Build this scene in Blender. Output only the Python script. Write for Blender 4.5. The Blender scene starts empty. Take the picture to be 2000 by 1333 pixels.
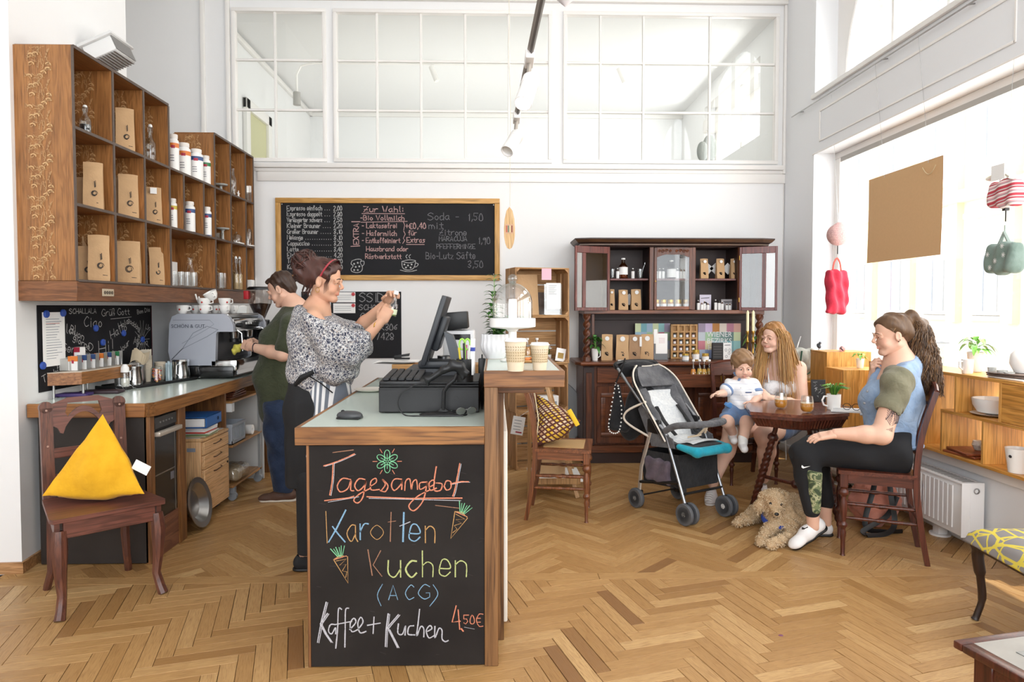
import bpy,bmesh,math,random
import numpy as np
from mathutils import Vector,Matrix,Euler,noise as mnoise
random.seed(7)
S=bpy.context.scene
COL=S.collection
R=math.radians
PI=math.pi
V=Vector
# camera
EYE=1.42
FPX,CXP,CYP=1333.,1000.,646.5
PITCH,YAW=R(2.0),math.atan(35/1333)
cam=bpy.data.objects.new('camera',bpy.data.cameras.new('camera'));COL.objects.link(cam)
cam.data.sensor_width=36;cam.data.lens=36*FPX/2000;cam.data.shift_y=-(666.5-CYP)/2000
cam.location=(0,0,EYE);cam.rotation_euler=(R(90)-PITCH,0,-YAW)
cam.data.clip_start=.05;cam.data.clip_end=200
S.camera=cam
def ray(px,py):
 x=(px-CXP)/FPX;y=-(py-CYP)/FPX
 fy=math.cos(PITCH)+math.sin(PITCH)*y;fz=-math.sin(PITCH)+math.cos(PITCH)*y
 c,s=math.cos(YAW),math.sin(YAW)
 return V((c*x+s*fy,-s*x+c*fy,fz))
def P(px,py,d):
 r=ray(px,py);t=d/r.y;return V((r.x*t,d,EYE+r.z*t))
def PZ(px,py,z=0.):
 r=ray(px,py);t=(z-EYE)/r.z;return V((r.x*t,r.y*t,z))
def PX(px,py,X):
 r=ray(px,py);t=X/r.x;return V((X,r.y*t,EYE+r.z*t))
# view, world, lights
S.view_settings.view_transform='Standard';S.view_settings.look='None'
S.view_settings.gamma=1;S.view_settings.use_curve_mapping=False
S.view_settings.exposure=0.0
S.cycles.max_bounces=7;S.cycles.diffuse_bounces=4;S.cycles.glossy_bounces=3
S.cycles.transmission_bounces=6;S.cycles.transparent_max_bounces=14
S.cycles.caustics_reflective=False;S.cycles.caustics_refractive=False
S.cycles.use_denoising=True;S.cycles.sample_clamp_indirect=6
w=bpy.data.worlds.new('sky');S.world=w;w.use_nodes=True
bg=w.node_tree.nodes['Background'];bg.inputs[0].default_value=(.92,.96,1.,1);bg.inputs[1].default_value=3.4
def lamp(name,kind,loc,energy,rot=(0,0,0),col=(1,1,1),**k):
 l=bpy.data.lights.new(name,kind);l.energy=energy;l.color=col
 for a,b in k.items():setattr(l,a,b)
 o=bpy.data.objects.new(name,l);COL.objects.link(o);o.location=loc;o.rotation_euler=rot
 return o
sd=V((-.22,.30,-1.0)).normalized()
lamp('sun','SUN',(8,2,10),6.0,sd.to_track_quat('-Z','Y').to_euler(),(1,.94,.84),angle=R(.6))
lamp('daylight_window_low','AREA',(3.35,3.0,1.95),80,(0,R(90),0),(1,1,1),shape='RECTANGLE',size=1.5,size_y=6.0)
lamp('daylight_window_high','AREA',(3.35,3.0,4.0),85,(0,R(72),0),(1,1,1),shape='RECTANGLE',size=1.3,size_y=6.0)
lamp('fill_light_rear','AREA',(0.2,-2.7,2.6),152,(R(82),0,0),(.97,.985,1),shape='RECTANGLE',size=5.0,size_y=3.4)  # soft area fill added behind the camera to brighten the room
lamp('daylight_back_room','AREA',(2.75,8.6,3.5),36,(0,R(90),0),(1,1,.98),shape='RECTANGLE',size=1.4,size_y=2.6)
lamp('fill_light_back_room_ceiling','AREA',(0.0,8.5,2.6),44,(R(180),0,0),(1,1,.98),shape='RECTANGLE',size=4.0,size_y=2.6)  # unseen up-facing lamp added inside the back room to brighten its ceiling
# materials
def lin(c):
 if isinstance(c,str):c=tuple(int(c[i:i+2],16)/255 for i in(0,2,4))
 return tuple((x/12.92 if x<=.04045 else((x+.055)/1.055)**2.4)for x in c[:3])+(1,)
MATS={}
class NT:
 def __init__(s,m):s.t=m.node_tree;s.n=s.t.nodes;s.l=s.t.links
 def new(s,t,**k):
  n=s.n.new(t)
  for a,b in k.items():
   if a.startswith('i_'):
    a=a[2:];key=int(a)if a.isdigit()else a.replace('_',' ')
    n.inputs[key].default_value=b
   else:setattr(n,a,b)
  return n
 def link(s,a,b):s.l.new(a,b)
 def coord(s,scale=(1,1,1),rot=(0,0,0),out='Object'):
  tc=s.new('ShaderNodeTexCoord');mp=s.new('ShaderNodeMapping');s.link(tc.outputs[out],mp.inputs[0])
  mp.inputs['Scale'].default_value=scale;mp.inputs['Rotation'].default_value=rot
  return mp.outputs[0]
 def noise(s,vec,scale,detail=3,rough=.5,dist=0):
  n=s.new('ShaderNodeTexNoise');n.inputs['Scale'].default_value=scale;n.inputs['Detail'].default_value=detail
  n.inputs['Roughness'].default_value=rough;n.inputs['Distortion'].default_value=dist
  s.link(vec,n.inputs['Vector']);return n.outputs['Fac']
 def ramp(s,fac,stops,interp='LINEAR'):
  r=s.new('ShaderNodeValToRGB');e=r.color_ramp.elements;r.color_ramp.interpolation=interp
  while len(e)<len(stops):e.new(.5)
  for i,(p,c)in enumerate(stops):e[i].position=p;e[i].color=c if len(c)==4 else lin(c)
  s.link(fac,r.inputs[0]);return r.outputs[0]
 def mix(s,fac,a,b,mode='MIX'):
  m=s.new('ShaderNodeMix',data_type='RGBA',blend_type=mode)
  for v,i in((fac,0),(a,6),(b,7)):
   if isinstance(v,(int,float,tuple)):m.inputs[i].default_value=v
   else:s.link(v,m.inputs[i])
  return m.outputs[2]
 def math(s,op,a,b=0.):
  m=s.new('ShaderNodeMath',operation=op)
  for v,i in((a,0),(b,1)):
   if isinstance(v,(int,float)):m.inputs[i].default_value=v
   else:s.link(v,m.inputs[i])
  return m.outputs[0]
def base(name,col,rough=.5,metal=0.,**k):
 m=bpy.data.materials.new(name);m.use_nodes=True;t=NT(m);b=t.n['Principled BSDF']
 b.inputs['Base Color'].default_value=lin(col);b.inputs['Roughness'].default_value=rough;b.inputs['Metallic'].default_value=metal
 for a,v in k.items():b.inputs[a.replace('_',' ')].default_value=v
 return m,t,b
def bump(t,b,h,strength,dist=.01):
 n=t.new('ShaderNodeBump');n.inputs['Strength'].default_value=strength;n.inputs['Distance'].default_value=dist
 t.link(h,n.inputs['Height']);t.link(n.outputs[0],b.inputs['Normal'])
def mat(name,col,rough=.5,metal=0.,var=0.,vs=8.,bmp=0.,bs=60.,alt=None,**k):
 if name in MATS:return MATS[name]
 m,t,b=base(name,col,rough,metal,**k)
 co=t.coord()
 if var or alt:
  f=t.noise(co,vs,4)
  c=lin(col);d=lin(alt)if alt else tuple(x*(1-var)for x in c[:3])+(1,)
  t.link(t.ramp(f,[(.3,d),(.7,c)]),b.inputs['Base Color'])
 if bmp:bump(t,b,t.noise(co,bs,3),bmp)
 MATS[name]=m;return m
def wood(name,c1,c2,axis=0,scale=1.,rough=.4,bmp=.08,knots=0.,c3=None,spec=.5):
 """grain runs along the axis; figure from stretched noise bands, pores as fine streaks"""
 if name in MATS:return MATS[name]
 m,t,b=base(name,c1,rough);b.inputs['Specular IOR Level'].default_value=spec
 sc=[9*scale]*3;sc[axis]=.9*scale;co=t.coord(tuple(sc))
 oi=t.new('ShaderNodeObjectInfo');vm=t.new('ShaderNodeVectorMath',operation='ADD');mm=t.math('MULTIPLY',oi.outputs['Random'],17.)
 t.link(co,vm.inputs[0]);t.link(mm,vm.inputs[1]);co=vm.outputs[0]
 n1=t.noise(co,1.2,3,.5,1.2)
 n1b=t.math('FRACT',t.math('MULTIPLY',n1,5.))
 rg=t.ramp(n1b,[(0,(0,0,0,1)),(.75,(1,1,1,1)),(1,(.1,.1,.1,1))])
 sc2=[140*scale]*3;sc2[axis]=5*scale;n2=t.noise(t.coord(tuple(sc2)),1,2)
 col=t.mix(rg,lin(c2),lin(c1));
 dk=lin(c3)if c3 else tuple(x*.55 for x in lin(c2)[:3])+(1,)
 col=t.mix(t.ramp(n2,[(.32,(.75,.75,.75,1)),(.5,(0,0,0,1))]),col,dk)
 t.link(col,b.inputs['Base Color'])
 bump(t,b,n2,bmp,.003)
 MATS[name]=m;return m
def glass(name,tint=(1,1,1),amt=.12,rough=.02):
 """thin clear sheet: transparent with an angle-dependent reflection"""
 if name in MATS:return MATS[name]
 m=bpy.data.materials.new(name);m.use_nodes=True;t=NT(m);t.n.clear()
 o=t.new('ShaderNodeOutputMaterial');tr=t.new('ShaderNodeBsdfTransparent');gl=t.new('ShaderNodeBsdfGlossy')
 tr.inputs[0].default_value=tuple(tint)+(1,);gl.inputs['Roughness'].default_value=rough
 lw=t.new('ShaderNodeLayerWeight');lw.inputs[0].default_value=.35
 f=t.math('ADD',t.math('MULTIPLY',lw.outputs['Facing'],.55),amt*.3)
 f=t.math('MULTIPLY',f,f);f=t.math('ADD',f,amt*.35)
 mx=t.new('ShaderNodeMixShader');t.link(f,mx.inputs[0]);t.link(tr.outputs[0],mx.inputs[1]);t.link(gl.outputs[0],mx.inputs[2])
 t.link(mx.outputs[0],o.inputs[0]);MATS[name]=m;return m
def fabric(name,col,alt=None,rough=.9,weave=500.,var=.15,bmp=.25,fold=0.):
 if name in MATS:return MATS[name]
 m,t,b=base(name,col,rough);b.inputs['Specular IOR Level'].default_value=.2
 b.inputs['Sheen Weight'].default_value=.15
 co=t.coord();f=t.noise(co,14,4);c=lin(col);d=lin(alt)if alt else tuple(x*(1-var)for x in c[:3])+(1,)
 g=t.noise(co,weave,1)
 cc=t.ramp(f,[(.35,d),(.65,c)]);cc=t.mix(t.ramp(g,[(.35,(.25,.25,.25,1)),(.6,(0,0,0,1))]),cc,d)
 t.link(cc,b.inputs['Base Color'])
 h=t.math('ADD',g,t.math('MULTIPLY',t.noise(co,22,3,.5,.8),6.*(1+fold)))
 bump(t,b,h,bmp,.004+.01*fold)
 MATS[name]=m;return m
def chalk(name,col):
 if name in MATS:return MATS[name]
 m,t,b=base(name,col,1.);b.inputs['Specular IOR Level'].default_value=0
 f=t.noise(t.coord(),420,2);t.link(t.ramp(f,[(.30,(.15,.15,.15,1)),(.42,(1,1,1,1))]),b.inputs['Alpha'])
 MATS[name]=m;return m
def light_mat(name,col,e):
 m,t,b=base(name,col,.5);b.inputs['Emission Color'].default_value=lin(col);b.inputs['Emission Strength'].default_value=e
 MATS[name]=m;return m
# mesh building
class MB:
 def __init__(s,M=None):s.v=[];s.f=[];s.mi=[];s.M=M or Matrix();s.i=0
 def add(s,vs,fs):
  n=len(s.v);M=s.M;s.v+=[M@V(p)for p in vs]
  s.f+=[tuple(n+k for k in f)for f in fs];s.mi+=[s.i]*len(fs);return s
 def box(s,x0,x1,y0,y1,z0,z1,b=0.):
  if x0>x1:x0,x1=x1,x0
  if y0>y1:y0,y1=y1,y0
  if z0>z1:z0,z1=z1,z0
  b=min(b,(x1-x0)*.45,(y1-y0)*.45,(z1-z0)*.45)
  if b<=0:
   return s.add([(x0,y0,z0),(x1,y0,z0),(x1,y1,z0),(x0,y1,z0),(x0,y0,z1),(x1,y0,z1),(x1,y1,z1),(x0,y1,z1)],[(0,3,2,1),(4,5,6,7),(0,1,5,4),(1,2,6,5),(2,3,7,6),(3,0,4,7)])
  bm=bmesh.new();bmesh.ops.create_cube(bm,size=1)
  bmesh.ops.scale(bm,vec=(x1-x0,y1-y0,z1-z0),verts=bm.verts);bmesh.ops.translate(bm,vec=((x0+x1)/2,(y0+y1)/2,(z0+z1)/2),verts=bm.verts)
  bmesh.ops.bevel(bm,geom=bm.edges[:],offset=b,segments=1 if b<.004 else 2,affect='EDGES',profile=.5)
  bm.verts.index_update();s.add([v.co[:]for v in bm.verts],[[v.index for v in f.verts]for f in bm.faces]);bm.free();return s
 def bc(s,c,sz,b=0.,rot=None):
  old=s.M;s.M=old@Matrix.Translation(c)@(Euler(rot).to_matrix().to_4x4()if rot else Matrix())
  x,y,z=sz;s.box(-x/2,x/2,-y/2,y/2,-z/2,z/2,b);s.M=old;return s
 def lathe(s,prof,n=20,c=(0,0,0),axis=None,a0=0.,a1=2*PI,sx=1.,sy=1.):
  old=s.M;s.M=old@Matrix.Translation(c)
  if axis is not None:s.M=s.M@V(axis).to_track_quat('Z','Y').to_matrix().to_4x4()
  full=abs(a1-a0-2*PI)<1e-6;m=n if full else n+1
  vs=[];fs=[]
  for r,z in prof:
   for k in range(m):
    a=a0+(a1-a0)*k/n;vs.append((r*math.cos(a)*sx,r*math.sin(a)*sy,z))
  for i in range(len(prof)-1):
   for k in range(n):
    k2=(k+1)%m
    q=[i*m+k,i*m+k2,(i+1)*m+k2,(i+1)*m+k]
    if prof[i][0]<1e-6:q=q[1:]if 0 else[q[0],q[2],q[3]]
    elif prof[i+1][0]<1e-6:q=[q[0],q[1],q[2]]
    fs.append(q)
  if full:
   if prof[0][0]>1e-6:fs.append(list(range(m))[::-1])
   if prof[-1][0]>1e-6:fs.append([(len(prof)-1)*m+k for k in range(m)])
  s.add(vs,fs);s.M=old;return s
 def open_lathe(s,prof,n=20,c=(0,0,0),axis=None,th=0.):
  """a shell: profile outside up then back down inside, no caps"""
  k=len(s.f);s.lathe(prof,n,c,axis)
  rm=(prof[0][0]>1e-6)+(prof[-1][0]>1e-6)
  if rm:del s.f[-rm:];del s.mi[-rm:]
  return s
 def cyl(s,a,b,r,r2=None,n=14):
  a=V(a);b=V(b);r2=r if r2 is None else r2
  return s.lathe([(r,0),(r2,(b-a).length)],n,a,b-a)
 def tube(s,pts,r,n=8,closed=False,flat=1.,up=None):
  pts=[V(p)for p in pts];N=len(pts);rs=r if isinstance(r,(list,tuple))else[r]*N
  vs=[];fs=[];prev=None
  for i,p in enumerate(pts):
   if closed:t=pts[(i+1)%N]-pts[i-1]
   else:t=pts[min(i+1,N-1)]-pts[max(i-1,0)]
   if t.length<1e-9:t=V((0,0,1))
   t.normalize()
   if prev is None:u=(V(up)if up else(V((0,0,1))if abs(t.z)<.9 else V((1,0,0))))
   else:u=prev
   u=(u-t*u.dot(t));u=u.normalized()if u.length>1e-6 else t.orthogonal().normalized()
   prev=u;w_=t.cross(u)
   for k in range(n):
    a=2*PI*k/n;vs.append(p+(u*math.cos(a)*flat+w_*math.sin(a))*rs[i])
  for i in range(N if closed else N-1):
   j=(i+1)%N
   for k in range(n):fs.append((i*n+k,i*n+(k+1)%n,j*n+(k+1)%n,j*n+k))
  if not closed:fs.append(tuple(range(n))[::-1]);fs.append(tuple((N-1)*n+k for k in range(n)))
  return s.add(vs,fs)
 def prism(s,pts,z0,z1):
  n=len(pts)
  a=sum(pts[i][0]*pts[(i+1)%n][1]-pts[(i+1)%n][0]*pts[i][1]for i in range(n))
  if a<0:pts=pts[::-1]
  return s.add([(x,y,z0)for x,y in pts]+[(x,y,z1)for x,y in pts],[tuple(range(n))[::-1],tuple(range(n,2*n))]+[(i,(i+1)%n,n+(i+1)%n,n+i)for i in range(n)])
 def sph(s,c,r,n=16,m=10,rot=None):
  if not isinstance(r,(tuple,list)):r=(r,r,r)
  old=s.M;s.M=old@Matrix.Translation(c)@(Euler(rot).to_matrix().to_4x4()if rot else Matrix())@Matrix.Diagonal((*r,1))
  s.lathe([(math.sin(PI*i/m)if 0<i<m else 0,-math.cos(PI*i/m))for i in range(m+1)],n);s.M=old;return s
 def grid(s,fn,nu,nv,closeu=False):
  vs=[fn(i/nu,j/nv)for j in range(nv+1)for i in range(nu if closeu else nu+1)];m=nu if closeu else nu+1
  return s.add(vs,[(j*m+i,j*m+(i+1)%m,(j+1)*m+(i+1)%m,(j+1)*m+i)for j in range(nv)for i in range(nu)])
 def ribbon(s,pts,w_,z=.0):
  """flat stroke in the local xy plane"""
  pts=[V((p[0],p[1]))for p in pts];N=len(pts);vs=[]
  for i,p in enumerate(pts):
   t=pts[min(i+1,N-1)]-pts[max(i-1,0)]
   if t.length<1e-9:t=V((1,0))
   t.normalize();nn=V((-t.y,t.x))*w_*.5*(.8+.4*random.random())
   if i==0:p=p-t*w_*.4
   if i==N-1:p=p+t*w_*.4
   vs+=[(p.x+nn.x,p.y+nn.y,z),(p.x-nn.x,p.y-nn.y,z)]
  return s.add(vs,[(2*i,2*i+1,2*i+3,2*i+2)for i in range(N-1)])
 def build(s,name,m,parent=None,ang=38,loc=None,rz=0.,label=None,kind=None):
  me=bpy.data.meshes.new(name);me.from_pydata([tuple(v)for v in s.v],[],s.f)
  for k in(m if isinstance(m,(list,tuple))else[m]):me.materials.append(k)
  if any(s.mi):me.polygons.foreach_set('material_index',s.mi)
  me.polygons.foreach_set('use_smooth',[True]*len(s.f));me.update()
  try:me.set_sharp_from_angle(angle=R(ang))
  except Exception:pass
  o=bpy.data.objects.new(name,me);COL.objects.link(o)
  if parent:o.parent=parent
  if loc is not None:o.location=loc
  if rz:o.rotation_euler.z=rz
  if label:o['label']=label
  if kind:o['kind']=kind
  return o
def tag(o,label,cat,group=None,kind=None):
 o['label']=label;o['category']=cat
 if group:o['group']=group
 if kind:o['kind']=kind
 return o
def thing(name,label,cat,loc=(0,0,0),rz=0.,group=None):
 o=bpy.data.objects.new(name,None);COL.objects.link(o);o.empty_display_size=.05
 o.location=loc;o.rotation_euler=(0,0,rz)if not isinstance(rz,(tuple,list))else rz;return tag(o,label,cat,group)
def one(name,label,cat,mb,m,loc=(0,0,0),rz=0.,group=None,ang=38):
 o=mb.build(name,m,None,ang);o.location=loc;o.rotation_euler=(0,0,rz)if not isinstance(rz,(tuple,list))else rz
 return tag(o,label,cat,group)
def struct(name,mb,m,parent=None,ang=38):
 o=mb.build(name,m,parent,ang)
 if not parent:o['kind']='structure'
 return o
KIDS={}
def dup(o,loc=None,rz=None,label=None,group=None,scale=None,parent=None):
 c=o.copy();COL.objects.link(c)
 if parent is not None:c.parent=parent
 for ch in[x for x in COL.objects if x.parent==o]:dup(ch,parent=c)
 if loc is not None:c.location=loc
 if rz is not None:c.rotation_euler=(0,0,rz)if not isinstance(rz,(tuple,list))else rz
 if label:c['label']=label
 if group:c['group']=group
 if scale is not None:c.scale=(scale,)*3 if isinstance(scale,(int,float))else scale
 return c
def swap(o,name,m):
 for ch in COL.objects:
  if ch.parent==o and ch.name.split('.')[0]==name:
   ch.data=ch.data.copy();ch.data.materials[0]=m
# lettering
GL={'A':'02 39 62|14 54','B':'02 09|~09 48 46 05|~05 55 53 42 02','C':'~68 49 16 14 32 63','D':'02 09|~09 48 66 64 32 02','E':'69 09 02 62|05 45','F':'69 09 02|05 45','G':'~68 39 06 04 32 63|63 65 45','H':'02 09|62 69|05 65','I':'22 29','J':'~49 43 22 03','K':'02 09|69 05|15 62','L':'09 02 52','M':'02 09 35 69 62','N':'02 09 62 69','O':'~39 06 03 32 63 66 39','P':'02 09|~09 58 56 05','Q':'~39 06 03 32 63 66 39|43 71','R':'02 09|~09 58 56 05|25 62','S':'~68 39 07 36 64 32 03','T':'09 69|39 32','U':'~09 04 32 64 69','V':'09 32 69','W':'09 22 37 42 69','X':'02 69|09 62','Y':'09 35 69|35 32','Z':'09 69 02 62|15 55','a':'~46 26 04 22 44|46 43 52','b':'09 02|~05 36 44 32 02','c':'~46 26 04 22 43','d':'~46 16 04 12 43|49 42','e':'~04 44 36 16 03 22 43','f':'~48 29 22|06 36','g':'~46 16 04 23 44|~46 41 20 01','h':'09 02|~05 26 45 42','i':'16 12|18 17','j':'26 21 10|28 27','k':'09 02|36 04 42','l':'19 13 22','m':'06 02|~05 26 34 32|~34 46 64 62','n':'06 02|~05 26 45 42','o':'~26 04 22 44 26','p':'06 00|~05 36 44 32 03','q':'~46 16 04 23 43|46 40','r':'06 02|~04 26 46','s':'~46 16 15 34 33 02','t':'28 23 42|06 46','u':'~06 03 22 44|46 42','v':'06 22 46','w':'06 12 25 42 56','x':'06 42|46 02','y':'06 23|46 10','z':'06 46 02 42','0':'~29 06 03 22 43 46 29','1':'17 29 22','2':'~08 29 47 02 42|02 42','3':'~08 39 47 15 44 22 03','4':'49 04 54|48 42','5':'59 09 06 36 44 22 03','6':'~48 05 13 33 35 04','7':'09 49 12','8':'~29 07 15 43 22 03 45 47 29','9':'~37 28 07 16 47|48 31','.':'12 13','-':'15 45','+':'05 45|23 27',',':'23 11','€':'~58 28 05 22 52|06 36|04 34','(':'~39 16 14 31','!':'19 14|13 12',')':'~19 36 34 11','/':'02 49',':':'13 14|16 17','?':'~08 39 46 24|23 22','~':'','ß':'~02 08 39 36 24 44 32','&':'~62 18 39 36 04 22 55'}
def strokes(ch):
 dots={'ö':'o','ü':'u','ä':'a','Ö':'O','Ü':'U'}
 ex=[]
 if ch in dots:ex=[[(1,8),(1.2,8.3)],[(3.2,8),(3.4,8.3)]];ch=dots[ch]
 g=GL.get(ch)
 if not g:return ex
 for s_ in g.split('|'):
  sm=s_.startswith('~');pts=[(int(p[0]),int(p[1]))for p in s_.lstrip('~').split()]
  if sm and len(pts)>2:
   q=[pts[0]]+pts+[pts[-1]];out=[]
   if pts[0]==pts[-1]:q=[pts[-2]]+pts+[pts[1]]
   for i in range(1,len(q)-2):
    p0,p1,p2,p3=map(V,q[i-1:i+3])
    for k in range(6):
     t=k/6;out.append(.5*((2*p1)+(p2-p0)*t+(2*p0-5*p1+4*p2-p3)*t*t+(3*p1-p0-3*p2+p3)*t**3))
   out.append(V(pts[-1]));pts=[tuple(p)for p in out]
  ex.append(pts)
 return ex
def write(mb,text,x,y,h,w_=.004,slant=0.,adv=None,jit=.25,z=0.,rot=0.,sx=1.,to=None):
 """single-stroke handwriting on the local xy plane; y is the baseline, h the capital height"""
 u=h/7.;cx=0.;cr,sr=math.cos(rot),math.sin(rot)
 if to is not None:
  nat=sum(4.2 if c_==' ' else max([p[0]for s_ in strokes(c_)for p in s_]+[2])+1.7 for c_ in text)-1.7;fx=(to-x)/(nat*u)
 else:fx=1.
 for ch in text:
  if ch==' ':cx+=4.2*sx;continue
  ss=strokes(ch);wd=max([p[0]for s_ in ss for p in s_]+[2]);dy=random.uniform(-jit,jit)
  for s_ in ss:
   q=[]
   for(a,b)in s_:
    X=(cx+a*sx+(b-2)*slant+random.uniform(-.1,.1)*jit*2)*u*fx;Y=(b-2+dy+random.uniform(-.1,.1)*jit*2)*u
    q.append((x+X*cr-Y*sr,y+X*sr+Y*cr))
   mb.ribbon(q,w_,z)
  cx+=(wd*sx+1.7)if adv is None else adv
 return x+cx*u*fx
def text_mesh(s_,size,name,m,parent,M,depth=.0006,align='CENTER',label=None):
 cu=bpy.data.curves.new(name,'FONT');cu.body=s_;cu.size=size;cu.align_x=align;cu.align_y='CENTER';cu.extrude=depth/2;cu.resolution_u=2
 o=bpy.data.objects.new(name,cu);COL.objects.link(o)
 me=bpy.data.meshes.new_from_object(o.evaluated_get(bpy.context.evaluated_depsgraph_get()));me.transform(M)
 bpy.data.objects.remove(o);me.name=name
 me.materials.clear();me.materials.append(m)
 o=bpy.data.objects.new(name,me);COL.objects.link(o);o.parent=parent
 if label:o['label']=label
 return o
FRONT=Matrix.Rotation(R(90),4,'X')
RIGHT=Matrix.Rotation(R(90),4,'Z')@FRONT
def T(x,y,z):return Matrix.Translation((x,y,z))
# signed-distance sculpting
class SDF:
 def __init__(s,h=.004):s.p=[];s.h=h;s.post=None
 def cap(s,a,b,ra,rb=None,k=.02,op='u',sq=None):
  s.p.append(('c',V(a),V(b),ra,ra if rb is None else rb,k,op,sq));return s
 def path(s,pts,rs,k=.02,op='u'):
  for i in range(len(pts)-1):s.cap(pts[i],pts[i+1],rs[i],rs[i+1],k,op)
  return s
 def ell(s,c,r,k=.02,op='u',M=None):
  s.p.append(('e',V(c),V(r if isinstance(r,(tuple,list,Vector))else(r,)*3),M or Matrix.Identity(3),0,k,op,None));return s
 def box(s,c,hs,r=.01,k=.01,op='u',M=None):
  s.p.append(('b',V(c),V(hs),M or Matrix.Identity(3),r,k,op,None));return s
 def half(s,p,n,k=.004):s.p.append(('h',V(p),V(n).normalized(),0,0,k,'i',None));return s
 def grid(s):
  lo=V((1e9,)*3);hi=-lo
  for q in s.p:
   if q[6]!='u':continue
   if q[0]=='c':
    pts=[(q[1],q[3]),(q[2],q[4])]
   else:
    pts=[(q[1],max(q[2])*1.05+(q[4]if q[0]=='b' else 0)+(V(q[2]).length-max(q[2])if q[0]=='b' else 0))]
   for c,r in pts:
    for i in range(3):lo[i]=min(lo[i],c[i]-r-.01);hi[i]=max(hi[i],c[i]+r+.01)
  h=s.h;n=[int((hi[i]-lo[i])/h)+3 for i in range(3)]
  ax=[np.float32(lo[i])+np.arange(n[i],dtype=np.float32)*np.float32(h)for i in range(3)]
  G=np.full(n,.5,np.float32)
  for q in s.p:
   t,a,b,c,r,k,op,sq=q
   if op=='i':sl=[slice(0,n[i])for i in range(3)]
   else:
    if t=='c':m=[(min(a[i]-c,b[i]-r),max(a[i]+c,b[i]+r))for i in range(3)]
    else:
     R_=(b.length+r)if t=='b' else max(b)
     m=[(a[i]-R_,a[i]+R_)for i in range(3)]
    e=k+3*h+.006
    sl=[slice(max(0,int((m[i][0]-e-lo[i])/h)),min(n[i],int((m[i][1]+e-lo[i])/h)+2))for i in range(3)]
   X=ax[0][sl[0]][:,None,None];Y=ax[1][sl[1]][None,:,None];Z=ax[2][sl[2]][None,None,:]
   if 0 in(X.size,Y.size,Z.size):continue
   if t=='c':
    d=b-a;L2=max(d.length_squared,1e-9)
    tt=np.clip(((X-a.x)*d.x+(Y-a.y)*d.y+(Z-a.z)*d.z)/L2,0,1)
    if sq:
     nx,ny,nz,f=sq
     dx=X-(a.x+d.x*tt);dy=Y-(a.y+d.y*tt);dz=Z-(a.z+d.z*tt);dn=dx*nx+dy*ny+dz*nz
     D=np.sqrt(dx*dx+dy*dy+dz*dz+dn*dn*(f*f-1))-(c+(r-c)*tt)
     D=D/(1+(f-1)*.5)
    else:
     D=np.sqrt((X-(a.x+d.x*tt))**2+(Y-(a.y+d.y*tt))**2+(Z-(a.z+d.z*tt))**2)-(c+(r-c)*tt)
   elif t=='e':
    Mi=c.transposed();x,y,z=X-a.x,Y-a.y,Z-a.z
    lx=Mi[0][0]*x+Mi[0][1]*y+Mi[0][2]*z;ly=Mi[1][0]*x+Mi[1][1]*y+Mi[1][2]*z;lz=Mi[2][0]*x+Mi[2][1]*y+Mi[2][2]*z
    k0=np.sqrt((lx/b.x)**2+(ly/b.y)**2+(lz/b.z)**2);k1=np.sqrt((lx/b.x**2)**2+(ly/b.y**2)**2+(lz/b.z**2)**2)
    D=k0*(k0-1)/np.maximum(k1,1e-6)
   elif t=='b':
    Mi=c.transposed();x,y,z=X-a.x,Y-a.y,Z-a.z
    lx=np.abs(Mi[0][0]*x+Mi[0][1]*y+Mi[0][2]*z)-b.x+r;ly=np.abs(Mi[1][0]*x+Mi[1][1]*y+Mi[1][2]*z)-b.y+r;lz=np.abs(Mi[2][0]*x+Mi[2][1]*y+Mi[2][2]*z)-b.z+r
    D=np.sqrt(np.maximum(lx,0)**2+np.maximum(ly,0)**2+np.maximum(lz,0)**2)+np.minimum(np.maximum(np.maximum(lx,ly),lz),0)-r
   else:D=(X-a.x)*b.x+(Y-a.y)*b.y+(Z-a.z)*b.z
   g=G[sl[0],sl[1],sl[2]]
   if op=='u':hh=np.clip(.5+.5*(g-D)/k,0,1);g2=g*(1-hh)+D*hh-k*hh*(1-hh)
   elif op=='s':hh=np.clip(.5-.5*(g+D)/k,0,1);g2=g*(1-hh)-D*hh+k*hh*(1-hh)
   else:hh=np.clip(.5-.5*(D-g)/k,0,1);g2=D*(1-hh)+g*hh+k*hh*(1-hh)
   G[sl[0],sl[1],sl[2]]=g2
  if s.post:G=s.post(G,ax)
  G[0]=G[-1]=.5;G[:,0]=G[:,-1]=.5;G[:,:,0]=G[:,:,-1]=.5
  return G,lo
 def build(s,name,m,parent=None,paint=None,smooth=1,origin=None):
  G,lo=s.grid();v,f=nets(G,lo,s.h)
  if smooth:v=relax(v,f,smooth)
  o3=V(origin)if origin is not None else V((0,0,0));v=v-np.array(o3)
  me=bpy.data.meshes.new(name);me.vertices.add(len(v));me.vertices.foreach_set('co',v.ravel())
  me.loops.add(f.size);me.loops.foreach_set('vertex_index',f.ravel().astype(np.int32))
  me.polygons.add(len(f));me.polygons.foreach_set('loop_start',np.arange(0,f.size,4,dtype=np.int32))
  me.polygons.foreach_set('use_smooth',np.ones(len(f),bool));me.update(calc_edges=True)
  if paint is not None:
   c=np.ones((len(v),4),np.float32);paint(v+np.array(o3),c);at=me.color_attributes.new('paint','FLOAT_COLOR','POINT');at.data.foreach_set('color',c.ravel())
  me.materials.append(m);o=bpy.data.objects.new(name,me);COL.objects.link(o)
  if parent:o.parent=parent
  return o
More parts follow.
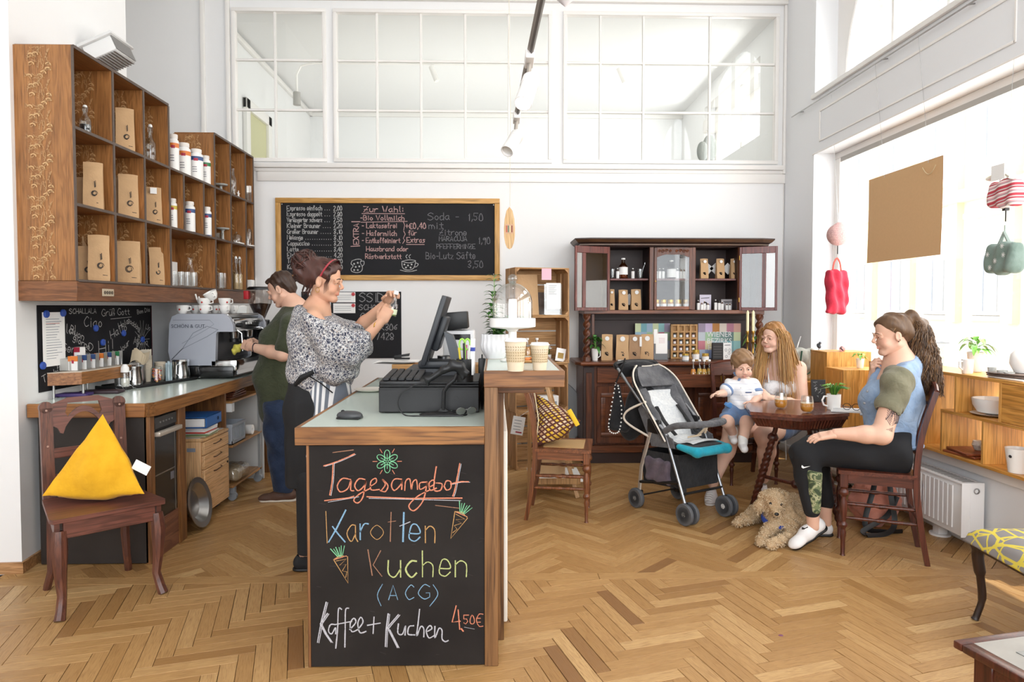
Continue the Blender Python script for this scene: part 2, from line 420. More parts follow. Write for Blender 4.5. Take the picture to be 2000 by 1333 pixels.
def nets(G,lo,h):
 I=G<0;n=G.shape
 c=np.zeros((n[0]-1,n[1]-1,n[2]-1),np.uint8)
 for dx in(0,1):
  for dy in(0,1):
   for dz in(0,1):c+=I[dx:n[0]-1+dx,dy:n[1]-1+dy,dz:n[2]-1+dz]
 act=np.argwhere((c>0)&(c<8));idx=np.full(c.shape,-1,np.int32);idx[act[:,0],act[:,1],act[:,2]]=np.arange(len(act))
 acc=np.zeros((len(act),3));cnt=np.zeros(len(act))
 for ax in range(3):
  o1,o2=[k for k in range(3)if k!=ax]
  for u in(0,1):
   for v_ in(0,1):
    a=act.copy();a[:,o1]+=u;a[:,o2]+=v_;b=a.copy();b[:,ax]+=1
    ga=G[a[:,0],a[:,1],a[:,2]];gb=G[b[:,0],b[:,1],b[:,2]];k=(ga<0)!=(gb<0)
    t=ga/np.where(k,ga-gb,1);p=a.astype(float);p[:,ax]+=t
    acc[k]+=p[k];cnt[k]+=1
 v=acc/cnt[:,None]*h+np.array(lo)
 fs=[]
 for ax in range(3):
  o1,o2=[(1,2),(2,0),(0,1)][ax]
  sl0=[slice(1,n[k]-1)for k in range(3)];sl1=list(sl0);sl0[ax]=slice(0,n[ax]-1);sl1[ax]=slice(1,n[ax])
  a=I[tuple(sl0)];b=I[tuple(sl1)];e=np.argwhere(a!=b);fl=a[e[:,0],e[:,1],e[:,2]]
  e=e+1;e[:,ax]-=1;q=[]
  for(u,w_)in((-1,-1),(0,-1),(0,0),(-1,0)):
   t=e.copy();t[:,o1]+=u;t[:,o2]+=w_;q.append(idx[t[:,0],t[:,1],t[:,2]])
  q=np.stack(q,1);q[~fl]=q[~fl][:,::-1];fs.append(q)
 return v,np.concatenate(fs)
def relax(v,f,it):
 e=np.concatenate([f[:,[0,1]],f[:,[1,2]],f[:,[2,3]],f[:,[3,0]]])
 for _ in range(it):
  a=np.zeros_like(v);c=np.bincount(e[:,0],minlength=len(v))
  for k in range(3):a[:,k]=np.bincount(e[:,0],weights=v[e[:,1],k],minlength=len(v))
  v=v*.5+.5*a/np.maximum(c,1)[:,None]
 return v
# ROOM
XR,YB,XL,ZC=2.86,6.7,-2.55,4.9
M_wall=mat('wall_paint','f0f0f0',.75,bmp=.03,bs=40,var=.02,vs=1.2)
M_wallp=mat('wall_paint_pier','ecedef',.8,bmp=.03,bs=40)
M_wood_white=mat('white_gloss_paint','f1eeea',.38)
M_frame_dark=mat('grey_bar','a9a6a1',.5)
M_glass=glass('window_glass')
M_glass_in=glass('old_glass',(.975,.985,.975),.10)
# floor
def clip(poly,n,d):
 out=[]
 for i in range(len(poly)):
  a,b=poly[i],poly[(i+1)%len(poly)];da,db=a[0]*n[0]+a[1]*n[1]-d,b[0]*n[0]+b[1]*n[1]-d
  if da<=0:out.append(a)
  if(da<0)!=(db<0)and abs(da-db)>1e-12:
   t=da/(da-db);out.append((a[0]+(b[0]-a[0])*t,a[1]+(b[1]-a[1])*t))
 return out
def parquet_mat():
 m,t,b=base('oak_parquet','c39a66',.36);b.inputs['Specular IOR Level'].default_value=.45
 uv=t.new('ShaderNodeUVMap',uv_map='grain');mp=t.new('ShaderNodeMapping');t.link(uv.outputs[0],mp.inputs[0]);mp.inputs['Scale'].default_value=(2.2,16,1)
 at=t.new('ShaderNodeAttribute',attribute_name='tone')
 n1=t.noise(mp.outputs[0],1.6,3,.5,1.5);f=t.math('FRACT',t.math('MULTIPLY',n1,4.))
 mp2=t.new('ShaderNodeMapping');t.link(uv.outputs[0],mp2.inputs[0]);mp2.inputs['Scale'].default_value=(14,260,1)
 n2=t.noise(mp2.outputs[0],1.,2)
 c=t.ramp(at.outputs['Fac'],[(0,'86603a'),(.25,'a07848'),(.6,'b48c5a'),(1,'cba673')])
 c=t.mix(t.ramp(f,[(0,(.28,.28,.28,1)),(.8,(0,0,0,1)),(1,(.2,.2,.2,1))]),c,lin('8d6234'))
 c=t.mix(t.ramp(n2,[(.3,(.55,.55,.55,1)),(.48,(0,0,0,1))]),c,lin('7d552b'))
 t.link(c,b.inputs['Base Color'])
 wear=t.noise(t.coord(out='Generated'),3.,3);t.link(t.ramp(n2,[(.2,(.5,.5,.5,1)),(.7,(.33,.33,.33,1))]),b.inputs['Roughness'])
 bump(t,b,n2,.12,.002);return m
M_parq=parquet_mat()
floor=struct('floor',MB().box(-3.7,3.1,-3,6.85,-.12,-.009),mat('floor_joint','1c0f06',.9))
def herring(zone,ang,w_,n,off):
 """clipped plank outlines (frame origin, angle, corners in plank space)"""
 out=[];c,s=math.cos(ang),math.sin(ang);x0,x1,y0,y1=zone
 rng=int(9/w_)
 for j in range(-8,9):
  for k in range(-rng,rng):
   for(a,b,W,H,v_)in((k+2*n*j,k,n,1,0),(k+n+2*n*j,k-n+1,1,n,1)):
    cx,cy=(a+W/2)*w_,(b+H/2)*w_;X=cx*c-cy*s+off[0];Y=cx*s+cy*c+off[1]
    if not(x0-.5<X<x1+.5 and y0-.5<Y<y1+.5):continue
    q=[(a*w_,b*w_),((a+W)*w_,b*w_),((a+W)*w_,(b+H)*w_),(a*w_,(b+H)*w_)]
    q=[(x*c-y*s+off[0],x*s+y*c+off[1])for x,y in q]
    for nn,d in(((-1,0),-x0),((1,0),x1),((0,-1),-y0),((0,1),y1)):
     q=clip(q,nn,d)
     if len(q)<3:break
    if len(q)<3:continue
    ar=abs(sum(q[i][0]*q[(i+1)%len(q)][1]-q[(i+1)%len(q)][0]*q[i][1]for i in range(len(q))))/2
    if ar<.0006:continue
    out.append(((X,Y),ang+(PI/2 if v_ else 0),q))
 return out
def plank_data(pl,mb_v,mb_f,uvs,tones,local):
 (X,Y),a,q=pl;c,s=math.cos(-a),math.sin(-a)
 L=[((x-X)*c-(y-Y)*s,(x-X)*s+(y-Y)*c)for x,y in q]
 ar=sum(L[i][0]*L[(i+1)%len(L)][1]-L[(i+1)%len(L)][0]*L[i][1]for i in range(len(L)))
 if ar<0:L=L[::-1]
 mx=sum(p[0]for p in L)/len(L);my=sum(p[1]for p in L)/len(L)
 g=random.choice((.0007,.0009,.0013,.0018));hz=random.uniform(-.0004,.0003);n=len(L)
 def ins(p,e):
  dx,dy=p[0]-mx,p[1]-my;lx=max(abs(x-mx)for x,_ in L);ly=max(abs(y-my)for _,y in L)
  return(mx+dx*(1-e/max(lx,.002)),my+dy*(1-e/max(ly,.002)))
 ring=[[(*ins(p,g),-.009)for p in L],[(*ins(p,g),hz-.0009)for p in L],[(*ins(p,g+.0007),hz)for p in L]]
 base_=len(mb_v);ou,ov=random.uniform(0,40),random.uniform(0,40);tone=min(1,max(0,random.gauss(.55,.21)))
 for rr in ring:
  for(x,y,z)in rr:
   if local:mb_v.append((x,y,z))
   else:
    ca,sa=math.cos(a),math.sin(a);mb_v.append((X+x*ca-y*sa,Y+x*sa+y*ca,z))
   uvs.append((x+ou,y+ov));tones.append(tone)
 for k in(0,1):
  for i in range(n):mb_f.append((base_+k*n+i,base_+k*n+(i+1)%n,base_+(k+1)*n+(i+1)%n,base_+(k+1)*n+i))
 mb_f.append(tuple(base_+2*n+i for i in range(n)))
def plank_mesh(name,v,f,uvs,tones):
 me=bpy.data.meshes.new(name);me.from_pydata(v,[],f);me.materials.append(M_parq)
 uv=me.uv_layers.new(name='grain');li=np.zeros(len(me.loops),np.int32);me.loops.foreach_get('vertex_index',li)
 uv.data.foreach_set('uv',np.array(uvs,np.float32)[li].ravel());at=me.attributes.new('tone','FLOAT','POINT');at.data.foreach_set('value',np.array(tones,np.float32))
 o=bpy.data.objects.new(name,me);COL.objects.link(o);o.parent=floor;return o
near=herring((-3.55,3.1,1.0,3.495),R(-29+45),.0635,6,(.31,.12))
far=herring((-2.6,2.86,3.585,6.7),R(45),.065,7,(.06,.03))
def vis(pl):
 X,Y=pl[0]
 if Y<2.45 or abs(X-.02*Y)>.80*Y:return False
 return not(-.72<X<0 and Y>2.72)
shown=sorted([p for p in near if vis(p)],key=lambda p:p[0][1])[:297];ids=set(id(p)for p in shown)
for p in shown:
 v,f,uvs,tn=[],[],[],[];plank_data(p,v,f,uvs,tn,True)
 o=plank_mesh('parquet_plank',v,f,uvs,tn);o.location=(p[0][0],p[0][1],0);o.rotation_euler.z=p[1]
v,f,uvs,tn=[],[],[],[]
for p in near+far:
 if id(p)not in ids:plank_data(p,v,f,uvs,tn,False)
o=plank_mesh('parquet_field',v,f,uvs,tn);o['kind']='stuff'
x=-3.55
for ln in(1.9,2.2,1.45,1.1):
 v,f,uvs,tn=[],[],[],[];plank_data(((x+ln/2,3.54),0.,[(x,3.496),(x+ln,3.496),(x+ln,3.584),(x,3.584)]),v,f,uvs,tn,True)
 o=plank_mesh('border_board',v,f,uvs,[.62]*len(tn));o.location=(x+ln/2,3.54,0);x+=ln
# walls
mb=MB();mb.prism([(-3.7,3.6),(-3.6,3.6),(-2.52,3.665),(-2.548,3.86),(XL,4.87),(-3.7,4.87)],-.01,ZC)
struct('wall_left',mb,M_wall)
mb=MB();mb.box(-3.8,-3.7,-3,YB,-.01,ZC);struct('wall_left_outer',mb,M_wall)
mb=MB();mb.box(-2.65,XL,4.87,YB,-.01,2.2);struct('wall_left_low',mb,M_wallp)
mb=MB();mb.box(-3.8,3.2,-3.15,-3.0,-.01,1.0).box(-3.8,3.2,-3.15,-3.0,4.3,ZC).box(-3.8,-2.9,-3.15,-3.0,1.0,4.3).box(3.1,3.2,-3.15,-3.0,1.0,4.3);struct('wall_front',mb,M_wall)
struct('ceiling',MB().box(-3.9,3.3,-3.2,10.6,ZC,ZC+.1),M_wall)
mb=MB();mb.prism([(-3.6,3.585),(-2.505,3.65),(-2.53,3.856),(-2.545,3.856),(-2.522,3.668),(-3.6,3.6)],0,.06)
struct('baseboard_left',mb,wood('base_oak','c09468','9c6f44',0,1,.5))
zt,zb=P(860,27,YB).z,P(860,311,YB).z
rows=[P(860,120,YB).z,P(860,217,YB).z]
G3=[(P(460.5,100,YB).x,P(630,100,YB).x,[P(537,100,YB).x]),(P(658,100,YB).x,P(1071,100,YB).x,[P(q,100,YB).x for q in(736,822,908.6,994)]),(P(1107,100,YB).x,P(1514,100,YB).x,[P(q,100,YB).x for q in(1173,1257,1387)])]
mb=MB();mb.box(-3.8,XR+.3,YB,YB+.14,-.01,zb-.035).box(-3.8,XR+.3,YB,YB+.14,zt+.035,ZC)
xs=[-3.8]+[q for g in G3 for q in(g[0]-.035,g[1]+.035)]+[XR+.3]
for i in range(0,len(xs),2):mb.box(xs[i],xs[i+1],YB,YB+.14,zb-.035,zt+.035)
struct('wall_back',mb,M_wall)
for gi,(x0,x1,vs_)in enumerate(G3):
 wn=MB()
 for a in((x0-.035,x1+.035,zt,zt+.035),(x0-.035,x1+.035,zb-.035,zb)):wn.box(a[0],a[1],YB-.02,YB+.05,a[2],a[3],.004)
 for a in((x0-.035,x0),(x1,x1+.035)):wn.box(a[0],a[1],YB-.02,YB+.05,zb,zt,.004)
 wo=struct('window_%d'%(gi+1),wn,M_wood_white)
 for q in vs_:MB().box(q-.011,q+.011,YB-.005,YB+.03,zb,zt,.003).build('glazing_bar',M_wood_white,wo)
 for q in rows:MB().box(x0,x1,YB-.001,YB+.028,q-.011,q+.011,.003).build('glazing_bar',M_wood_white,wo)
 ex=[x0]+vs_+[x1];ez=[zb]+rows[::-1]+[zt]
 for i in range(len(ex)-1):
  for j in range(3):
   MB().box(ex[i]+.011,ex[i+1]-.011,YB+.008,YB+.011,ez[j]+.011,ez[j+1]-.011).build('pane',M_glass_in,wo)
def tr(n,*bx,m=None):
 q=MB()
 for b in bx:q.box(*b,.006)
 return struct('trim_%d'%n,q,m or M_wood_white)
tr(1,(-2.3,XR-.02,YB-.045,YB,zb-.095,zb-.05),(-2.3,XR-.02,YB-.02,YB,zb-.13,zb-.095))
z2=P(900,356,YB).z;xr_=P(1527,600,YB).x
tr(2,(-2.28,xr_+.05,YB-.018,YB,z2,zb-.13),(xr_,XR-.01,YB-.018,YB,0,z2))
tr(3,(-3.6,XR,YB-.09,YB,4.40,4.46),(-3.6,XR,YB-.05,YB,4.36,4.40),(-3.6,XR,YB-.06,YB,4.46,4.75))
for n_,q in((4,398),(5,447)):X=P(q,150,YB).x;tr(n_,(X-.02,X+.02,YB-.03,YB,2.2,4.36))
tr(6,(P(1530,100,YB).x,XR,YB-.03,YB,zb-.13,4.36))
YE=6.08;ZS,ZL,ZU=.44,2.79,3.29
mb=MB();mb.box(XR,XR+.3,YE,YB+.14,-.01,ZC).box(XR,XR+.3,-3.15,YE,-.01,ZS).box(XR,XR+.3,-3.15,YE,ZL,ZU).box(XR,XR+.3,-3.15,YE,4.72,ZC).box(XR,XR+.3,-3.15,-2.6,ZS,ZC)
struct('wall_right',mb,M_wallp)
tr(7,(XR-.035,XR+.30,-2.6,YE,ZS,ZS+.075))
tr(8,(XR-.03,XR,-2.6,YE+.02,ZU-.02,ZU+.02))
lines=MB();Ya,Yb=3.72,5.97
for q in((2.87,2.885),(3.13,3.15)):lines.box(XR-.008,XR,Ya,Yb,q[0],q[1],.002);lines.box(XR-.008,XR,.9,3.55,q[0],q[1],.002)
for q in(Ya,Yb,3.55):lines.box(XR-.008,XR,q-.008,q+.008,2.87,3.15,.002)
struct('trim_9',lines,M_wood_white)
tr(10,(XR-.008,XR+.0,-2.6,YE+.02,ZL-.012,ZL+.002))
rail=MB().cyl((XR-.045,6.45,3.215),(XR-.045,-2.5,3.215),.0055,n=8)
for q in(6.3,4.95,4.05,3.0):rail.cyl((XR,q,3.225),(XR-.05,q,3.215),.005,n=6)
struct('trim_11',rail,mat('steel','a8a6a4',.35,.9))
XG=3.08
wn=MB();wn.box(XG-.03,XG+.04,-2.6,YE,2.735,ZL,.005).box(XG-.03,XG+.04,5.99,YE,ZS+.07,2.735,.005).box(XG-.03,XG+.04,-2.6,YE,ZS+.07,.58,.005).box(XG-.03,XG+.04,1.4,1.5,.58,2.735,.005)
w4=struct('window_4',wn,M_wood_white)
MB().box(XG-.035,XG-.03,-2.6,5.97,2.695,2.735).build('seal_strip',M_frame_dark,w4)
MB().box(XG,XG+.004,-2.6,1.4,.58,2.735).build('pane',M_glass,w4);MB().box(XG,XG+.004,1.5,5.99,.58,2.735).build('pane',M_glass,w4)
cord=MB().tube([(XG-.12,5.9,2.72),(XG-.12,5.9,.72)],.0015,5);struct('trim_12',cord,mat('cord','c9c6c1',.7))
def arch(n_,yc,rad):
 wn=MB();pts=[];h0=3.42;y0,y1=yc-rad-.18,yc+rad+.18
 K=28;inner=[(yc+rad*math.cos(PI*i/K),h0+rad*.93*math.sin(PI*i/K))for i in range(K+1)]
 outer=[]
 for(y,z)in inner:
  dy,dz=y-yc,z-h0;t=min((rad+.18)/max(abs(dy),1e-6),1.3/max(dz,1e-6));outer.append((yc+dy*t,h0+dz*t))
 for i in range(K):
  a,b,c_,d_=inner[i],inner[i+1],outer[i+1],outer[i]
  vs=[(x_,*q)for x_ in(XG-.02,XG+.03)for q in(a,b,c_,d_)]
  wn.add(vs,[(0,1,2,3),(7,6,5,4),(0,4,5,1),(2,6,7,3),(1,5,6,2),(3,7,4,0)])
 wn.box(XG-.02,XG+.03,y0,yc-rad,ZU,h0).box(XG-.02,XG+.03,yc+rad,y1,ZU,h0).box(XG-.02,XG+.03,y0,y1,ZU,ZU+.06)
 wo=struct('window_%d'%n_,wn,M_wood_white)
 MB().tube([(XG-.025,y,z)for y,z in inner],.016,6).build('arch_moulding',M_wood_white,wo)
 for q in(-.5,0,.5):MB().box(XG-.015,XG+.02,yc+q*rad-.018,yc+q*rad+.018,ZU+.06,h0+rad*.93*math.sqrt(1-q*q),.003).build('mullion',M_wood_white,wo)
 MB().box(XG,XG+.004,yc-rad,yc+rad,ZU+.06,4.7).build('pane',M_glass,wo)
arch(5,4.60,1.30);arch(6,1.62,1.30)
struct('baseboard_right',MB().box(XR-.02,XR,-2.6,YB,0,.08,.004),M_wood_white)
mb=MB();mb.box(-2.85,-2.75,YB+.14,10.5,-.01,ZC).box(-2.75,XR,10.4,10.5,-.01,ZC);struct('wall_beyond',mb,M_wall)
mb=MB();mb.box(XR,XR+.3,YB+.14,7.35,-.01,ZC).box(XR,XR+.3,9.3,10.5,-.01,ZC).box(XR,XR+.3,7.35,9.3,-.01,3.27).box(XR,XR+.3,7.35,9.3,4.12,ZC);struct('wall_beyond_right',mb,M_wall)
struct('ceiling_beyond',MB().box(-2.8,XR,YB+.14,10.5,4.36,4.5),M_wall)
struct('floor_beyond',MB().box(-2.8,XR,YB+.14,10.5,0,.02),mat('floor_beyond','b59a78',.6))
wn=MB();wn.box(XR-.02,XR+.25,7.35,9.3,3.78,3.94,.01);
for q in(7.35,7.5,8.3,9.24):wn.box(XR+.15,XR+.2,q,q+.06,3.27,4.12,.005)
w7=struct('window_7',wn,M_wood_white);MB().box(XR+.17,XR+.174,7.35,9.3,3.27,4.12).build('pane',M_glass,w7)
tr(13,(-2.75,-2.71,YB+.14,10.4,4.27,4.33),(-2.75,XR,10.36,10.4,4.27,4.33))
dr=MB();dr.box(-2.75,-2.70,7.62,7.74,0,3.72,.01).box(-2.75,-2.70,8.35,8.47,0,3.72,.01).box(-2.75,-2.70,7.62,8.47,3.6,3.72,.01)
d1=struct('door_1',dr,M_wood_white);MB().box(-2.75,-2.735,7.74,8.35,0.02,3.6).build('door_panel',mat('pale_green_door','c9c79c',.5),d1)
t=thing('track_rail','thin white lamp rail with curved end seen through the upper panes','rail',(0,8.3,4.33))
MB().tube([(-2.35,0,-.35),(-2.35,0,-.14),(-2.30,0,-.04),(-2.2,0,-.01)]+[(-2.1+i*.4,0,0)for i in range(13)],.014,6).build('rail_tube',M_wood_white,t)
MB().cyl((-2.35,0,-.5),(-2.35,0,-.35),.045,n=10).build('end_box',M_frame_dark,t)
for q in(-.75,.7,1.5):
 c=MB().cyl((q,-.02,-.04),(q+.07,-.05,-.22),.03,n=10).build('spot_head',M_wood_white,t)
for i,(a,b,c_)in enumerate(((1394,290,.15),(1380,296,.09))):
 p=P(a-8,b,8.3-.1*i);q=MB().sph((0,0,0),(.09-.02*i,.05,.17-.05*i),14,12).cyl((0,0,-p.z+.02),(0,0,-.05),.02,n=8)
 one('stone_ornament',['tall grey oval ornament seen through the upper panes at right','small grey oval ornament left of the taller grey oval one'][i],'ornament',q,mat('grey_stone','7f837f',.8,bmp=.3),p)
# street outside
M_fac=mat('facade_plaster','f0e6d6',.9,var=.06,vs=.6);M_fw=mat('facade_window','b9c0ca',.3)
fb=MB();fb.box(13,14,-12,34,-.3,13);
fac=fb.build('building',M_fac);tag(fac,'pale plastered town house across the street seen through the shop window','building')
for i in range(14):
 y=3+i*2.1
 MB().box(12.8,13,y+.95,y+1.35,1,12.4).build('pilaster',mat('facade_cream','f0dfbb',.9),fac)
 for z in(1.2,5.0,8.8):
  f_=MB();f_.box(12.93,13,y-.55,y+.55,z,z+2.5,.02).box(12.75,13,y-.65,y+.65,z+2.6,z+2.75,.02).box(12.8,13,y-.6,y+.6,z-.15,z-.02,.02)
  wo=f_.build('window',M_wood_white,fac)
  for a in(-.48,.03):MB().box(12.9,12.925,y+a,y+a+.45,z+.1,z+1.7).build('pane',M_fw,wo)
for z in(4.3,8.1,12.5):MB().box(12.6,13,-12,34,z,z+.3,.03).build('cornice',M_fac,fac)
st=MB().box(3.16,13,-12,34,-.4,-.3);struct('floor_street',st,mat('asphalt','c9c7c3',.9))
# radiator
rt=thing('radiator','white ribbed panel radiator low on the wall under the window shelves','radiator',(0,0,0))
x0,x1,ya,yb,za,zb_=2.70,2.83,3.84,5.75,.085,.40
MB().box(x0+.01,x1,ya+.004,yb-.004,za,zb_-.012,.004).build('body',mat('radiator_white','efedec',.35),rt)
n=0;y=ya+.10
while y<yb-.08:
 MB(T(x0+.008,y,(za+zb_)/2)).prism([(-.004,-.013),(-.004,.013),(.0,.016),(.006,.016),(.006,-.016),(0,-.016)],-.125,.125).build('rib',MATS['radiator_white'],rt);y+=.042
gr=MB();gr.box(x0+.004,x1,ya,yb,zb_-.012,zb_,.002)
gr.build('top_grille',MATS['radiator_white'],rt)
sl=MB()
for i in range(60):sl.box(x0+.03,x1-.03,ya+.03+i*.031,ya+.05+i*.031,zb_,zb_+.0015)
sl.build('grille_slots',mat('radiator_shadow','8f8d8b',.6),rt).__setitem__('kind','stuff')
e=MB();e.box(x0,x1+.004,ya-.003,ya,za-.002,zb_+.002,.001).box(x0+.05,x0+.054,ya-.005,ya,za,zb_).build('end_panel',MATS['radiator_white'],rt)
MB().open_lathe([(.013,0),(.018,.001),(.018,.006),(.013,.007),(.011,.003)],20,(x0+.085,ya-.003,zb_-.045),(0,-1,0)).build('badge',mat('chrome','c8c8c8',.15,1.),rt)
for yy in(ya+.30,yb-.4):
 MB().cyl((x0+.08,yy,0),(x0+.08,yy,.012),.06,n=18).box(x0+.05,x0+.11,yy-.03,yy+.03,.01,.10,.006).build('foot',MATS['radiator_white'],rt)
# ceiling track with spot lamps
ta,tb=P(1034,108,3.45),P(1009,222,4.51);tb.z=ta.z
d=tb-ta;t0,t1=ta-d*1.3,ta+d*1.08
t=thing('ceiling_track','long grey lamp track running away overhead, carrying two white spots','track',t0)
k=t1-t0;ang=math.atan2(k.x,k.y)
M_trk=mat('track_grey','9d958c',.4,.5)
mbx=MB();mbx.tube([(0,0,0),k],.017,4,flat=1.);mbx.build('track_bar',M_trk,t)
MB().tube([(.004,0,-.012),k+V((.004,0,-.012))],.010,4).build('track_channel',mat('track_dark','5b544e',.5),t)
M_spot=mat('spot_white','f2efed',.35)
for i,(a,b,h1,h2,dd,lit)in enumerate((((1034,112),(1032,150),(1040,150),(1021,203),3.45,1),((1009,224),(1007,256),(1013,260),(990,296),4.51,0))):
 A,B=P(*a,dd),P(*b,dd);A.z=ta.z+.004;A.x=ta.x+d.x*(dd-ta.y)/d.y;H1,H2=P(*h1,dd-.26),P(*h2,dd-.36)
 s_=thing('spot_lamp',['lit white cylinder spot lamp, nearer one on the overhead track','unlit white spot lamp, farther and lower one on the overhead track'][i],'lamp',A)
 MB().bc((0,0,-.02),(.045,.16,.05),.008).build('adapter',M_spot,s_)
 MB().tube([(0,0,-.04),B-A],.012,8).tube([B-A,H1-A],.009,8).build('arm',M_trk,s_)
 D=(H2-H1).normalized();L_=(H2-H1).length
 MB().open_lathe([(.0,0),(.030,.002),(.038,.02),(.040,L_),(.036,L_),(.035,L_-.03)],24,H1-A,D).build('lamp_shade',M_spot,s_)
 for q in range(5):MB().open_lathe([(.0385,0),(.042,.001),(.042,.003),(.0385,.004)],20,H1-A+D*(.02+q*.009),D).build('cooling_fin',M_spot,s_)
 MB().lathe([(0,0),(.034,0),(.034,.003),(0,.003)],20,H1-A+D*(L_-.02),D).build('lens',light_mat('lamp_on','fff6e8',9.)if lit else mat('lens_off','d8d4ce',.2),s_)
c=MB();q=[P(993,-30,5.1),P(995,40,5.1),P(993,90,5.1),P(997,200,5.1),P(996,300,5.1),P(996,404,5.1)]
p=P(995,404,5.1);prof=[(0,0),(.022,-.03),(.036,-.09),(.041,-.16),(.040,-.22),(.032,-.27),(.018,-.305),(0,-.315)]
pl=[(a,b)for a,b in prof]+[(-a,b)for a,b in prof[-2:0:-1]]
t=thing('wooden_pendant','surfboard-shaped pale wooden pendant with a small picture hanging on the cord','pendant',p)
c.tube([x-p for x in q],.0022,5).build('cord',mat('cord_cream','d6cfbe',.7),t);MB(FRONT).prism(pl,-.004,.004).build('board',wood('pale_wood','dcb886','c99f68',2,1.2,.5),t)
pc=MB(FRONT);pc.box(-.03,.03,-.20,-.13,.0042,.005);pc.build('picture',mat('picture_tan','c9a183',.7),t)
for i,cc in enumerate(('b8604a','6f7f6a','d8c49a','8b4b3b')):MB(FRONT).box(-.026+i*.013,-.016+i*.013,-.19,-.14,.005,.0056).build('picture_patch',mat('patch%d'%i,cc,.7),t)
p=P(1104,6,3.1)
t=thing('ceiling_lamp','pale pointed lamp bottom at the top edge beside the track','lamp',p)
MB().lathe([(0,-.018),(.02,0),(.045,.025),(.05,.06),(.04,.10),(0,.12)],20).build('lamp_shade',mat('pearl_grey','cfc9cb',.35),t)
MB().cyl((0,0,.1),(0,0,ZC-p.z),.004,n=6).build('lamp_rod',M_trk,t)
# common small things
M_kraft=mat('kraft_paper','c9a47a',.8,var=.08,vs=9,bmp=.25,bs=30)
M_white=mat('white_ceramic','f3f1ee',.18);M_paper=mat('white_paper','f4f3f1',.8)
M_ink=mat('black_ink','221f1e',.7);M_lab=mat('label_white','efeeec',.6)
M_chrome=mat('chrome','c8c8c8',.15,1.);M_steel=mat('brushed_steel','b9b9b8',.28,1.)
M_black=mat('black_plastic','121214',.42);M_blackg=mat('black_gloss','141415',.12)
M_gl=glass('drink_glass',(.97,.98,.98),.22);M_gl2=glass('bottle_glass',(.90,.93,.93),.3)
M_vin=wood('walnut_veneer','a4703f','895a30',2,1.2,.42,.05)
M_vinx=wood('walnut_veneer_flat','9c6839','82542c',1,1.2,.42,.05)
M_edge=mat('edge_band','5d4f47',.6,var=.2,vs=30)
M_gold=mat('gold_print','cda574',.5)
def bag(loc,h,w_,label,rz=0.,group='kraft coffee bags on the wall shelf',d=.07,lean=0.,sticker=None,stamp='circle',mt=None):
 m=MB()
 secs=[(0,1,1),(.08,1.03,1.06),(.4,1.0,1.0),(.68,.97,.72),(.84,.98,.35),(.90,.99,.14),(1,.99,.12)]
 k=16
 def pt(u,v):
  i=min(int(v*6),5);f_=v*6-i;a,b=secs[i],secs[i+1]
  z=(a[0]+(b[0]-a[0])*f_)*h;sx=(a[1]+(b[1]-a[1])*f_)*w_/2;sy=(a[2]+(b[2]-a[2])*f_)*d/2
  t=u*4;s_=int(t)%4;g=t-int(t);c_=[(-1,-1),(1,-1),(1,1),(-1,1)];p,q=c_[s_],c_[(s_+1)%4]
  x=(p[0]+(q[0]-p[0])*g)*sx;y=(p[1]+(q[1]-p[1])*g)*sy
  if s_ in(1,3):x*=1-.10*math.sin(PI*g)*(.3+v)
  n_=mnoise.noise(V((x*18+loc[0]*9,y*18+loc[1]*7,z*14)))*.006
  return(x*(1+n_*6),y+n_,z+(.004*math.sin(u*12)if v>.9 else 0))
 m.grid(pt,k,12,True);m.f.append(tuple(len(m.v)-k+i for i in range(k)));m.mi.append(0)
 t=thing('kraft_bag',label,'bag',loc,(lean,0,rz),group)
 m.build('bag_body',mt or M_kraft,t,30)
 s_=MB(FRONT@T(0,0,d/2*1.05+.001));
 if stamp=='circle':
  for a in range(3):s_.ribbon([(w_*.16*math.cos(i*.7+a)*(1-.2*a)+w_*.08,h*.33+w_*.16*math.sin(i*.7+a)*(1-.2*a))for i in range(8)],.0028)
  s_.ribbon([(w_*.1,h*.46),(w_*.08,h*.58)],.004);s_.ribbon([(w_*.14,h*.47),(w_*.13,h*.6)],.003)
  s_.ribbon([(w_*.18,h*.13),(w_*.38,h*.12)],.003)
 else:
  for a in range(4):s_.ribbon([(w_*.17*math.cos(i*1.9+a),h*.26+w_*.17*math.sin(i*1.3+a))for i in range(5)],.005)
 s_.build('stamp_print',M_ink,t)
 if sticker:MB(FRONT@T(sticker[0]*w_,h*sticker[1],d/2*.5+.008)).lathe([(0,0),(w_*.2,0),(w_*.2,.001),(0,.001)],16).build('sticker',M_lab,t)
 return t
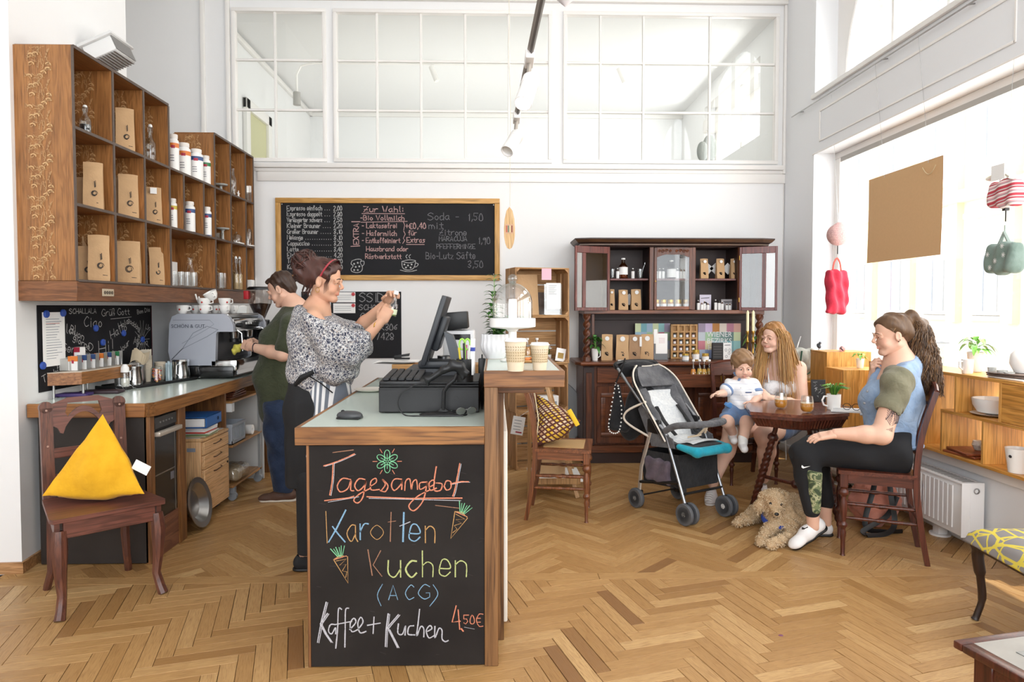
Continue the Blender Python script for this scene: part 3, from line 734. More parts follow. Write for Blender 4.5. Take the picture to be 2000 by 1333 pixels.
def tin(loc,r,h,band,label,rz=0.,group='tea tins on the wall shelf'):
 t=thing('tea_tin',label,'tin',loc,rz,group)
 MB().lathe([(0,0),(r,0),(r,h*.80),(r*.93,h*.84),(r*.72,h*.87),(r*.72,h*.90)],24).build('tin_body',mat('tin_white','efeeec',.3),t)
 MB().lathe([(r*.78,h*.89),(r*.8,h*.9),(r*.8,h*.985),(r*.74,h),(0,h)],24).build('tin_lid',mat('tin_lid','e6e0da',.4),t)
 bm_=mat('band_'+band,band,.4)
 MB().open_lathe([(r*1.004,h*.64),(r*1.004,h*.76)],24).build('colour_band',bm_,t);MB().open_lathe([(r*1.004,h*.01),(r*1.004,h*.04)],24).build('colour_band',bm_,t)
 e=MB()
 for i in range(5):a=-1.1+.12*i;e.M=Matrix.Rotation(a,4,'Z');e.box(r*1.004,r*1.006,-.004,.004,h*.62,h*.70)
 e.build('emblem',mat('emblem_red','a8243c',.5),t)
 q=MB()
 for i in range(3):
  for k in range(6):a=-1.35+.11*k+.02*i;q.M=Matrix.Rotation(a,4,'Z');q.box(r*1.003,r*1.005,-.0035,.0035,h*(.42-.07*i),h*(.445-.07*i))
 q.build('print_lines',mat('print_grey','8c8a90',.6),t);return t
def tumbler(loc,r,h,label,group,fill=None,cat='glass',m=None):
 t=thing('tumbler',label,cat,loc,0,group)
 MB().open_lathe([(0,0),(r*.8,.001),(r*.92,.01),(r,h),(r*.95,h),(r*.86,.012),(0,.008)],20).build('glass_wall',m or M_gl,t)
 if fill:MB().lathe([(0,.009),(r*.84,.012),(r*.9,h*fill[1]),(0,h*fill[1])],20).build('drink',fill[0],t)
 return t
def bottle(loc,r,h,label,group,neck=.3,cap=None,liquid=None,lab=None,gm=None,name='glass_bottle',swing=False):
 t=thing(name,label,'bottle',loc,0,group);sh=h*(1-neck)
 pr=[(0,0),(r*.9,0),(r,.006),(r,sh*.82),(r*.8,sh*.93),(r*.42,sh*1.08),(r*.34,h*.94),(r*.42,h*.95),(r*.42,h*.98),(r*.3,h*.98)]
 MB().open_lathe(pr,20).build('bottle_glass',gm or M_gl2,t)
 if liquid:MB().lathe([(0,.004),(r*.92,.008),(r*.92,min(sh*.82,h*liquid[1])),(r*.6 if h*liquid[1]>sh*.85 else 0,h*liquid[1]),(0,h*liquid[1])],18).build('liquid',liquid[0],t)
 if lab:MB().open_lathe([(r*1.01,sh*lab[1]),(r*1.01,sh*lab[2])],20).build('bottle_label',lab[0],t)
 if cap:MB().lathe([(0,h*.93),(r*.46,h*.93),(r*.46,h),(r*.4,h*1.01),(0,h*1.01)],14).build('bottle_cap',cap,t)
 if swing:
  MB().lathe([(0,h*.97),(r*.38,h*.97),(r*.42,h),(r*.3,h*1.04),(0,h*1.05)],14).build('stopper',M_white,t)
  MB().tube([(-r*.45,0,h*.84),(-r*.5,0,h*.96),(0,0,h*1.06),(r*.5,0,h*.96),(r*.45,0,h*.84),(r*.55,-.005,h*.80)],.0013,5).build('swing_wire',M_steel,t)
 return t
# WALL SHELF (left)
XF,XB=-2.22,-2.545;ya0,ya1=3.70,6.42
zz=[PX(160,549,XF).z,PX(162,402,XF).z,PX(160,254,XF).z,PX(157,98,XF).z];zf=PX(159,588,XF).z
yd=[ya0]+[PX(q,400,XF).y for q in(225.6,284.7,333,360.5,399,421,451.6,480.7)]+[ya1]
ws=thing('wall_shelf','long brown veneered compartment shelf with gold branch print hung over the left counter','shelf',(XB,ya0,zf))
def wp(nm,x0,x1,y0,y1,z0,z1,m,b=.001,lab=None):return MB().box(x0-XB,x1-XB,y0-ya0,y1-ya0,z0-zf,z1-zf,b).build(nm,m,ws,label=lab)
th=.016
wp('end_panel',XB,XF-.006,ya0,ya0+th,zz[0],zz[3],M_vin);wp('fascia',XB,XF,ya0,ya1,zf,zz[0]-.004,wood('veneer_fascia','7d5236','68422a',1,1.2,.42,.05))
wp('end_fascia',XB,XF,ya0-.004,ya0,zf,zz[0]-.002,wood('veneer_cross','8a5a38','714729',0,1.2,.42,.05))
levels=[(0,ya0,ya1),(1,ya0,ya1),(2,ya0,ya1),(3,ya0,yd[3]),(3,yd[6],ya1)]
for(l,a,b)in levels:
 z=zz[l];a_=a+th+.0005 if a==ya0 else a;wp('shelf_board',XB+.009,XF-.0065,a_,b,z-th/2,z+th/2,M_vinx);wp('edge_strip',XF-.006,XF,a+(th if a==ya0 else 0),b,z-th/2,z+th/2,M_edge,0)
for i,y in enumerate(yd):
 if i==0:wp('edge_strip',XF-.006,XF,y,y+th,zz[0],zz[3],M_edge,0);continue
 rngs=[(0,1,2),(0,1,2),(0,1,2),(1,),(1,),(0,1,2),(0,1,2),(0,1,2),(0,1,2)][i-1]
 for l in rngs:
  y_=y-th if i==9 else y-th/2
  wp('divider',XB,XF-.006,y_,y_+th,zz[l]+th/2,zz[l+1]-th/2,M_vin);wp('edge_strip',XF-.006,XF,y_,y_+th,zz[l]+th/2,zz[l+1]-th/2,M_edge,0)
wp('back_panel',XB,XB+.008,ya0+th,yd[3],zz[0],zz[3],M_vin);wp('back_panel',XB,XB+.008,yd[3],yd[6],zz[0],zz[2],M_vin);wp('back_panel',XB,XB+.008,yd[6],ya1,zz[0],zz[3],M_vin)
def branches(m,u0,u1,v0,v1,put,n):
 rs=random.Random(3);T_=.16
 tile=[]
 for k in range(24):
  x,y=rs.random(),rs.random()*T_;a=rs.uniform(0,2*PI);ln=rs.uniform(.03,.06);cv=rs.uniform(-22,22);q=[]
  for i in range(6):q.append((x,y));x+=math.cos(a)*ln/5/(u1-u0)*.8;y+=math.sin(a)*ln/5;a+=cv*ln/5
  tile.append((q,.0016))
  for i in(1,2,3,4):
   (px_,py_)=q[i];b=a+rs.choice((-1,1))*1.1;tile.append(([(px_,py_),(px_+math.cos(b)*.008/(u1-u0),py_+math.sin(b)*.008)],.0012))
  if k%3==0:tile.append(([(q[2][0]+.1*math.cos(t_),q[2][1]+.012*math.sin(t_))for t_ in(0,.5,1,1.5,2.,2.5)],.006))
 z=v0
 while z<v1:
  for q,w_ in tile:
   pts=[(u0+(u1-u0)*min(1,max(0,a)),z+b)for a,b in q if z+b<v1]
   if len(pts)>1:m.ribbon(pts,w_)
  z+=T_
m=MB(T(0,-.0045,0)@FRONT);branches(m,-2.465-XB,-2.325-XB,zz[0]-zf+.01,zz[3]-zf-.012,None,0);o=m.build('gold_print',M_gold,ws);o['kind']='stuff'
for i,y in enumerate(yd[1:],1):
 rngs=[(0,1,2),(0,1,2),(0,1,2),(1,),(1,),(0,1,2),(0,1,2),(0,1,2),(0,1,2)][i-1];y_=y-th if i==9 else y-th/2
 for l in rngs:
  m=MB(T(0,y_-ya0-.0008,0)@FRONT);branches(m,-2.465-XB,-2.325-XB,zz[l]-zf+.012,zz[l+1]-zf-.012,None,0);o=m.build('gold_print',M_gold,ws);o['kind']='stuff'
p=PX(210,572,XF)
o=MB(RIGHT);o.bc((p.y-ya0,p.z-zf,XF-XB+.003),(.115,.042,.006),.002)
o.build('outlet_plate',mat('beige_plate','b9aa93',.4),ws)
for i in range(4):MB(RIGHT).lathe([(0,0),(.010,0),(.010,.002),(0,.002)],12,(p.y-ya0-.036+i*.024,p.z-zf,XF-XB+.006)).build('outlet_socket',mat('socket_dark','5d5348',.5),ws)
p=PX(383,583,XF)
MB(RIGHT).tube([(p.y-ya0-.02,p.z-zf+.03,XF-XB+.004),(p.y-ya0-.03,p.z-zf-.01,XF-XB+.02),(p.y-ya0,p.z-zf-.035,XF-XB+.02),(p.y-ya0+.02,p.z-zf+.01,XF-XB+.012),(p.y-ya0+.04,p.z-zf-.02,XF-XB+.012)],.006,7).build('hook',M_white,ws)
def on(px,level,X=-2.32):q=PX(px,400,X);return V((X,q.y,zz[level]+.0085))
def hpx(loc,n):return n*loc.y/1333
wd=dict(stamp='circle')
for(px,lv,hp,wp_,X,lab,rz)in((247,2,84,30,-2.30,'crumpled kraft bag alone in the second compartment of the top row',.5),(183,1,90,31,-2.29,'kraft bag in the first compartment of the middle row, open top',.45),(251,1,84,32,-2.30,'kraft bag in the second compartment of the middle row',.5),(300,1,72,26,-2.31,'kraft bag with a white tag folded over its top, middle row',.5),(191,0,88,34,-2.29,'front kraft bag in the first compartment of the bottom row',.5),(248,0,80,40,-2.29,'widest kraft bag, second compartment of the bottom row',.35),(303,0,72,24,-2.31,'slim kraft bag in the third compartment of the bottom row',.6)):
 L=on(px,lv,X);b_=bag(L,hpx(L,hp),hpx(L,wp_)*1.05,lab,rz,lean=R(-2))
 if 'white tag' in lab:MB().box(-.02,.02,-.028,-.024,hpx(L,hp)*.82,hpx(L,hp)*.98).build('paper_tag',M_lab,b_)
for(px,lv,hp,X,lab)in((166,1,62,-2.36,'half-hidden kraft bag at the left edge of the middle row'),(235,1,78,-2.36,'kraft bag behind the open one in the middle row, second compartment'),(166,0,66,-2.36,'half-hidden kraft bag at the left edge of the bottom row'),(178,0,86,-2.37,'kraft bag just behind the front one, bottom row first compartment')):
 L=on(px,lv,X);bag(L,hpx(L,hp),.10,lab,.5,d=.05)
L=on(170,2,-2.30);bottle(L,.030,hpx(L,56),'small swing-top bottle with dark beans in the top left compartment','bottles on the wall shelf',.34,None,(mat('dark_beans','2b2a30',.5),.38),None,None,'swing_bottle',True)
L=on(296,2,-2.31);bottle(L,.034,hpx(L,72),'clear swing-top bottle in the third compartment of the top row','bottles on the wall shelf',.36,None,None,None,None,'swing_bottle',True)
for px,hp,rp,cc,lab in((341,72,9.5,'d9792f','orange-banded tea tin with red cap, nearest on top of the low section'),(361,68,12,'d9792f','large orange-banded tea tin on top of the low section'),(385,62,12,'2e4a7c','dark blue banded tea tin on top of the low section'),(403,57,9.5,'2f7a4b','green-banded tea tin on top of the low section')):
 L=on(px,2,-2.29 if px!=361 else-2.33);tin(L,hpx(L,rp),hpx(L,hp),cc,lab,-.4)
for px,hp,rp,cc,lab in((337,58,8,'c9b23f','yellow-banded tea tin in the first narrow compartment'),(370,60,10,'2e4a7c','blue-banded tea tin in the middle narrow compartment'),(404,56,8,'2e4a7c','blue-banded tea tin in the last narrow compartment')):
 L=on(px,1,-2.29 if px<400 else-2.255);tin(L,hpx(L,rp),hpx(L,hp),cc,lab,-.4)
for i,px in enumerate((338,345,352,358,364,371,377)):
 L=on(px,0,(-2.29,-2.36)[i%2]);tumbler(L,.026,hpx(L,29),['first','second','third','fourth','fifth','sixth','seventh'][i]+' small clear glass from the left in the wide bottom compartment','small glasses in the wide bottom compartment')
L=on(370,0,-2.36);t=thing('carafe','clear round-bellied carafe behind the small glasses','carafe',L)
MB().open_lathe([(0,0),(.045,0),(.055,.03),(.05,.08),(.022,.15),(.016,.20),(.022,.235)],22).build('carafe_glass',M_gl,t)
MB().open_lathe([(.0225,.232),(.025,.235),(.0225,.238)],22).build('carafe_rim',M_gl,t)
L=on(338,0,-2.50);one('white_card','white card standing at the back of the wide bottom compartment','card',MB().box(-.003,.003,-.05,.05,0,hpx(L,50),.001),M_paper,L)
def cakeplate(L,r,h,lab,gm=M_white):
 t=thing('cake_plate',lab,'plate',L);MB().lathe([(0,0),(r*.5,0),(r*.42,.006),(.012,.015),(.010,h*.8),(.02,h-.008)],20).build('plate_foot',gm,t)
 MB().lathe([(0,h-.01),(r*.9,h-.006),(r,h+.004),(r*.98,h+.006),(r*.88,h-.002),(0,h-.004)],26).build('plate_top',gm,t);return t
L=on(432,2,-2.275);cakeplate(L,.055,.055,'grey footed plate in the top row of the far section',mat('grey_ceramic','a7aaa8',.3))
L=on(434,1,-2.275);cakeplate(L,.055,.10,'grey footed plate over a small bowl, middle row of the far section',MATS['grey_ceramic'])
L=on(427,1,-2.245);one('glass_bowl','small clear bowl in the middle row of the far section','bowl',MB().open_lathe([(0,.0),(.02,0),(.033,.05),(.03,.05),(.018,.006),(0,.005)],20),M_gl2,L)
L=on(456,2,-2.28);bottle(L,.028,hpx(L,55),'clear bottle with a white star ornament leaning on it, far section','bottles on the wall shelf',.3)
t=MB();
for k in range(5):a=R(90+72*k);t.cyl((0,0,0),(0,.032*math.cos(a),.032*math.sin(a)),.007,.003,8)
one('star_ornament','white star ornament in the top row of the far section','ornament',t,M_white,on(466,2,-2.25)+V((0,0,.03)))
L=on(461,1,-2.27);t=thing('butter_dome','glass dome on a white plate, middle row of the far section','dome',L)
MB().box(-.05,.05,-.06,.06,0,.014,.006).build('dish',M_white,t);MB().open_lathe([(.045,.014),(.045,.05),(.035,.075),(.015,.09),(0,.092)],20).build('dome_glass',M_gl2,t);MB().sph((0,0,.10),.008,10,8).build('dome_knob',M_gl2,t)
L=on(484,1,-2.25);t=thing('bell_jar','tall narrow bell jar in the last compartment of the middle row','dome',L)
MB().open_lathe([(.036,.012),(.036,.13),(.028,.155),(0,.165)],20).build('dome_glass',M_gl2,t);MB().lathe([(0,0),(.05,0),(.055,.01),(0,.012)],20).build('dish',M_white,t)
L=on(485,2,-2.26);t=MB();t.open_lathe([(.03,0),(.03,.15)],4);one('glass_vase','clear square vase in the last compartment of the top row','vase',t,M_gl2,L)
for i,px in enumerate((429,435)):L=on(px,0,-2.26-.02*i);tumbler(L,.026,hpx(L,31),['front','rear'][i]+' one of two tall tumblers in the bottom row of the far section','tall tumblers, far section')
for i,px in enumerate((459,466)):
 L=on(px,0,-2.26-.02*i);bottle(L,.028,hpx(L,62),['near','far'][i]+' swing-top bottle of beige syrup, bottom row of the far section','beige syrup bottles',.4,None,(mat('syrup_beige','c9a778',.4),.5),None,None,'swing_bottle',True)
L=on(487,0,-2.25);t=thing('white_box','small white box in the last bottom compartment','box',L);MB().box(-.03,.03,-.045,.045,0,.10,.002).build('carton',M_paper,t);MB(RIGHT).ribbon([(-.02,.02),(.0,.05),(.02,.03)],.003,.031).build('box_print',M_ink,t)
A=P(212,96,4.42);t=thing('heater_unit','pale grey slatted heater box tilted on the wall above the wall shelf','heater',(A.x-.01,A.y,A.z),(R(0),R(-24),R(0)));t.scale=(.80,.56,1.15)
MB().box(-.14,.14,-.24,.24,.005,.022,.004).build('top_plate',mat('heater_grey','d2d2d1',.5),t)
MB().box(-.115,.115,-.21,.21,-.075,.005,.008).build('housing',mat('heater_body','dcdcdb',.5),t)
for i in range(12):MB().bc((.118,0,-.068+i*.0068),(.012,.40,.0035),0,(0,.5,0)).build('slat',mat('slat_grey','8d8b89',.5),t)
for i in range(9):MB().bc((-.09+i*.023,0,-.079),(.014,.40,.004),0,(0,.3,0)).build('slat',MATS['slat_grey'],t)
MB().box(-.17,-.1,-.02,.02,.0,.02).build('wall_bracket',MATS['heater_grey'],t)
# LEFT COUNTER
ZT=.895;M_lam=mat('mint_laminate','cdd9d0',.22,var=.02);M_oak=wood('oak_edge','a06c3c','85552c',0,.8,.4,.06);M_oaky=wood('oak_edge_side','8e6238','744b29',1,.8,.4,.06)
M_dark=mat('dark_board','2d2623',.55,var=.25,vs=4,bmp=.1,bs=20);M_oakz=wood('oak_post','8f6136','6e4727',2,.8,.5,.08)
ct=thing('counter','left serving counter with mint laminate top, oak edges and dark front','counter',(0,0,0))
MB().prism([(-2.525,3.758),(-1.905,3.758),(-1.875,3.80),(-1.875,5.95),(-2.525,5.95)],ZT-.003,ZT-.0008).build('laminate_top',M_lam,ct)
MB().box(-2.524,-1.895,3.735,3.757,ZT-.075,ZT,.003).build('edge_board',M_oak,ct)
MB().prism([(-1.905,3.735),(-1.86,3.80),(-1.86,5.97),(-1.882,5.97),(-1.882,3.80),(-1.905,3.76)],ZT-.075,ZT-.0009).build('edge_board',M_oaky,ct)
MB().box(-2.525,-1.885,3.758,5.95,ZT-.07,ZT-.0035).build('core_board',M_oaky,ct)
MB().box(-2.49,-1.905,3.77,3.79,0.005,ZT-.075,.002).build('front_panel',M_dark,ct)
MB().box(-1.92,-1.885,3.77,3.82,0.0,ZT-.075,.003).build('corner_post',M_oakz,ct)
MB().box(-1.98,-1.885,4.11,4.20,0.0,ZT-.075,.003).build('post',M_oakz,ct)
MB().box(-2.5,-1.9,4.17,4.19,.0,ZT-.075).build('partition',M_oakz,ct)
MB().box(-2.5,-1.93,4.92,4.945,.45,ZT-.075).build('partition',M_oakz,ct)
MB().box(-2.5,-1.9,5.86,5.88,.0,ZT-.075).build('partition',M_oakz,ct)
MB().box(-2.50,-2.49,4.2,5.9,.0,ZT-.075).build('back_board',mat('grey_board','6f6f70',.7),ct)
MB().box(-2.0,-1.895,3.83,4.11,.0,.215,.003).build('plinth',wood('plinth','8a5c45','6f4634',1,.8,.5),ct)
t=thing('dishwasher','black glass-fronted dishwasher built under the left counter','dishwasher',(-1.9,3.835,.22))
MB().box(-.58,0,0,.265,0,.585,.003).build('body',M_black,t);MB().box(0,.006,.004,.262,0,.49,.002).build('door',M_blackg,t)
MB().box(0,.008,.004,.262,.515,.58,.002).build('control_panel',mat('panel_dark','3a3836',.3),t)
MB().box(.006,.04,-.005,.27,.475,.50,.004).build('handle',mat('handle_beige','c9bfb2',.35,.4),t)
MB().box(.006,.008,.235,.24,.0,.47).build('trim_strip',M_steel,t);MB().box(.006,.008,.004,.235,.25,.256).build('trim_strip',M_steel,t);MB().box(.006,.0075,.18,.22,.19,.235).build('sticker',mat('dim_label','6d6a70',.5),t)
for i in range(5):MB(RIGHT).lathe([(0,0),(.006,0),(.006,.004),(0,.004)],10,(.06+i*.035,.548,.008)).build('button',M_steel,t)
t=thing('dog_bowl','steel bowl leaning on edge beside the counter post','bowl',(-1.93,4.36,.165),(0,R(78),0))
MB().open_lathe([(.02,0),(.09,0),(.13,.05),(.16,.055),(.16,.06),(.125,.055),(.088,.008),(0,.008)],28).build('bowl_shell',M_steel,t)
t=thing('drawer_unit','light beech rolling drawer unit tucked under the left counter','drawers',(-1.90,4.49,0));M_be=wood('beech','d8ad7d','c89a69',2,1.,.45,.04);M_bex=wood('beech_front','dcb183','cc9e6d',1,1.,.45,.04)
MB().box(-.56,-.02,0,.42,.055,.535,.004).build('carcass',M_be,t);MB().box(-.56,.0,0,.42,.535,.555,.004).build('top_board',M_be,t);MB().box(-.55,-.03,.02,.40,.555,.559).build('top_sheet',mat('grey_sheet','b9bbbd',.4),t)
for a,b in((.445,.53),(.35,.44),(.06,.345)):
 d_=MB().box(-.02,0,.005,.415,a,b,.003).build('drawer',M_bex,t);z=b-.035
 MB().tube([(0,.15,z),(.014,.16,z+.002),(.016,.21,z+.005),(.014,.26,z+.008),(0,.27,z+.01)],.0035,6).build('handle',mat('bronze','5b4436',.4,.6),d_)
MB(RIGHT).lathe([(0,0),(.008,0),(.008,.005),(0,.005)],12,(.385,.32,0)).build('lock',M_black,t)
MB().box(-.11,-.055,-.001,0,.47,.495).build('label',mat('grey_label','8d95a2',.5),t);
for x in(-.08,-.5):
 for y in(.05,.37):
  c_=MB().cyl((x,y-.012,.027),(x,y+.012,.027),.026,n=14).build('caster',mat('caster_grey','55565a',.5),t);MB().box(x-.02,x+.02,y-.02,y+.02,.045,.058).build('caster_fork',M_black,c_)
t=thing('magazine_stack','loose stack of magazines and papers on the drawer unit','papers',(-2.02,4.62,.5595))
z=0
for i,cc in enumerate(('b9b08f','6f8a5a','d9d4c9','c0392f','e8e6e3','efeeee')):MB().bc((random.uniform(-.01,.01),random.uniform(-.01,.01),z+.005+.003*(i>3)),(.24,.2,.008+.006*(i>3)),.001,(0,0,random.uniform(-.1,.1))).build('magazine',mat('mag%d'%i,cc,.4),t);z+=.0085+.006*(i>3)
t=thing('ring_binder','blue ring binder lying on the magazines','binder',(-2.02,4.63,.5595+z+.002),.05)
MB().box(-.13,.13,-.14,.14,0,.006,.001).box(-.13,.13,-.14,.14,.066,.072,.001).box(.122,.13,-.14,.14,0,.072,.001).build('binder_cover',mat('binder_blue','2a62a6',.4),t)
MB().box(-.12,.115,-.135,.135,.008,.06,.001).build('binder_papers',M_paper,t);MB(RIGHT).open_lathe([(.008,0),(.012,.001),(.012,.003),(.008,.003)],16,(.07,.036,.130)).build('finger_ring',M_black,t)
t=thing('trolley','wooden three-tier trolley on casters beyond the drawer unit','trolley',(-1.90,4.98,0))
for z in(.10,.395,.72):MB().box(-.42,0,0,.62,z,z+.016,.002).build('shelf_board',wood('trolley_oak','b98a58','9c6f42',1,.9,.4),t)
for x,y in((-.41,.58),(-.02,.58),(-.41,.02)):MB().box(x,x+.02,y,y+.02,.1,.74).build('frame_post',mat('trolley_grey','9fa3a5',.4,.3),t)
MB().box(-.06,.005,-.02,.03,.66,.72).build('bracket',mat('bracket_white','d9dadb',.4),t)
for x in(-.02,-.38):
 for y in(.04,.58):MB().cyl((x,y-.013,.033),(x,y+.013,.033),.033,n=16).box(x-.02,x+.02,y-.02,y+.02,.05,.10,.003).build('caster',mat('trolley_caster','8b9197',.5),t)
t=thing('crate_basket','grey-blue plastic basket on the middle tier of the trolley','basket',(-2.04,5.10,.412))
M_bk=mat('basket_grey','aeb5bf',.5);w_=MB()
w_.box(-.15,.13,-.10,.16,0,.006).box(-.15,-.145,-.10,.16,0,.15).box(.125,.13,-.10,.16,0,.03).box(.122,.135,-.105,.165,.13,.15).box(-.15,.13,.155,.16,0,.15).box(-.15,.13,-.10,-.095,0,.15).build('basket_shell',M_bk,t)
for i in range(9):MB().box(.125,.13,-.095+i*.029,-.083+i*.029,.03,.13).build('basket_slat',M_bk,t)
bottle((-2.08,5.02,.412),.02,.20,'small white-capped bottle behind the plastic basket',None,.3,M_white)
t=thing('paper_roll','white paper roll lying beside the basket on the trolley','roll',(-1.96,5.42,.452),0);MB().open_lathe([(.012,0),(.038,0),(.038,.13),(.012,.13),(.012,0)],20,(0.05,0,0),(-1,0,0)).build('paper',M_paper,t)
mb=MB().box(-.30,0,0,.28,0,.1);t=thing('bread_bag','clear plastic bag of bread rolls on the lowest tier of the trolley','bag',(-2.0,5.10,.118));s_=SDF(.008)
for i in range(9):s_.ell((random.uniform(-.09,.08),random.uniform(-.06,.2),.04+.03*(i%2)),(.05,.045,.04),k=.02)
s_.build('bread',mat('bread','d9c7a8',.8,var=.2,vs=30),t)
s_=SDF(.01);s_.box((0,.07,.055),(.11,.15,.055),.04,.02);s_.post=lambda G,ax:G+.004*np.sin(ax[0][:,None,None]*90+ax[2][None,None,:]*60)*np.sin(ax[1][None,:,None]*80);s_.build('plastic',glass('plastic_film',(.95,.94,.92),.5,.15),t)
for i in range(4):one('wooden_board','red-brown serving board, number %s from the bottom of the stack on the trolley'%('one','two','three','four')[i],'board',MB().box(-.13,.12,-.16,.16,0,.014,.003),wood('redwood','8a4f33','6f3d27',1,1,.4),(-2.06,5.22+.01*(i%2),.737+i*.0165),.05*i,'serving boards on the trolley')
one('white_hardboard','tall white hardboard leaning behind the trolley','board',MB().box(-.55,0,0,.016,0,.70,.002),mat('panel_white','d2d3d2',.5),(-1.90,5.64,0.004))
t=thing('low_cabinet','brown low cabinet at the far end behind the man','cabinet',(-1.88,5.99,0));MB().box(-.6,0,0,.45,.04,.86,.003).build('carcass',M_vin,t);MB().box(-.55,-.02,.02,.43,0,.04).build('plinth',M_black,t);MB().box(-.6,.01,-.01,.46,.86,.89,.003).build('top_board',M_oaky,t)
# chalk board with greetings
b_=thing('greeting_board','black chalkboard covered in greetings on the wall behind the left counter','chalkboard',(-2.547,3.87,.94));W_,H_=1.26,.49
MB().box(0,.006,0,W_,0,H_,.001).build('slate',mat('slate','1c1b1e',.8,var=.3,vs=6,Specular_IOR_Level=.25),b_)
MB().box(0,.008,W_,W_+.004,0,H_).build('red_edge',mat('dark_red','5d2530',.6),b_)
m=MB(T(.0075,0,0)@RIGHT);random.seed(11)
for tx,x,y,h,ro in(('Ciao',.42,.36,.062,-.05),('Hallo',.72,.27,.055,.25),('Hi!',.58,.17,.09,.05),('bonjour',.74,.12,.045,.45),('HELLO',.30,.10,.05,.5),('Aloha',1.0,.22,.05,-.1),('goddag',.93,.38,.035,-.45),('Servus',.2,.22,.05,-.15),('Buon',.28,.33,.045,-.4),('giorno',.31,.28,.04,-.4),('Tschüs',.03,.05,.04,.3),('Ola!',.18,.33,.055,-.1),('AEIOU',.52,.02,.05,0),('HEJ',.16,.12,.05,.1),('Cheers',1.02,.09,.04,1.2),('Grüß Gott',.62,.42,.045,.02),('SCHALLALA',.28,.44,.03,0),('Bom Dia',1.06,.43,.03,.1),('Merhaba',.80,.02,.032,.1),('Hola',.82,.33,.04,.3),('Hoi',.06,.36,.04,0),('Jo',1.18,.32,.04,-.3)):
 write(m,tx,x,y,h,.0042,.0,rot=ro)
for k in range(14):
 a=k*2*PI/14;m.ribbon([(1.12+.03*math.cos(a),.245+.03*math.sin(a)),(1.12+.105*math.cos(a),.245+.14*math.sin(a))],.003)
m.ribbon([(.72,.40),(.98,.41)],.003);o=m.build('chalk_writing',chalk('chalk_dim','b9b7b6'),b_);o['kind']='stuff'
s_=thing('notice_sheet','white printed sheet held by blue magnets on the greeting board','paper',(-2.537,3.90,1.08));MB().box(0,.001,.0,.20,0,.31).build('sheet',M_paper,s_)
m=MB(RIGHT);random.seed(5)
for i in range(16):m.ribbon([(.03,.27-i*.015),(.03+random.uniform(.08,.14),.27-i*.015)],.003,.0015)
m.build('print_lines',mat('print_grey2','8a8f99',.7),s_);MB(RIGHT).ribbon([(.03,.245),(.15,.245)],.003,.0017).build('red_line',mat('red_line','c0584f',.7),s_)
for i,(u,v)in enumerate(((.06,.44),(.21,.445),(.545,.345),(.62,.25),(.87,.30),(1.06,.285),(.02,.15),(.205,.15),(.62,.125),(1.12,.245))):
 if i==5:continue
 m=MB(RIGHT).lathe([(0,0),(.022,0),(.022,.008),(.018,.012),(0,.012)],18)
 one('magnet',['blue magnet at the sheet top left','blue magnet at the sheet top right','blue magnet right of the word Ciao','blue magnet right of the word Hi','blue magnet between bonjour and Aloha','','blue magnet at the sheet bottom left','blue magnet at the sheet bottom right','lowest blue magnet, just above the sugar jar','blue magnet in the middle of the chalk star'][i],'magnet',m,mat('magnet_blue','2d4fa6',.5),(-2.5405 if i not in(0,1,6,7)else-2.5355,3.87+u,.94+v),0,'blue magnets on the greeting board')
# riser shelf with tea tins
q=[PZ(105,779,ZT),PZ(163,775,ZT),PZ(247,757,ZT)]
t=thing('riser_shelf','small walnut riser shelf on steel legs standing on the left counter','shelf',(q[1].x,q[1].y,ZT));o_=q[1]
pts=[(q[0].x-.03,q[0].y-.03),(q[1].x+.01,q[1].y-.03),(q[2].x+.03,q[2].y+.02),(q[2].x-.14,q[2].y+.03),(-2.53,q[1].y+.30),(-2.53,q[0].y-.02)]
pts=[(a-o_.x,b-o_.y)for a,b in pts]
MB().prism(pts,.145,.150).build('shelf_board',mat('riser_top','cdbfae',.5),t)
for i in(0,1):a,b=V(pts[i]),V(pts[i+1]);d_=(b-a).normalized();n_=V((-d_.y,d_.x));c_=[a,b,b+n_*.012,a+n_*.012];MB().prism([tuple(x)for x in c_],.075,.146).build('fascia',wood('riser_walnut','a06c40','87552f',0,1.,.4)if i==0 else M_vinx,t)
for a in q+[V((-2.5,q[1].y+.2,0))]:MB().cyl((a.x-o_.x,a.y-o_.y+.0,0),(a.x-o_.x,a.y-o_.y,.145),.0075,n=12).build('leg',M_steel,t)
zr=ZT+.151
for i,(px,cc)in enumerate(((163,'d9792f'),(178,'2e4a7c'),(193,'2e4a7c'),(207,'d9792f'),(222,'2e4a7c'),(235,'2f7a4b'))):
 A=o_.lerp(q[2],i/5.3)+V((-.06,.02,0));
 s_=thing('tea_packet',['orange','first dark blue','second dark blue','second orange','third dark blue','green'][i]+' topped tea packet in the row on the riser shelf','packet',(A.x,A.y,zr),.1,'tea packets in a row on the riser shelf')
 MB().box(-.026,.026,-.018,.018,0,.085,.002).build('packet_box',M_lab,s_);MB().box(-.0265,.0265,-.019,-.018,.055,.086).box(.026,.027,-.018,.018,.055,.086).build('colour_top',mat('band_'+cc,cc,.4),s_)
 MB().box(-.006,.006,-.020,-.019,.043,.062).build('emblem',MATS['emblem_red'],s_);MB().box(.030,.0315,-.022,.022,0,.09).build('divider_plate',M_steel,s_)
one('grey_tin_box','plain grey box at the left end of the riser shelf','box',MB().box(-.055,.055,-.03,.03,0,.07,.003),mat('grey_box','b5b3ae',.5),(o_.x-.12,o_.y+.03,zr))
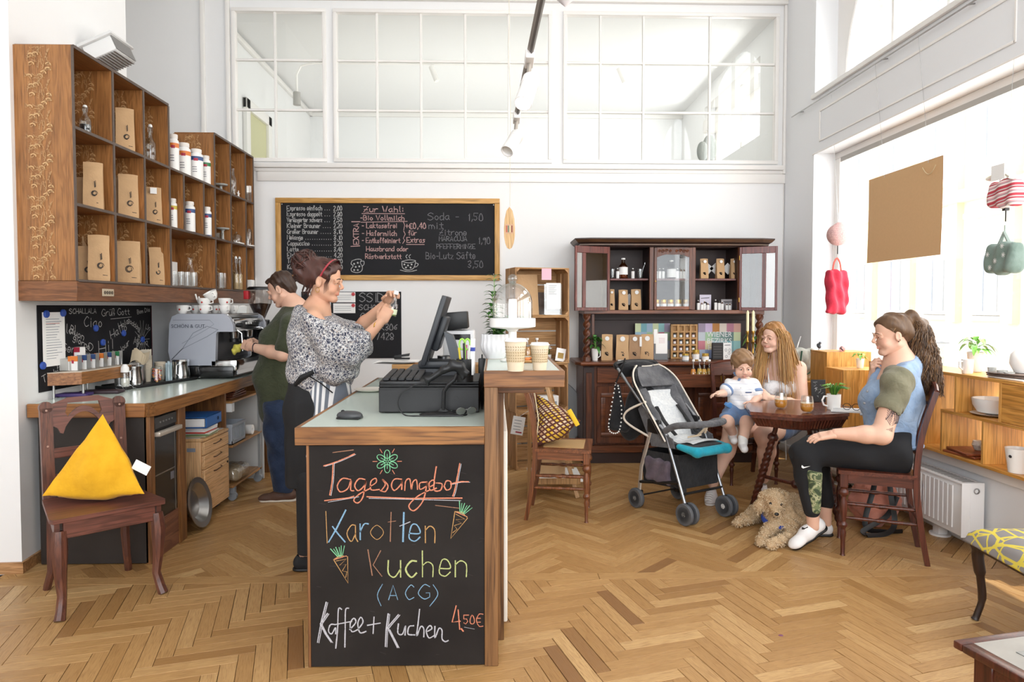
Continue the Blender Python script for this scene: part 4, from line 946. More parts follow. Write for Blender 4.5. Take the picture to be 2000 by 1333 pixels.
for i,(x,y)in enumerate(((-.185,.13),(-.085,.15))):
 s_=thing('gift_bag',['left plain white paper bag','white paper bag with a red ribbon and seal'][i]+' behind the grey box','bag',(o_.x+x-.06,o_.y+y+.02,zr));MB().box(-.045,.045,-.03,.03,0,.13,.003).build('bag_body',M_paper,s_)
 if i:MB().box(-.046,.046,-.0315,-.03,.10,.13).box(-.012,.012,-.033,-.03,.06,.11).build('ribbon',MATS['emblem_red'],s_)
s_=thing('sugar_jar','round glass sugar jar with metal lid behind the tea packets','jar',(o_.x-.16,o_.y+.27,zr));MB().open_lathe([(0,0),(.042,0),(.042,.06),(.034,.065)],20).build('jar_glass',M_gl2,s_);MB().lathe([(0,.002),(.039,.002),(.039,.04),(0,.04)],20).build('sugar',mat('sugar','efe9dd',.9),s_);MB().lathe([(0,.065),(.04,.065),(.04,.085),(.03,.09),(0,.09)],20).cyl((0,0,.09),(0,0,.14),.005).build('jar_lid',M_steel,s_)
s_=thing('napkin_box','perforated steel box of folded beige napkins at the riser shelf end','napkins',(o_.x+.05,o_.y+.50,ZT));s_.scale=(.62,.62,.80);MB().box(-.05,.05,-.05,.05,0,.20,.003).build('box',M_steel,s_)
for j in range(5):
 for k in range(4):MB().box(-.035+k*.02,-.025+k*.02,-.052,-.05,.09+j*.02,.10+j*.02).build('perforation',M_black,s_)if k<3 else None
for i in range(5):MB().grid(lambda u,v,i=i:(-.05+.012*i+u*.11,-.03+.015*i+.05*v,.2+.10*v*(1-.25*u)+.02*math.sin(u*3+i)),6,5).build('napkin',mat('napkin_beige','b9a98f',.9),s_)
s_=thing('napkin_fan','cream napkins fanned out beside the paper cups','napkins',(o_.x-.01,o_.y+.66,ZT));s_.scale=(.7,.7,.95);MB().box(-.04,.04,-.04,.04,0,.17,.003).build('holder',M_steel,s_);
for i in range(4):MB().grid(lambda u,v,i=i:(-.06+.02*i+u*.10,.0+.01*i,.16+.07*v+.02*u),4,3).build('napkin',mat('napkin_cream','d9cfbd',.9),s_)
for i,(dx,dy,w_,d_,cc,lab)in enumerate(((-.10,.02,.24,.10,'3d2a63','purple closed folder lying under the riser shelf'),(.02,.16,.22,.10,'33222a','dark leather wallet under the riser shelf'))):
 one('folder',lab,'folder',MB().box(-w_/2,w_/2,-d_/2,d_/2,0,.018,.004),mat('folder%d'%i,cc,.5),(o_.x+dx,o_.y+dy,ZT+.001),.1)
g=MB()
for sx in(-.028,.028):g.open_lathe([(.020,-.001),(.023,0),(.020,.001)],18,(sx,0,.022),(0,1,.2))
g.tube([(-.05,0,.025),(-.05,.08,.01)],.0015,5).tube([(.05,0,.025),(.05,.08,.01)],.0015,5).tube([(-.008,0,.028),(.008,0,.028)],.0015,5)
one('eyeglasses','clear-framed eyeglasses lying on the left counter','glasses',g,glass('clear_frame',(.8,.82,.84),.5),(o_.x+.13,o_.y+.20,ZT+.002),.2)
# tray with jugs, cups and straws
A,B=PZ(250,762,ZT),PZ(385,742,ZT)
d_=(B-A);L_=d_.length;rz=math.atan2(d_.y,d_.x)
t=thing('serving_tray','black serving tray along the counter holding jugs, shakers and straws','tray',A,rz);MB().box(-.02,L_,0.0,.26,0,.008,.004).box(-.02,L_,0,.006,.006,.02,.003).box(-.02,L_,.254,.26,.006,.02,.003).box(-.02,-.012,0,.26,.006,.02).box(L_-.008,L_,0,.26,.006,.02).build('tray_body',M_black,t)
cr,sr=math.cos(rz),math.sin(rz)
def tr_(u,v):return(A.x+u*cr-v*sr,A.y+u*sr+v*cr,ZT+.009)
def jug(u,v,r,h,lab,lid=False):
 s_=thing('steel_jug',lab,'jug',tr_(u,v),rz-1.2,'steel jugs on the tray');MB().open_lathe([(0,0),(r*1.05,0),(r*1.05,h*.3),(r*.9,h*.8),(r*.95,h),(r*.9,h),(r*.85,h*.8),(0,.01)],22).build('jug_body',M_chrome,s_)
 MB().tube([(0,-r*.9,h*.85),(0,-r*1.5,h*.8),(0,-r*1.55,h*.35),(0,-r,h*.25)],.005,6).build('handle',M_chrome,s_)
 if lid:MB().lathe([(0,h),(r,h),(r*.9,h+.012),(0,h+.014)],20).build('jug_lid',M_chrome,s_)
jug(.12,.06,.045,.13,'steel jug standing on the tray behind the white straws');jug(.55,.07,.058,.13,'largest lidded steel jug on the tray',True);jug(.73,.06,.04,.10,'small steel jug at the far end of the tray');jug(.84,.12,.035,.10,'smallest steel jug, last on the tray')
s_=thing('sugar_shaker','glass sugar shaker at the near end of the tray','shaker',tr_(.03,.05));MB().open_lathe([(0,0),(.026,0),(.028,.09),(.024,.1)],18).build('shaker_glass',M_gl2,s_);MB().lathe([(0,.003),(.025,.003),(.026,.06),(0,.06)],16).build('sugar',MATS['sugar'],s_);MB().lathe([(0,.1),(.026,.1),(.024,.13),(.01,.15),(0,.15)],16).build('shaker_cap',M_lab,s_)
s_=thing('straw_holder','steel beaker full of white straws on the tray','straws',tr_(.10,.16));MB().open_lathe([(0,0),(.03,0),(.032,.09),(.03,.09),(.028,.003),(0,.003)],18).build('beaker',M_steel,s_)
for i in range(9):a=i*.7;MB().tube([(.018*math.cos(a),.018*math.sin(a),.01),(.05*math.cos(a)-.04,.05*math.sin(a),.20)],.003,6).build('straw',M_lab,s_)
s_=thing('sweets_jar','glass jar of orange sweets on the tray','jar',tr_(.30,.05));MB().open_lathe([(0,0),(.036,0),(.036,.10),(.028,.115)],18).build('jar_glass',M_gl2,s_)
for i in range(34):a=random.random()*6.28;r_=random.random()*.025;MB().sph((r_*math.cos(a),r_*math.sin(a),.01+.0026*i),(.009,.007,.006),8,6).build('sweet',mat(('sweet_a','sweet_b','sweet_c')[i%3],('d86a2b','e7a04c','b03a3a')[i%3],.4),s_)
s_=thing('napkin_glass','glass of blue and pink wrapped sticks on the tray','glass',tr_(.41,.05));MB().open_lathe([(0,0),(.032,0),(.034,.12)],18).build('glass_wall',M_gl2,s_)
for i in range(6):a=i*1.05;MB().box(.016*math.cos(a)-.006,.016*math.cos(a)+.006,.016*math.sin(a)-.002,.016*math.sin(a)+.002,.004,.12+.01*(i%3)).build('stick',mat(('stick_a','stick_b')[i%2],('b8cad2','c23f7a')[i%2 if i>3 else 0],.5),s_)
def cups(u,v,n,r,lab):
 s_=thing('paper_cup_stack',lab,'cups',tr_(u,v),0,'paper cup stacks behind the tray')
 for i in range(n):MB().open_lathe([(r*.7,i*.009),(r,i*.009+.085),(r*1.05,i*.009+.088),(r,i*.009+.09)],20).build('paper_cup',mat('paper_cup','d9ccb8',.7),s_)
cups(.36,.19,11,.036,'tall stack of beige paper cups');cups(.50,.20,5,.036,'short stack of beige paper cups beside the tall stack')
# espresso machine
ex=thing('espresso_machine','silver-sided espresso machine on the left counter','coffee machine',(-2.36,5.0,ZT));M_sil=mat('silver_paint','aeb2bd',.35,.25)
def side(y):
 pr=[(0.02,.10),(.0,.20),(.01,.40),(.03,.455),(.07,.475),(.40,.475),(.44,.45),(.465,.40),(.47,.345),(.355,.345),(.345,.33),(.335,.10)]
 MB(T(0,y,0)@FRONT).prism(pr,-.02,.02).build('side_panel',M_sil,ex)
 o=MB(T(0,y-.021,0)@FRONT)
 for k in((.03,.12,.12,.26),(.03,.20,.15,.335)):o.ribbon([(.02,.14),(.10,.22),(.18,k[3]),(.28,k[3]+.05),(.36,.36)],.004)
 o.ribbon([(.04,.43),(.30,.43),(.33,.40),(.29,.37),(.10,.26)],.003);o.build('side_groove',mat('groove','7d818b',.5),ex)
side(.02);side(.70)
MB().box(.03,.33,.04,.68,.10,.44,.01).build('body',mat('machine_dark','3c3c3f',.35,.4),ex)
MB().box(.05,.42,.04,.68,.445,.473,.004).build('cup_tray_top',M_steel,ex);MB().box(.30,.46,.04,.68,.34,.44,.02).build('head_panel',M_chrome,ex)
MB().box(.30,.49,.0,.72,.06,.14,.01).build('drip_tray',M_chrome,ex);MB().box(.0,.47,-.01,.73,.015,.095,.008).build('base',M_blackg,ex);MB().box(.47,.478,.05,.68,.03,.085).build('base_plate',M_chrome,ex)
for k in range(4):
 if k in(0,3):MB().cyl((.1 if k<2 else .4,.05 if k%2==0 else .66,0),(.1 if k<2 else .4,.05 if k%2==0 else .66,.02),.02,n=12).build('foot',M_black,ex)
for k in range(2):
 y=.2+.3*k;g_=MB().cyl((.40,y,.345),(.40,y,.29),.035,.03,18).build('group_head',M_chrome,ex);MB().cyl((.40,y,.285),(.40,y,.262),.036,n=18).tube([(.42,y,.275),(.50,y,.27),(.56,y,.262)],[.010,.012,.014],10).build('portafilter',M_black,g_)
 MB().cyl((.46,y-.08,.39),(.49,y-.08,.39),.018,n=14).build('knob',M_black,ex)
for y in(.08,.62):MB().tube([(.46,y,.36),(.50,y,.33),(.505,y,.20)],.005,7).build('steam_wand',M_chrome,ex)
for i in range(5):MB().cyl((.461,.28+i*.05,.40),(.466,.28+i*.05,.40),.009,n=10).build('button',M_lab,ex)
text_mesh('SCHÖN & GUT.',.036,'lettering',mat('letter_dark','4a4e5a',.5),ex,T(.150,-.0030,.385)@FRONT,.001)
def cup(loc,r,h,lab,rz=0.,tilt=0.,group='cups on the espresso machine',logo=True):
 s_=thing('coffee_cup',lab,'cup',loc,(tilt,0,rz),group);MB().open_lathe([(0,0),(r*.5,0),(r*.62,h*.1),(r*.9,h*.5),(r,h),(r*.93,h),(r*.82,h*.5),(0,h*.1)],20).build('cup_body',M_white,s_)
 MB().tube([(r*.9,0,h*.85),(r*1.35,0,h*.85),(r*1.4,0,h*.45),(r*.8,0,h*.35)],.0042,7).build('handle',M_white,s_)
 if logo:MB(T(0,-r*.93,h*.5)@FRONT).lathe([(0,0),(.007,0),(0,.003)],12).build('red_mark',mat('mark_red','b8342e',.5),s_)
 return s_
zc=ZT+.476;random.seed(9);names=['nearest lower','second lower','third lower','fourth lower','fifth lower','upper left','upper middle','tilted upper','rear left','rear middle','rear right']
for i,(x,y,r,l,tl)in enumerate(((-2.28,5.06,.046,0,0),(-2.13,5.08,.046,0,0),(-1.99,5.10,.044,0,0),(-2.12,5.24,.04,0,0),(-1.99,5.26,.04,0,0),(-2.13,5.08,.046,1,0),(-1.99,5.10,.044,1,.0),(-2.07,5.10,.05,2,.5),(-2.26,5.22,.04,0,0),(-2.26,5.37,.04,0,0),(-1.99,5.42,.038,0,0))):
 cup((x,y,zc+l*.052),r,.062,names[i]+' white cup on top of the espresso machine',random.uniform(-1,1.),tl)
one('tissue_box','small white box among the cups on the espresso machine','box',MB().box(-.04,.04,-.03,.03,0,.055,.003),mat('box_white2','dcdcd8',.6),(-1.93,5.30,zc+.0))
A=V((-1.98,5.84,0));t=thing('coffee_grinder','coffee grinder with clear bean hopper beyond the espresso machine','grinder',(A.x,A.y,ZT))
MB().box(-.09,.09,-.10,.10,0,.05,.01).box(-.06,.06,-.07,.08,.05,.42,.015).build('body',M_blackg,t)
MB().open_lathe([(.035,.42),(.05,.46),(.095,.56),(.10,.67)],22).build('hopper',glass('hopper_glass',(.75,.72,.70),.3),t);MB().lathe([(0,.43),(.034,.43),(.048,.46),(.085,.55),(0,.56)],22).build('coffee_beans',mat('beans','3a2318',.6,var=.5,vs=120),t)
MB().lathe([(0,.67),(.104,.67),(.104,.685),(.09,.695),(0,.697)],22).build('hopper_lid',M_black,t);MB().box(-.11,-.07,-.085,-.03,.59,.66,.004).build('red_badge',mat('mark_red2','b8202a',.5),t)
# CHAIR WITH THE YELLOW CUSHION
M_mah=wood('dark_mahogany','6e4332','56332a',2,.9,.4,.06);M_mahx=wood('dark_mahogany_flat','74463a','5a352b',0,.9,.38,.05)
c0=V((-1.955,3.40,0));t=thing('wooden_chair','dark carved wooden chair holding the yellow cushion by the left counter','chair',c0,R(43))
fw,bw,dp=.215,.165,.19
for sx in(-1,1):
 MB().tube([(sx*fw*.95,-dp,.40),(sx*fw*.97,-dp-.012,.32),(sx*fw*.96,-dp-.008,.20),(sx*fw*.93,-dp+.004,.10),(sx*fw*.98,-dp-.02,.035),(sx*fw*1.02,-dp-.035,0.0)],[.030,.034,.026,.020,.022,.024],8,up=(1,0,0)).build('front_leg',M_mah,t)
 MB().tube([(sx*bw,dp,.46),(sx*bw,dp,.36),(sx*bw*1.0,dp+.012,.22),(sx*bw*1.03,dp+.005,.10),(sx*bw*1.1,dp+.03,.03),(sx*bw*1.12,dp+.04,0)],[.021,.022,.022,.019,.019,.018],8,up=(1,0,0)).build('rear_leg',M_mah,t)
 MB(T(sx*bw,dp+.008,0)@Matrix.Rotation(R(-5),4,'X')).prism([(-.027,-.016),(.027,-.016),(.027,.016),(-.027,.016)],.45,.91).lathe([(.0,-.016),(.030,-.016),(.030,.016),(0,.016)],18,(0,0,.915),(0,1,0)).build('back_post',M_mah,t)
 for z in(.72,.50,.9):MB(T(sx*bw,dp+.008,0)@Matrix.Rotation(R(-5),4,'X')).lathe([(0,0),(.005,0),(.005,.003),(0,.003)],10,(0,-.017,z),(0,-1,0)).build('wood_peg',mat('peg','a58475',.4,.3),t)
MB().prism([(-fw-.02,-dp-.03),(fw+.02,-dp-.03),(fw+.03,-dp),(bw+.035,dp+.02),(-bw-.035,dp+.02),(-fw-.03,-dp)],.442,.462).build('seat',M_mahx,t)
MB().box(-fw*.9,fw*.9,-dp-.02,-dp+.004,.365,.442,.003).build('seat_rail',M_mahx,t)
for sx in(-1,1):
 a,b=V((sx*fw,-dp,0)),V((sx*bw,dp,0));MB().prism([(a.x-.011,a.y),(a.x+.011,a.y),(b.x+.011,b.y),(b.x-.011,b.y)],.365,.442).build('seat_rail',M_mahx,t)
MB().box(-bw,bw,dp-.01,dp+.012,.38,.442,.003).build('seat_rail',M_mahx,t)
RB=T(0,dp+.008,0)@Matrix.Rotation(R(-5),4,'X')@FRONT
m=MB(RB);K=28;up_,lo_=[],[]
for i in range(K+1):
 x=-bw+2*bw*i/K;u=abs(x)/bw
 up_.append((x,.955-.035*(max(0,(u-.45)/.55))**1.0 if u>.45 else .958));lo_.append((x,(.795+.085*(1-(u/.55)**2)if u<.55 else .795-.0+.04*max(0,(u-.6)/.4))-(.02 if .52<u<.66 else 0)))
hu=[(x,.925-.012*(abs(x)/.09)**2)for x in[(-.09+.18*i/12)for i in range(13)]];
vs=[];
def strip(lo,hi):
 n_=len(lo);v_=[(x,y,z)for z in(-.010,.010)for(x,y)in lo+hi];f_=[]
 for i in range(n_-1):f_+=[(2*n_+i,2*n_+i+1,3*n_+i+1,3*n_+i),(i+1,i,n_+i,n_+i+1),(i,i+1,2*n_+i+1,2*n_+i),(n_+i+1,n_+i,3*n_+i,3*n_+i+1)]
 f_+=[(0,2*n_,3*n_,n_),(n_-1,2*n_-1,4*n_-1,3*n_-1)];m.add(v_,f_)
midl=[]
for(x,y),(x2,y2)in zip(lo_,up_):
 u=abs(x)/bw;midl.append((x,y2-.028 if u<.5 else(y+y2)/2))
mid2=[(x,(y+.03 if abs(x)/bw<.5 else(y+y2)/2))for(x,y),(x2,y2)in zip(lo_,up_)]
strip(midl,up_);strip(lo_,mid2);m.build('carved_crest_rail',M_mahx,t)
for z0,z1 in((.655,.705),(.535,.575)):MB(RB).box(-bw,bw,z0,z1,-.009,.009,.003).build('back_slat',M_mahx,t)
bm=bmesh.new();A_=[V((-.235,0,0)),V((.235,.0,0)),V((0,.16,.02)),V((.0,.10,.375))]
def tri(a,b,c,n,out,ctr):
 vs={}
 for i in range(n+1):
  for j in range(n+1-i):
   k=n-i-j;p=(a*i+b*j+c*k)/n;e=min(i,j,k)/n*3;dv=(p-ctr).normalized();p=p+dv*.045*math.sin(min(1,e)*PI/2)+dv*mnoise.noise(p*14)*.008;vs[(i,j)]=bm.verts.new(p)
 for i in range(n):
  for j in range(n-i):
   bm.faces.new((vs[(i,j)],vs[(i+1,j)],vs[(i,j+1)]))
   if i+j<n-1:bm.faces.new((vs[(i+1,j)],vs[(i+1,j+1)],vs[(i,j+1)]))
ctr=sum(A_,V())/4
for q in((0,1,3),(1,2,3),(2,0,3),(1,0,2)):tri(A_[q[0]],A_[q[1]],A_[q[2]],16,None,ctr)
bmesh.ops.remove_doubles(bm,verts=bm.verts,dist=.0004);bmesh.ops.recalc_face_normals(bm,faces=bm.faces);bm.verts.index_update()
m=MB().add([v.co[:]for v in bm.verts],[[v.index for v in f.verts]for f in bm.faces]);bm.free()
A=P(190,970,3.36)
t=thing('pyramid_cushion','yellow pyramid-shaped cushion standing on the dark carved chair','cushion',(A.x,3.33,.510),R(3))
m.build('cushion_body',fabric('yellow_fabric','e9b128','dca31f',.85,700,fold=.2,bmp=.2),t,75)
MB(T(.17,.05,.13)@Matrix.Rotation(.5,4,'Y')).box(-.005,.075,-.002,.0,-.02,.03).build('paper_tag',M_paper,t)
# BAR COUNTER
Y0=2.645;zt_=P(760,835,Y0).z;zeb=P(760,870,Y0).z
xa,xb_,xc,xd=P(575,850,Y0).x,P(946,850,Y0).x,P(597,1000,Y0).x,P(973,1000,Y0).x
M_oakd=wood('bar_oak','a06f3f','7a4f2b',0,.7,.42,.08,c3='3c2414');M_oakdz=wood('bar_oak_upright','8c6540','6b4a2c',2,.7,.45,.1,c3='3c2414');M_oakdy=wood('bar_oak_side','a06f3f','7a4f2b',1,.7,.42,.08)
bt=thing('bar_counter','bar counter with mint top, oak edges and big chalkboard front','counter',(xa,Y0,0));o_=V((xa,Y0,0));YEB=4.52
def bp(nm,x0,x1,y0,y1,z0,z1,m,b=.002):return MB(T(-o_.x,-o_.y,0)).box(x0,x1,y0,y1,z0,z1,b).build(nm,m,bt)
bp('laminate_top',xa+.018,xb_,Y0+.018,YEB,zt_-.012,zt_-.0008,M_lam,0);bp('front_edge',xa,xb_,Y0,Y0+.018,zeb,zt_-.0003,M_oakd);bp('side_edge',xa,xa+.018,Y0+.018,YEB,zeb,zt_-.0003,M_oakdy)
bp('under_board',xa+.02,xb_,Y0+.02,YEB,zeb,zt_-.012,M_oakdy,0);bp('side_panel',xc,xc+.012,Y0+.014,YEB,.0,zeb,wood('side_oak','9c6b42','7d5232',2,.8,.5));bp('core',xc+.04,xb_-.01,Y0+.06,3.35,.01,zeb,M_dark,0)
brd=bp('chalkboard',xc+.012,xb_,Y0+.012,Y0+.03,.004,zeb,mat('board_black','1d1918',.8,alt='2a2624',vs=3.5,bmp=.04,bs=60,Specular_IOR_Level=.25),.001)
Y2=2.86;zr1=P(1000,757,Y0).z;zr2=P(1000,725,Y0).z;xr1,xr2=P(945,740,Y0).x,P(1103,740,Y0).x
bp('corner_post',xb_,xd,Y0+.005,Y2,0,zr1,M_oakdz);bp('rear_post',xb_,P(984,1000,Y2).x,Y2,Y2+.09,0.0,zr1,M_oakdz)
bp('upper_wall',xb_+.0,.03,Y2+.09,YEB,0,1.09,wood('wall_oak','94653f','75492c',1,.8,.5));bp('white_lining',.03,.058,Y2+.10,YEB-.05,.03,.88,mat('lining_white','e9e4da',.8,bmp=.2,bs=12),.008)
MB(T(-o_.x,-o_.y,0)).prism([(xr1,Y0+.018),(xr2-.018,Y0+.018),(xr2-.018,3.46),(xr1,3.46)],zr2-.012,zr2).build('raised_top',M_lam,bt)
bp('raised_edge',xr1,xr2,Y0,Y0+.018,zr1,zr2+.0005,M_oakd);bp('raised_edge',xr2-.018,xr2,Y0+.018,3.46,zr1,zr2+.0005,M_oakdy);bp('raised_core',xr1,xr2-.02,Y0+.02,3.45,zr1,zr2-.012,M_oakdy,0);bp('raised_edge',xr1,xr1+.012,Y0+.018,3.46,zr1,zr2+.0005,M_oakdy)
bp('under_beam',xd,P(1062,760,Y2).x,Y2-.04,Y2+.03,zr1-.045,zr1,M_oakd)
bp('rear_block',xa+.12,xb_-.02,YEB-.16,YEB,zt_,zt_+.10,wood('block_oak','d0a066','b98850',0,.8,.45));bp('rear_block_edge',xa+.10,xb_-.02,YEB-.20,YEB-.16,zt_,zt_+.035,M_oakd)
def bx(px):return P(px,1000,Y0).x-o_.x
def bz(py):return P(780,py,Y0).z
BM=T(0,.0115,0)@FRONT
CH={'orange':chalk('chalk_orange','d2876b'),'white':chalk('chalk_white','b9b9c0'),'green':chalk('chalk_green','7fc496'),'blue':chalk('chalk_blue','82a8c4'),'tan':chalk('chalk_tan','bf9662'),'lime':chalk('chalk_lime','b9c283'),'brown':chalk('chalk_brown','a37a62')}
def lettering(parts,label=None):
 for col in set(p[0]for p in parts):
  m=MB(BM)
  for p in parts:
   if p[0]==col:p[1](m)
  o=m.build('chalk_writing',CH[col],brd,label=label);o.location.z=0;o['kind']='stuff'
def L_(txt,px,py,hpx,w_,to=None):return lambda m:write(m,txt,bx(px),bz(py),hpx*Y0/1333,w_*.82,0,jit=.1,z=random.uniform(0,.0004),to=bx(to))
def S_(pts,w_):return lambda m:m.ribbon([(bx(a),bz(b))for a,b in pts],w_*.82,random.uniform(0,.0005))
random.seed(21)
def cat_(pts):
 q=[V(p)for p in pts];q=[q[0]]+q+[q[-1]];out=[]
 for i in range(1,len(q)-2):
  p0,p1,p2,p3=q[i-1:i+3]
  for k in range(6):t=k/6;out.append(tuple(.5*((2*p1)+(p2-p0)*t+(2*p0-5*p1+4*p2-p3)*t*t+(3*p1-p0-3*p2+p3)*t**3)))
 return out+[tuple(pts[-1])]
tag_=[]
word=[[(632,911),(660,902),(692,888)],[(650,906),(648,940),(643,968)],[(684,938),(668,936),(658,950),(664,962),(678,956),(685,940),(684,958),(690,960)],[(712,938),(700,937),(692,950),(699,960),(711,950),(714,940),(708,972),(698,984),(690,978),(702,966),(722,956)],[(722,952),(734,944),(733,936),(724,942),(724,958),(740,958)],[(744,960),(752,948),(746,938),(757,950),(752,962),(742,960)],[(784,938),(770,938),(764,950),(770,960),(783,948),(785,940),(784,958)],[(790,960),(792,942),(800,938),(803,958),(806,944),(813,940),(815,958)],[(832,944),(820,946),(820,958),(832,952),(834,944),(826,980),(808,1000),(798,990),(815,972),(838,960)],[(838,954),(848,948),(846,940),(838,946),(840,960),(852,956)],[(852,914),(848,940),(848,960),(860,960),(863,948),(852,946)],[(868,950),(872,942),(880,944),(880,956),(872,960),(867,952)],[(898,908),(894,930),(888,960),(884,972)],[(880,948),(898,944),(915,944)]]
for s_ in word:
 q=cat_(s_);tag_.append(('orange',S_(q,.0058)));tag_.append(('white',S_([(a+2.5,b+1)for a,b in q[::2]],.0028)))if len(s_)<5 else None
tag_+=[('orange',S_([(633,979),(680,974),(690,971)],.006)),('orange',S_([(716,972),(800,976),(902,976)],.006)),('white',S_([(640,982),(700,972)],.003)),('white',S_([(720,975),(900,981)],.003)),('brown',S_([(850,990),(898,996)],.003)),('brown',S_([(650,885),(690,880)],.004))]
lettering(tag_)
fl=[]
for k in range(6):
 a=R(90+60*k);cx,cy=756+14*math.cos(a),903-14*math.sin(a)
 pet=[(cx+8.5*math.cos(a)*math.cos(t)-5.5*math.sin(a)*math.sin(t),cy-8.5*math.sin(a)*math.cos(t)-5.5*math.cos(a)*math.sin(t))for t in[j*PI/7 for j in range(15)]]
 fl.append(('green',S_(pet,.0035)));fl.append(('green',S_([(756+2*math.cos(a),903-2*math.sin(a)),(cx,cy)],.003)))
 b=a+R(30);fl.append(('orange',S_([(756+20*math.cos(b),903-20*math.sin(b)),(756+28*math.cos(b),903-28*math.sin(b))],.0035)))
lettering(fl)
lettering([('tan',S_([(635,1000),(637,1062)],.003)),('blue',S_([(674,998),(655,1035),(640,1060)],.007)),('blue',S_([(648,1030),(660,1046),(672,1060)],.007)),('tan',L_('a',676,1059,56,.0045,to=697)),('blue',L_('r',702,1056,54,.006,to=718)),('tan',L_('o',722,1056,50,.003,to=748)),('brown',S_([(763,1003),(761,1060)],.005)),('brown',S_([(757,1022),(772,1020)],.003)),('blue',S_([(788,1004),(786,1060)],.009)),('white',S_([(780,1030),(800,1022)],.004)),('blue',L_('e',798,1060,56,.006,to=820)),('tan',L_('n',830,1064,58,.005,to=849))])
lettering([('brown',S_([(717,1076),(725,1126)],.005)),('brown',S_([(742,1078),(727,1106),(744,1128)],.004)),('lime',L_('u',757,1130,58,.006,to=781)),('lime',L_('c',791,1130,56,.008,to=812)),('lime',L_('h',824,1130,52,.005,to=845)),('lime',L_('en',857,1130,56,.0055,to=911))])
lettering([('blue',S_(cat_([(745,1144),(735,1165),(742,1186)]),.0035)),('blue',L_('A',757,1174,29,.0038,to=775)),('blue',L_('C',788,1174,29,.0038,to=807)),('blue',L_('G',817,1174,29,.0038,to=838)),('blue',S_(cat_([(845,1146),(854,1165),(838,1188)]),.0035))])
kk=[[(634,1178),(624,1215),(616,1256)],[(636,1200),(622,1220)],[(622,1220),(632,1240),(643,1256)]]
script=[cat_([(652,1222),(642,1222),(638,1234),(644,1240),(652,1228),(652,1240)]),cat_([(664,1192),(658,1192),(656,1230),(652,1268)]),cat_([(678,1190),(672,1194),(671,1230),(670,1266)]),[(650,1222),(684,1216)],cat_([(680,1232),(692,1218),(688,1210),(681,1220),(684,1236),(696,1232)]),cat_([(696,1232),(706,1218),(702,1208),(696,1220),(700,1238),(712,1236)]),[(728,1208),(726,1240)],[(715,1224),(740,1220)]]
k2=[[(756,1202),(752,1232),(750,1266)],[(776,1204),(760,1222),(752,1232)],[(756,1232),(766,1252),(774,1268)],cat_([(776,1222),(775,1240),(784,1242),(790,1226),(789,1244)]),cat_([(806,1226),(797,1228),(795,1242),(808,1244)]),cat_([(818,1194),(815,1220),(812,1246),(820,1228),(826,1232),(826,1248)]),cat_([(832,1238),(842,1232),(838,1226),(831,1236),(836,1250),(846,1246)]),cat_([(848,1228),(848,1250),(856,1232),(862,1236),(862,1252),(868,1258),(874,1256)])]
lettering([('white',S_(s_,.006))for s_ in kk+script+k2]+[('white',S_([(a+3,b+1)for a,b in s_],.004))for s_ in kk+k2[:3]]+[('orange',S_([(890,1188),(882,1220),(898,1218)],.006)),('orange',S_([(894,1196),(897,1234)],.006)),('orange',S_([(900,1233),(904,1238)],.006)),('orange',L_('50',905,1224,18,.004,to=926)),('orange',L_('€',930,1228,28,.004,to=943)),('white',S_([(906,1230),(926,1234)],.002))])
def carrot(px,py,ang,s=1.):
 c,s_=math.cos(ang),math.sin(ang);f=lambda u,v:(px+s*(u*c-v*s_),py+s*(u*s_+v*c))
 q=[('tan',S_([f(-14,-22),f(0,-26),f(14,-20),f(0,30),f(-14,-22)],.004)),('tan',S_([f(-10,-18),f(10,-16),f(-6,-8),f(7,-6),f(-4,4),f(4,8),f(-1,18)],.003)),('orange',S_([f(-12,-22),f(12,-22)],.004))]
 for u in(-14,-3,8):q.append(('green',S_([f(u*.3,-24),f(u,-44)],.004)));q.append(('green',S_([f(u*.3+2,-24),f(u+6,-42)],.003)))
 return q
lettering(carrot(892,1028,.42)+carrot(669,1112,-.28))
sm=MB(BM);random.seed(4)
for i in range(24):x,y=random.uniform(600,940),random.uniform(890,1300);sm.ribbon([(bx(x),bz(y)),(bx(x+random.uniform(5,16)),bz(y+random.uniform(-3,6)))],.0012,-.0003)
o=sm.build('chalk_scratches',mat('scratch_grey','3a3635',.9),brd);o['kind']='stuff'
# things on the bar
A=PZ(683,818,zt_);t=thing('computer_mouse','dark grey computer mouse lying on the bar top','mouse',A,R(80));s_=SDF(.0025);s_.ell((0,0,.012),(.031,.056,.024),k=.01).half((0,0,.003),(0,0,-1)).half((0,0,.034),(0,0,1),.01);s_.build('mouse_shell',mat('mouse_grey','3a3b3e',.4),t)
MB().box(-.0295,.0295,-.05,.05,.0,.008,.006).build('mouse_base',M_black,t);MB().cyl((-.004,.03,.029),(.004,.03,.029),.007,n=12).build('scroll_wheel',M_black,t)
A,B=PZ(740,808,zt_),PZ(940,808,zt_);W_=B.x-A.x-.01;hd=P(740,757,A.y).z-zt_
t=thing('cash_drawer','black steel cash drawer on the bar under the keyboard','cash drawer',(A.x,A.y,zt_));M_cd=mat('cash_black','101012',.5,bmp=.1,bs=300)
MB().box(0,W_,0,.42,.004,hd,.003).build('housing',M_cd,t);MB().box(.004,W_-.004,-.002,.0,.010,hd-.012).build('front_plate',mat('cash_front','141416',.45),t);MB(FRONT).open_lathe([(.006,0),(.011,.001),(.011,.003),(.006,.003)],16,(W_*.77,hd*.55,.002)).build('lock',M_black,t)
for q in((.03,.03),(W_-.03,.03),(.03,.38),(W_-.03,.38)):MB().cyl((q[0],q[1],0),(q[0],q[1],.005),.012,n=10).build('foot',M_black,t)
MB().box(.0,W_,.0,.42,hd,hd+.01,.003).box(W_*.42,W_,.02,.40,hd+.01,hd+.022,.003).build('lid',M_cd,t)
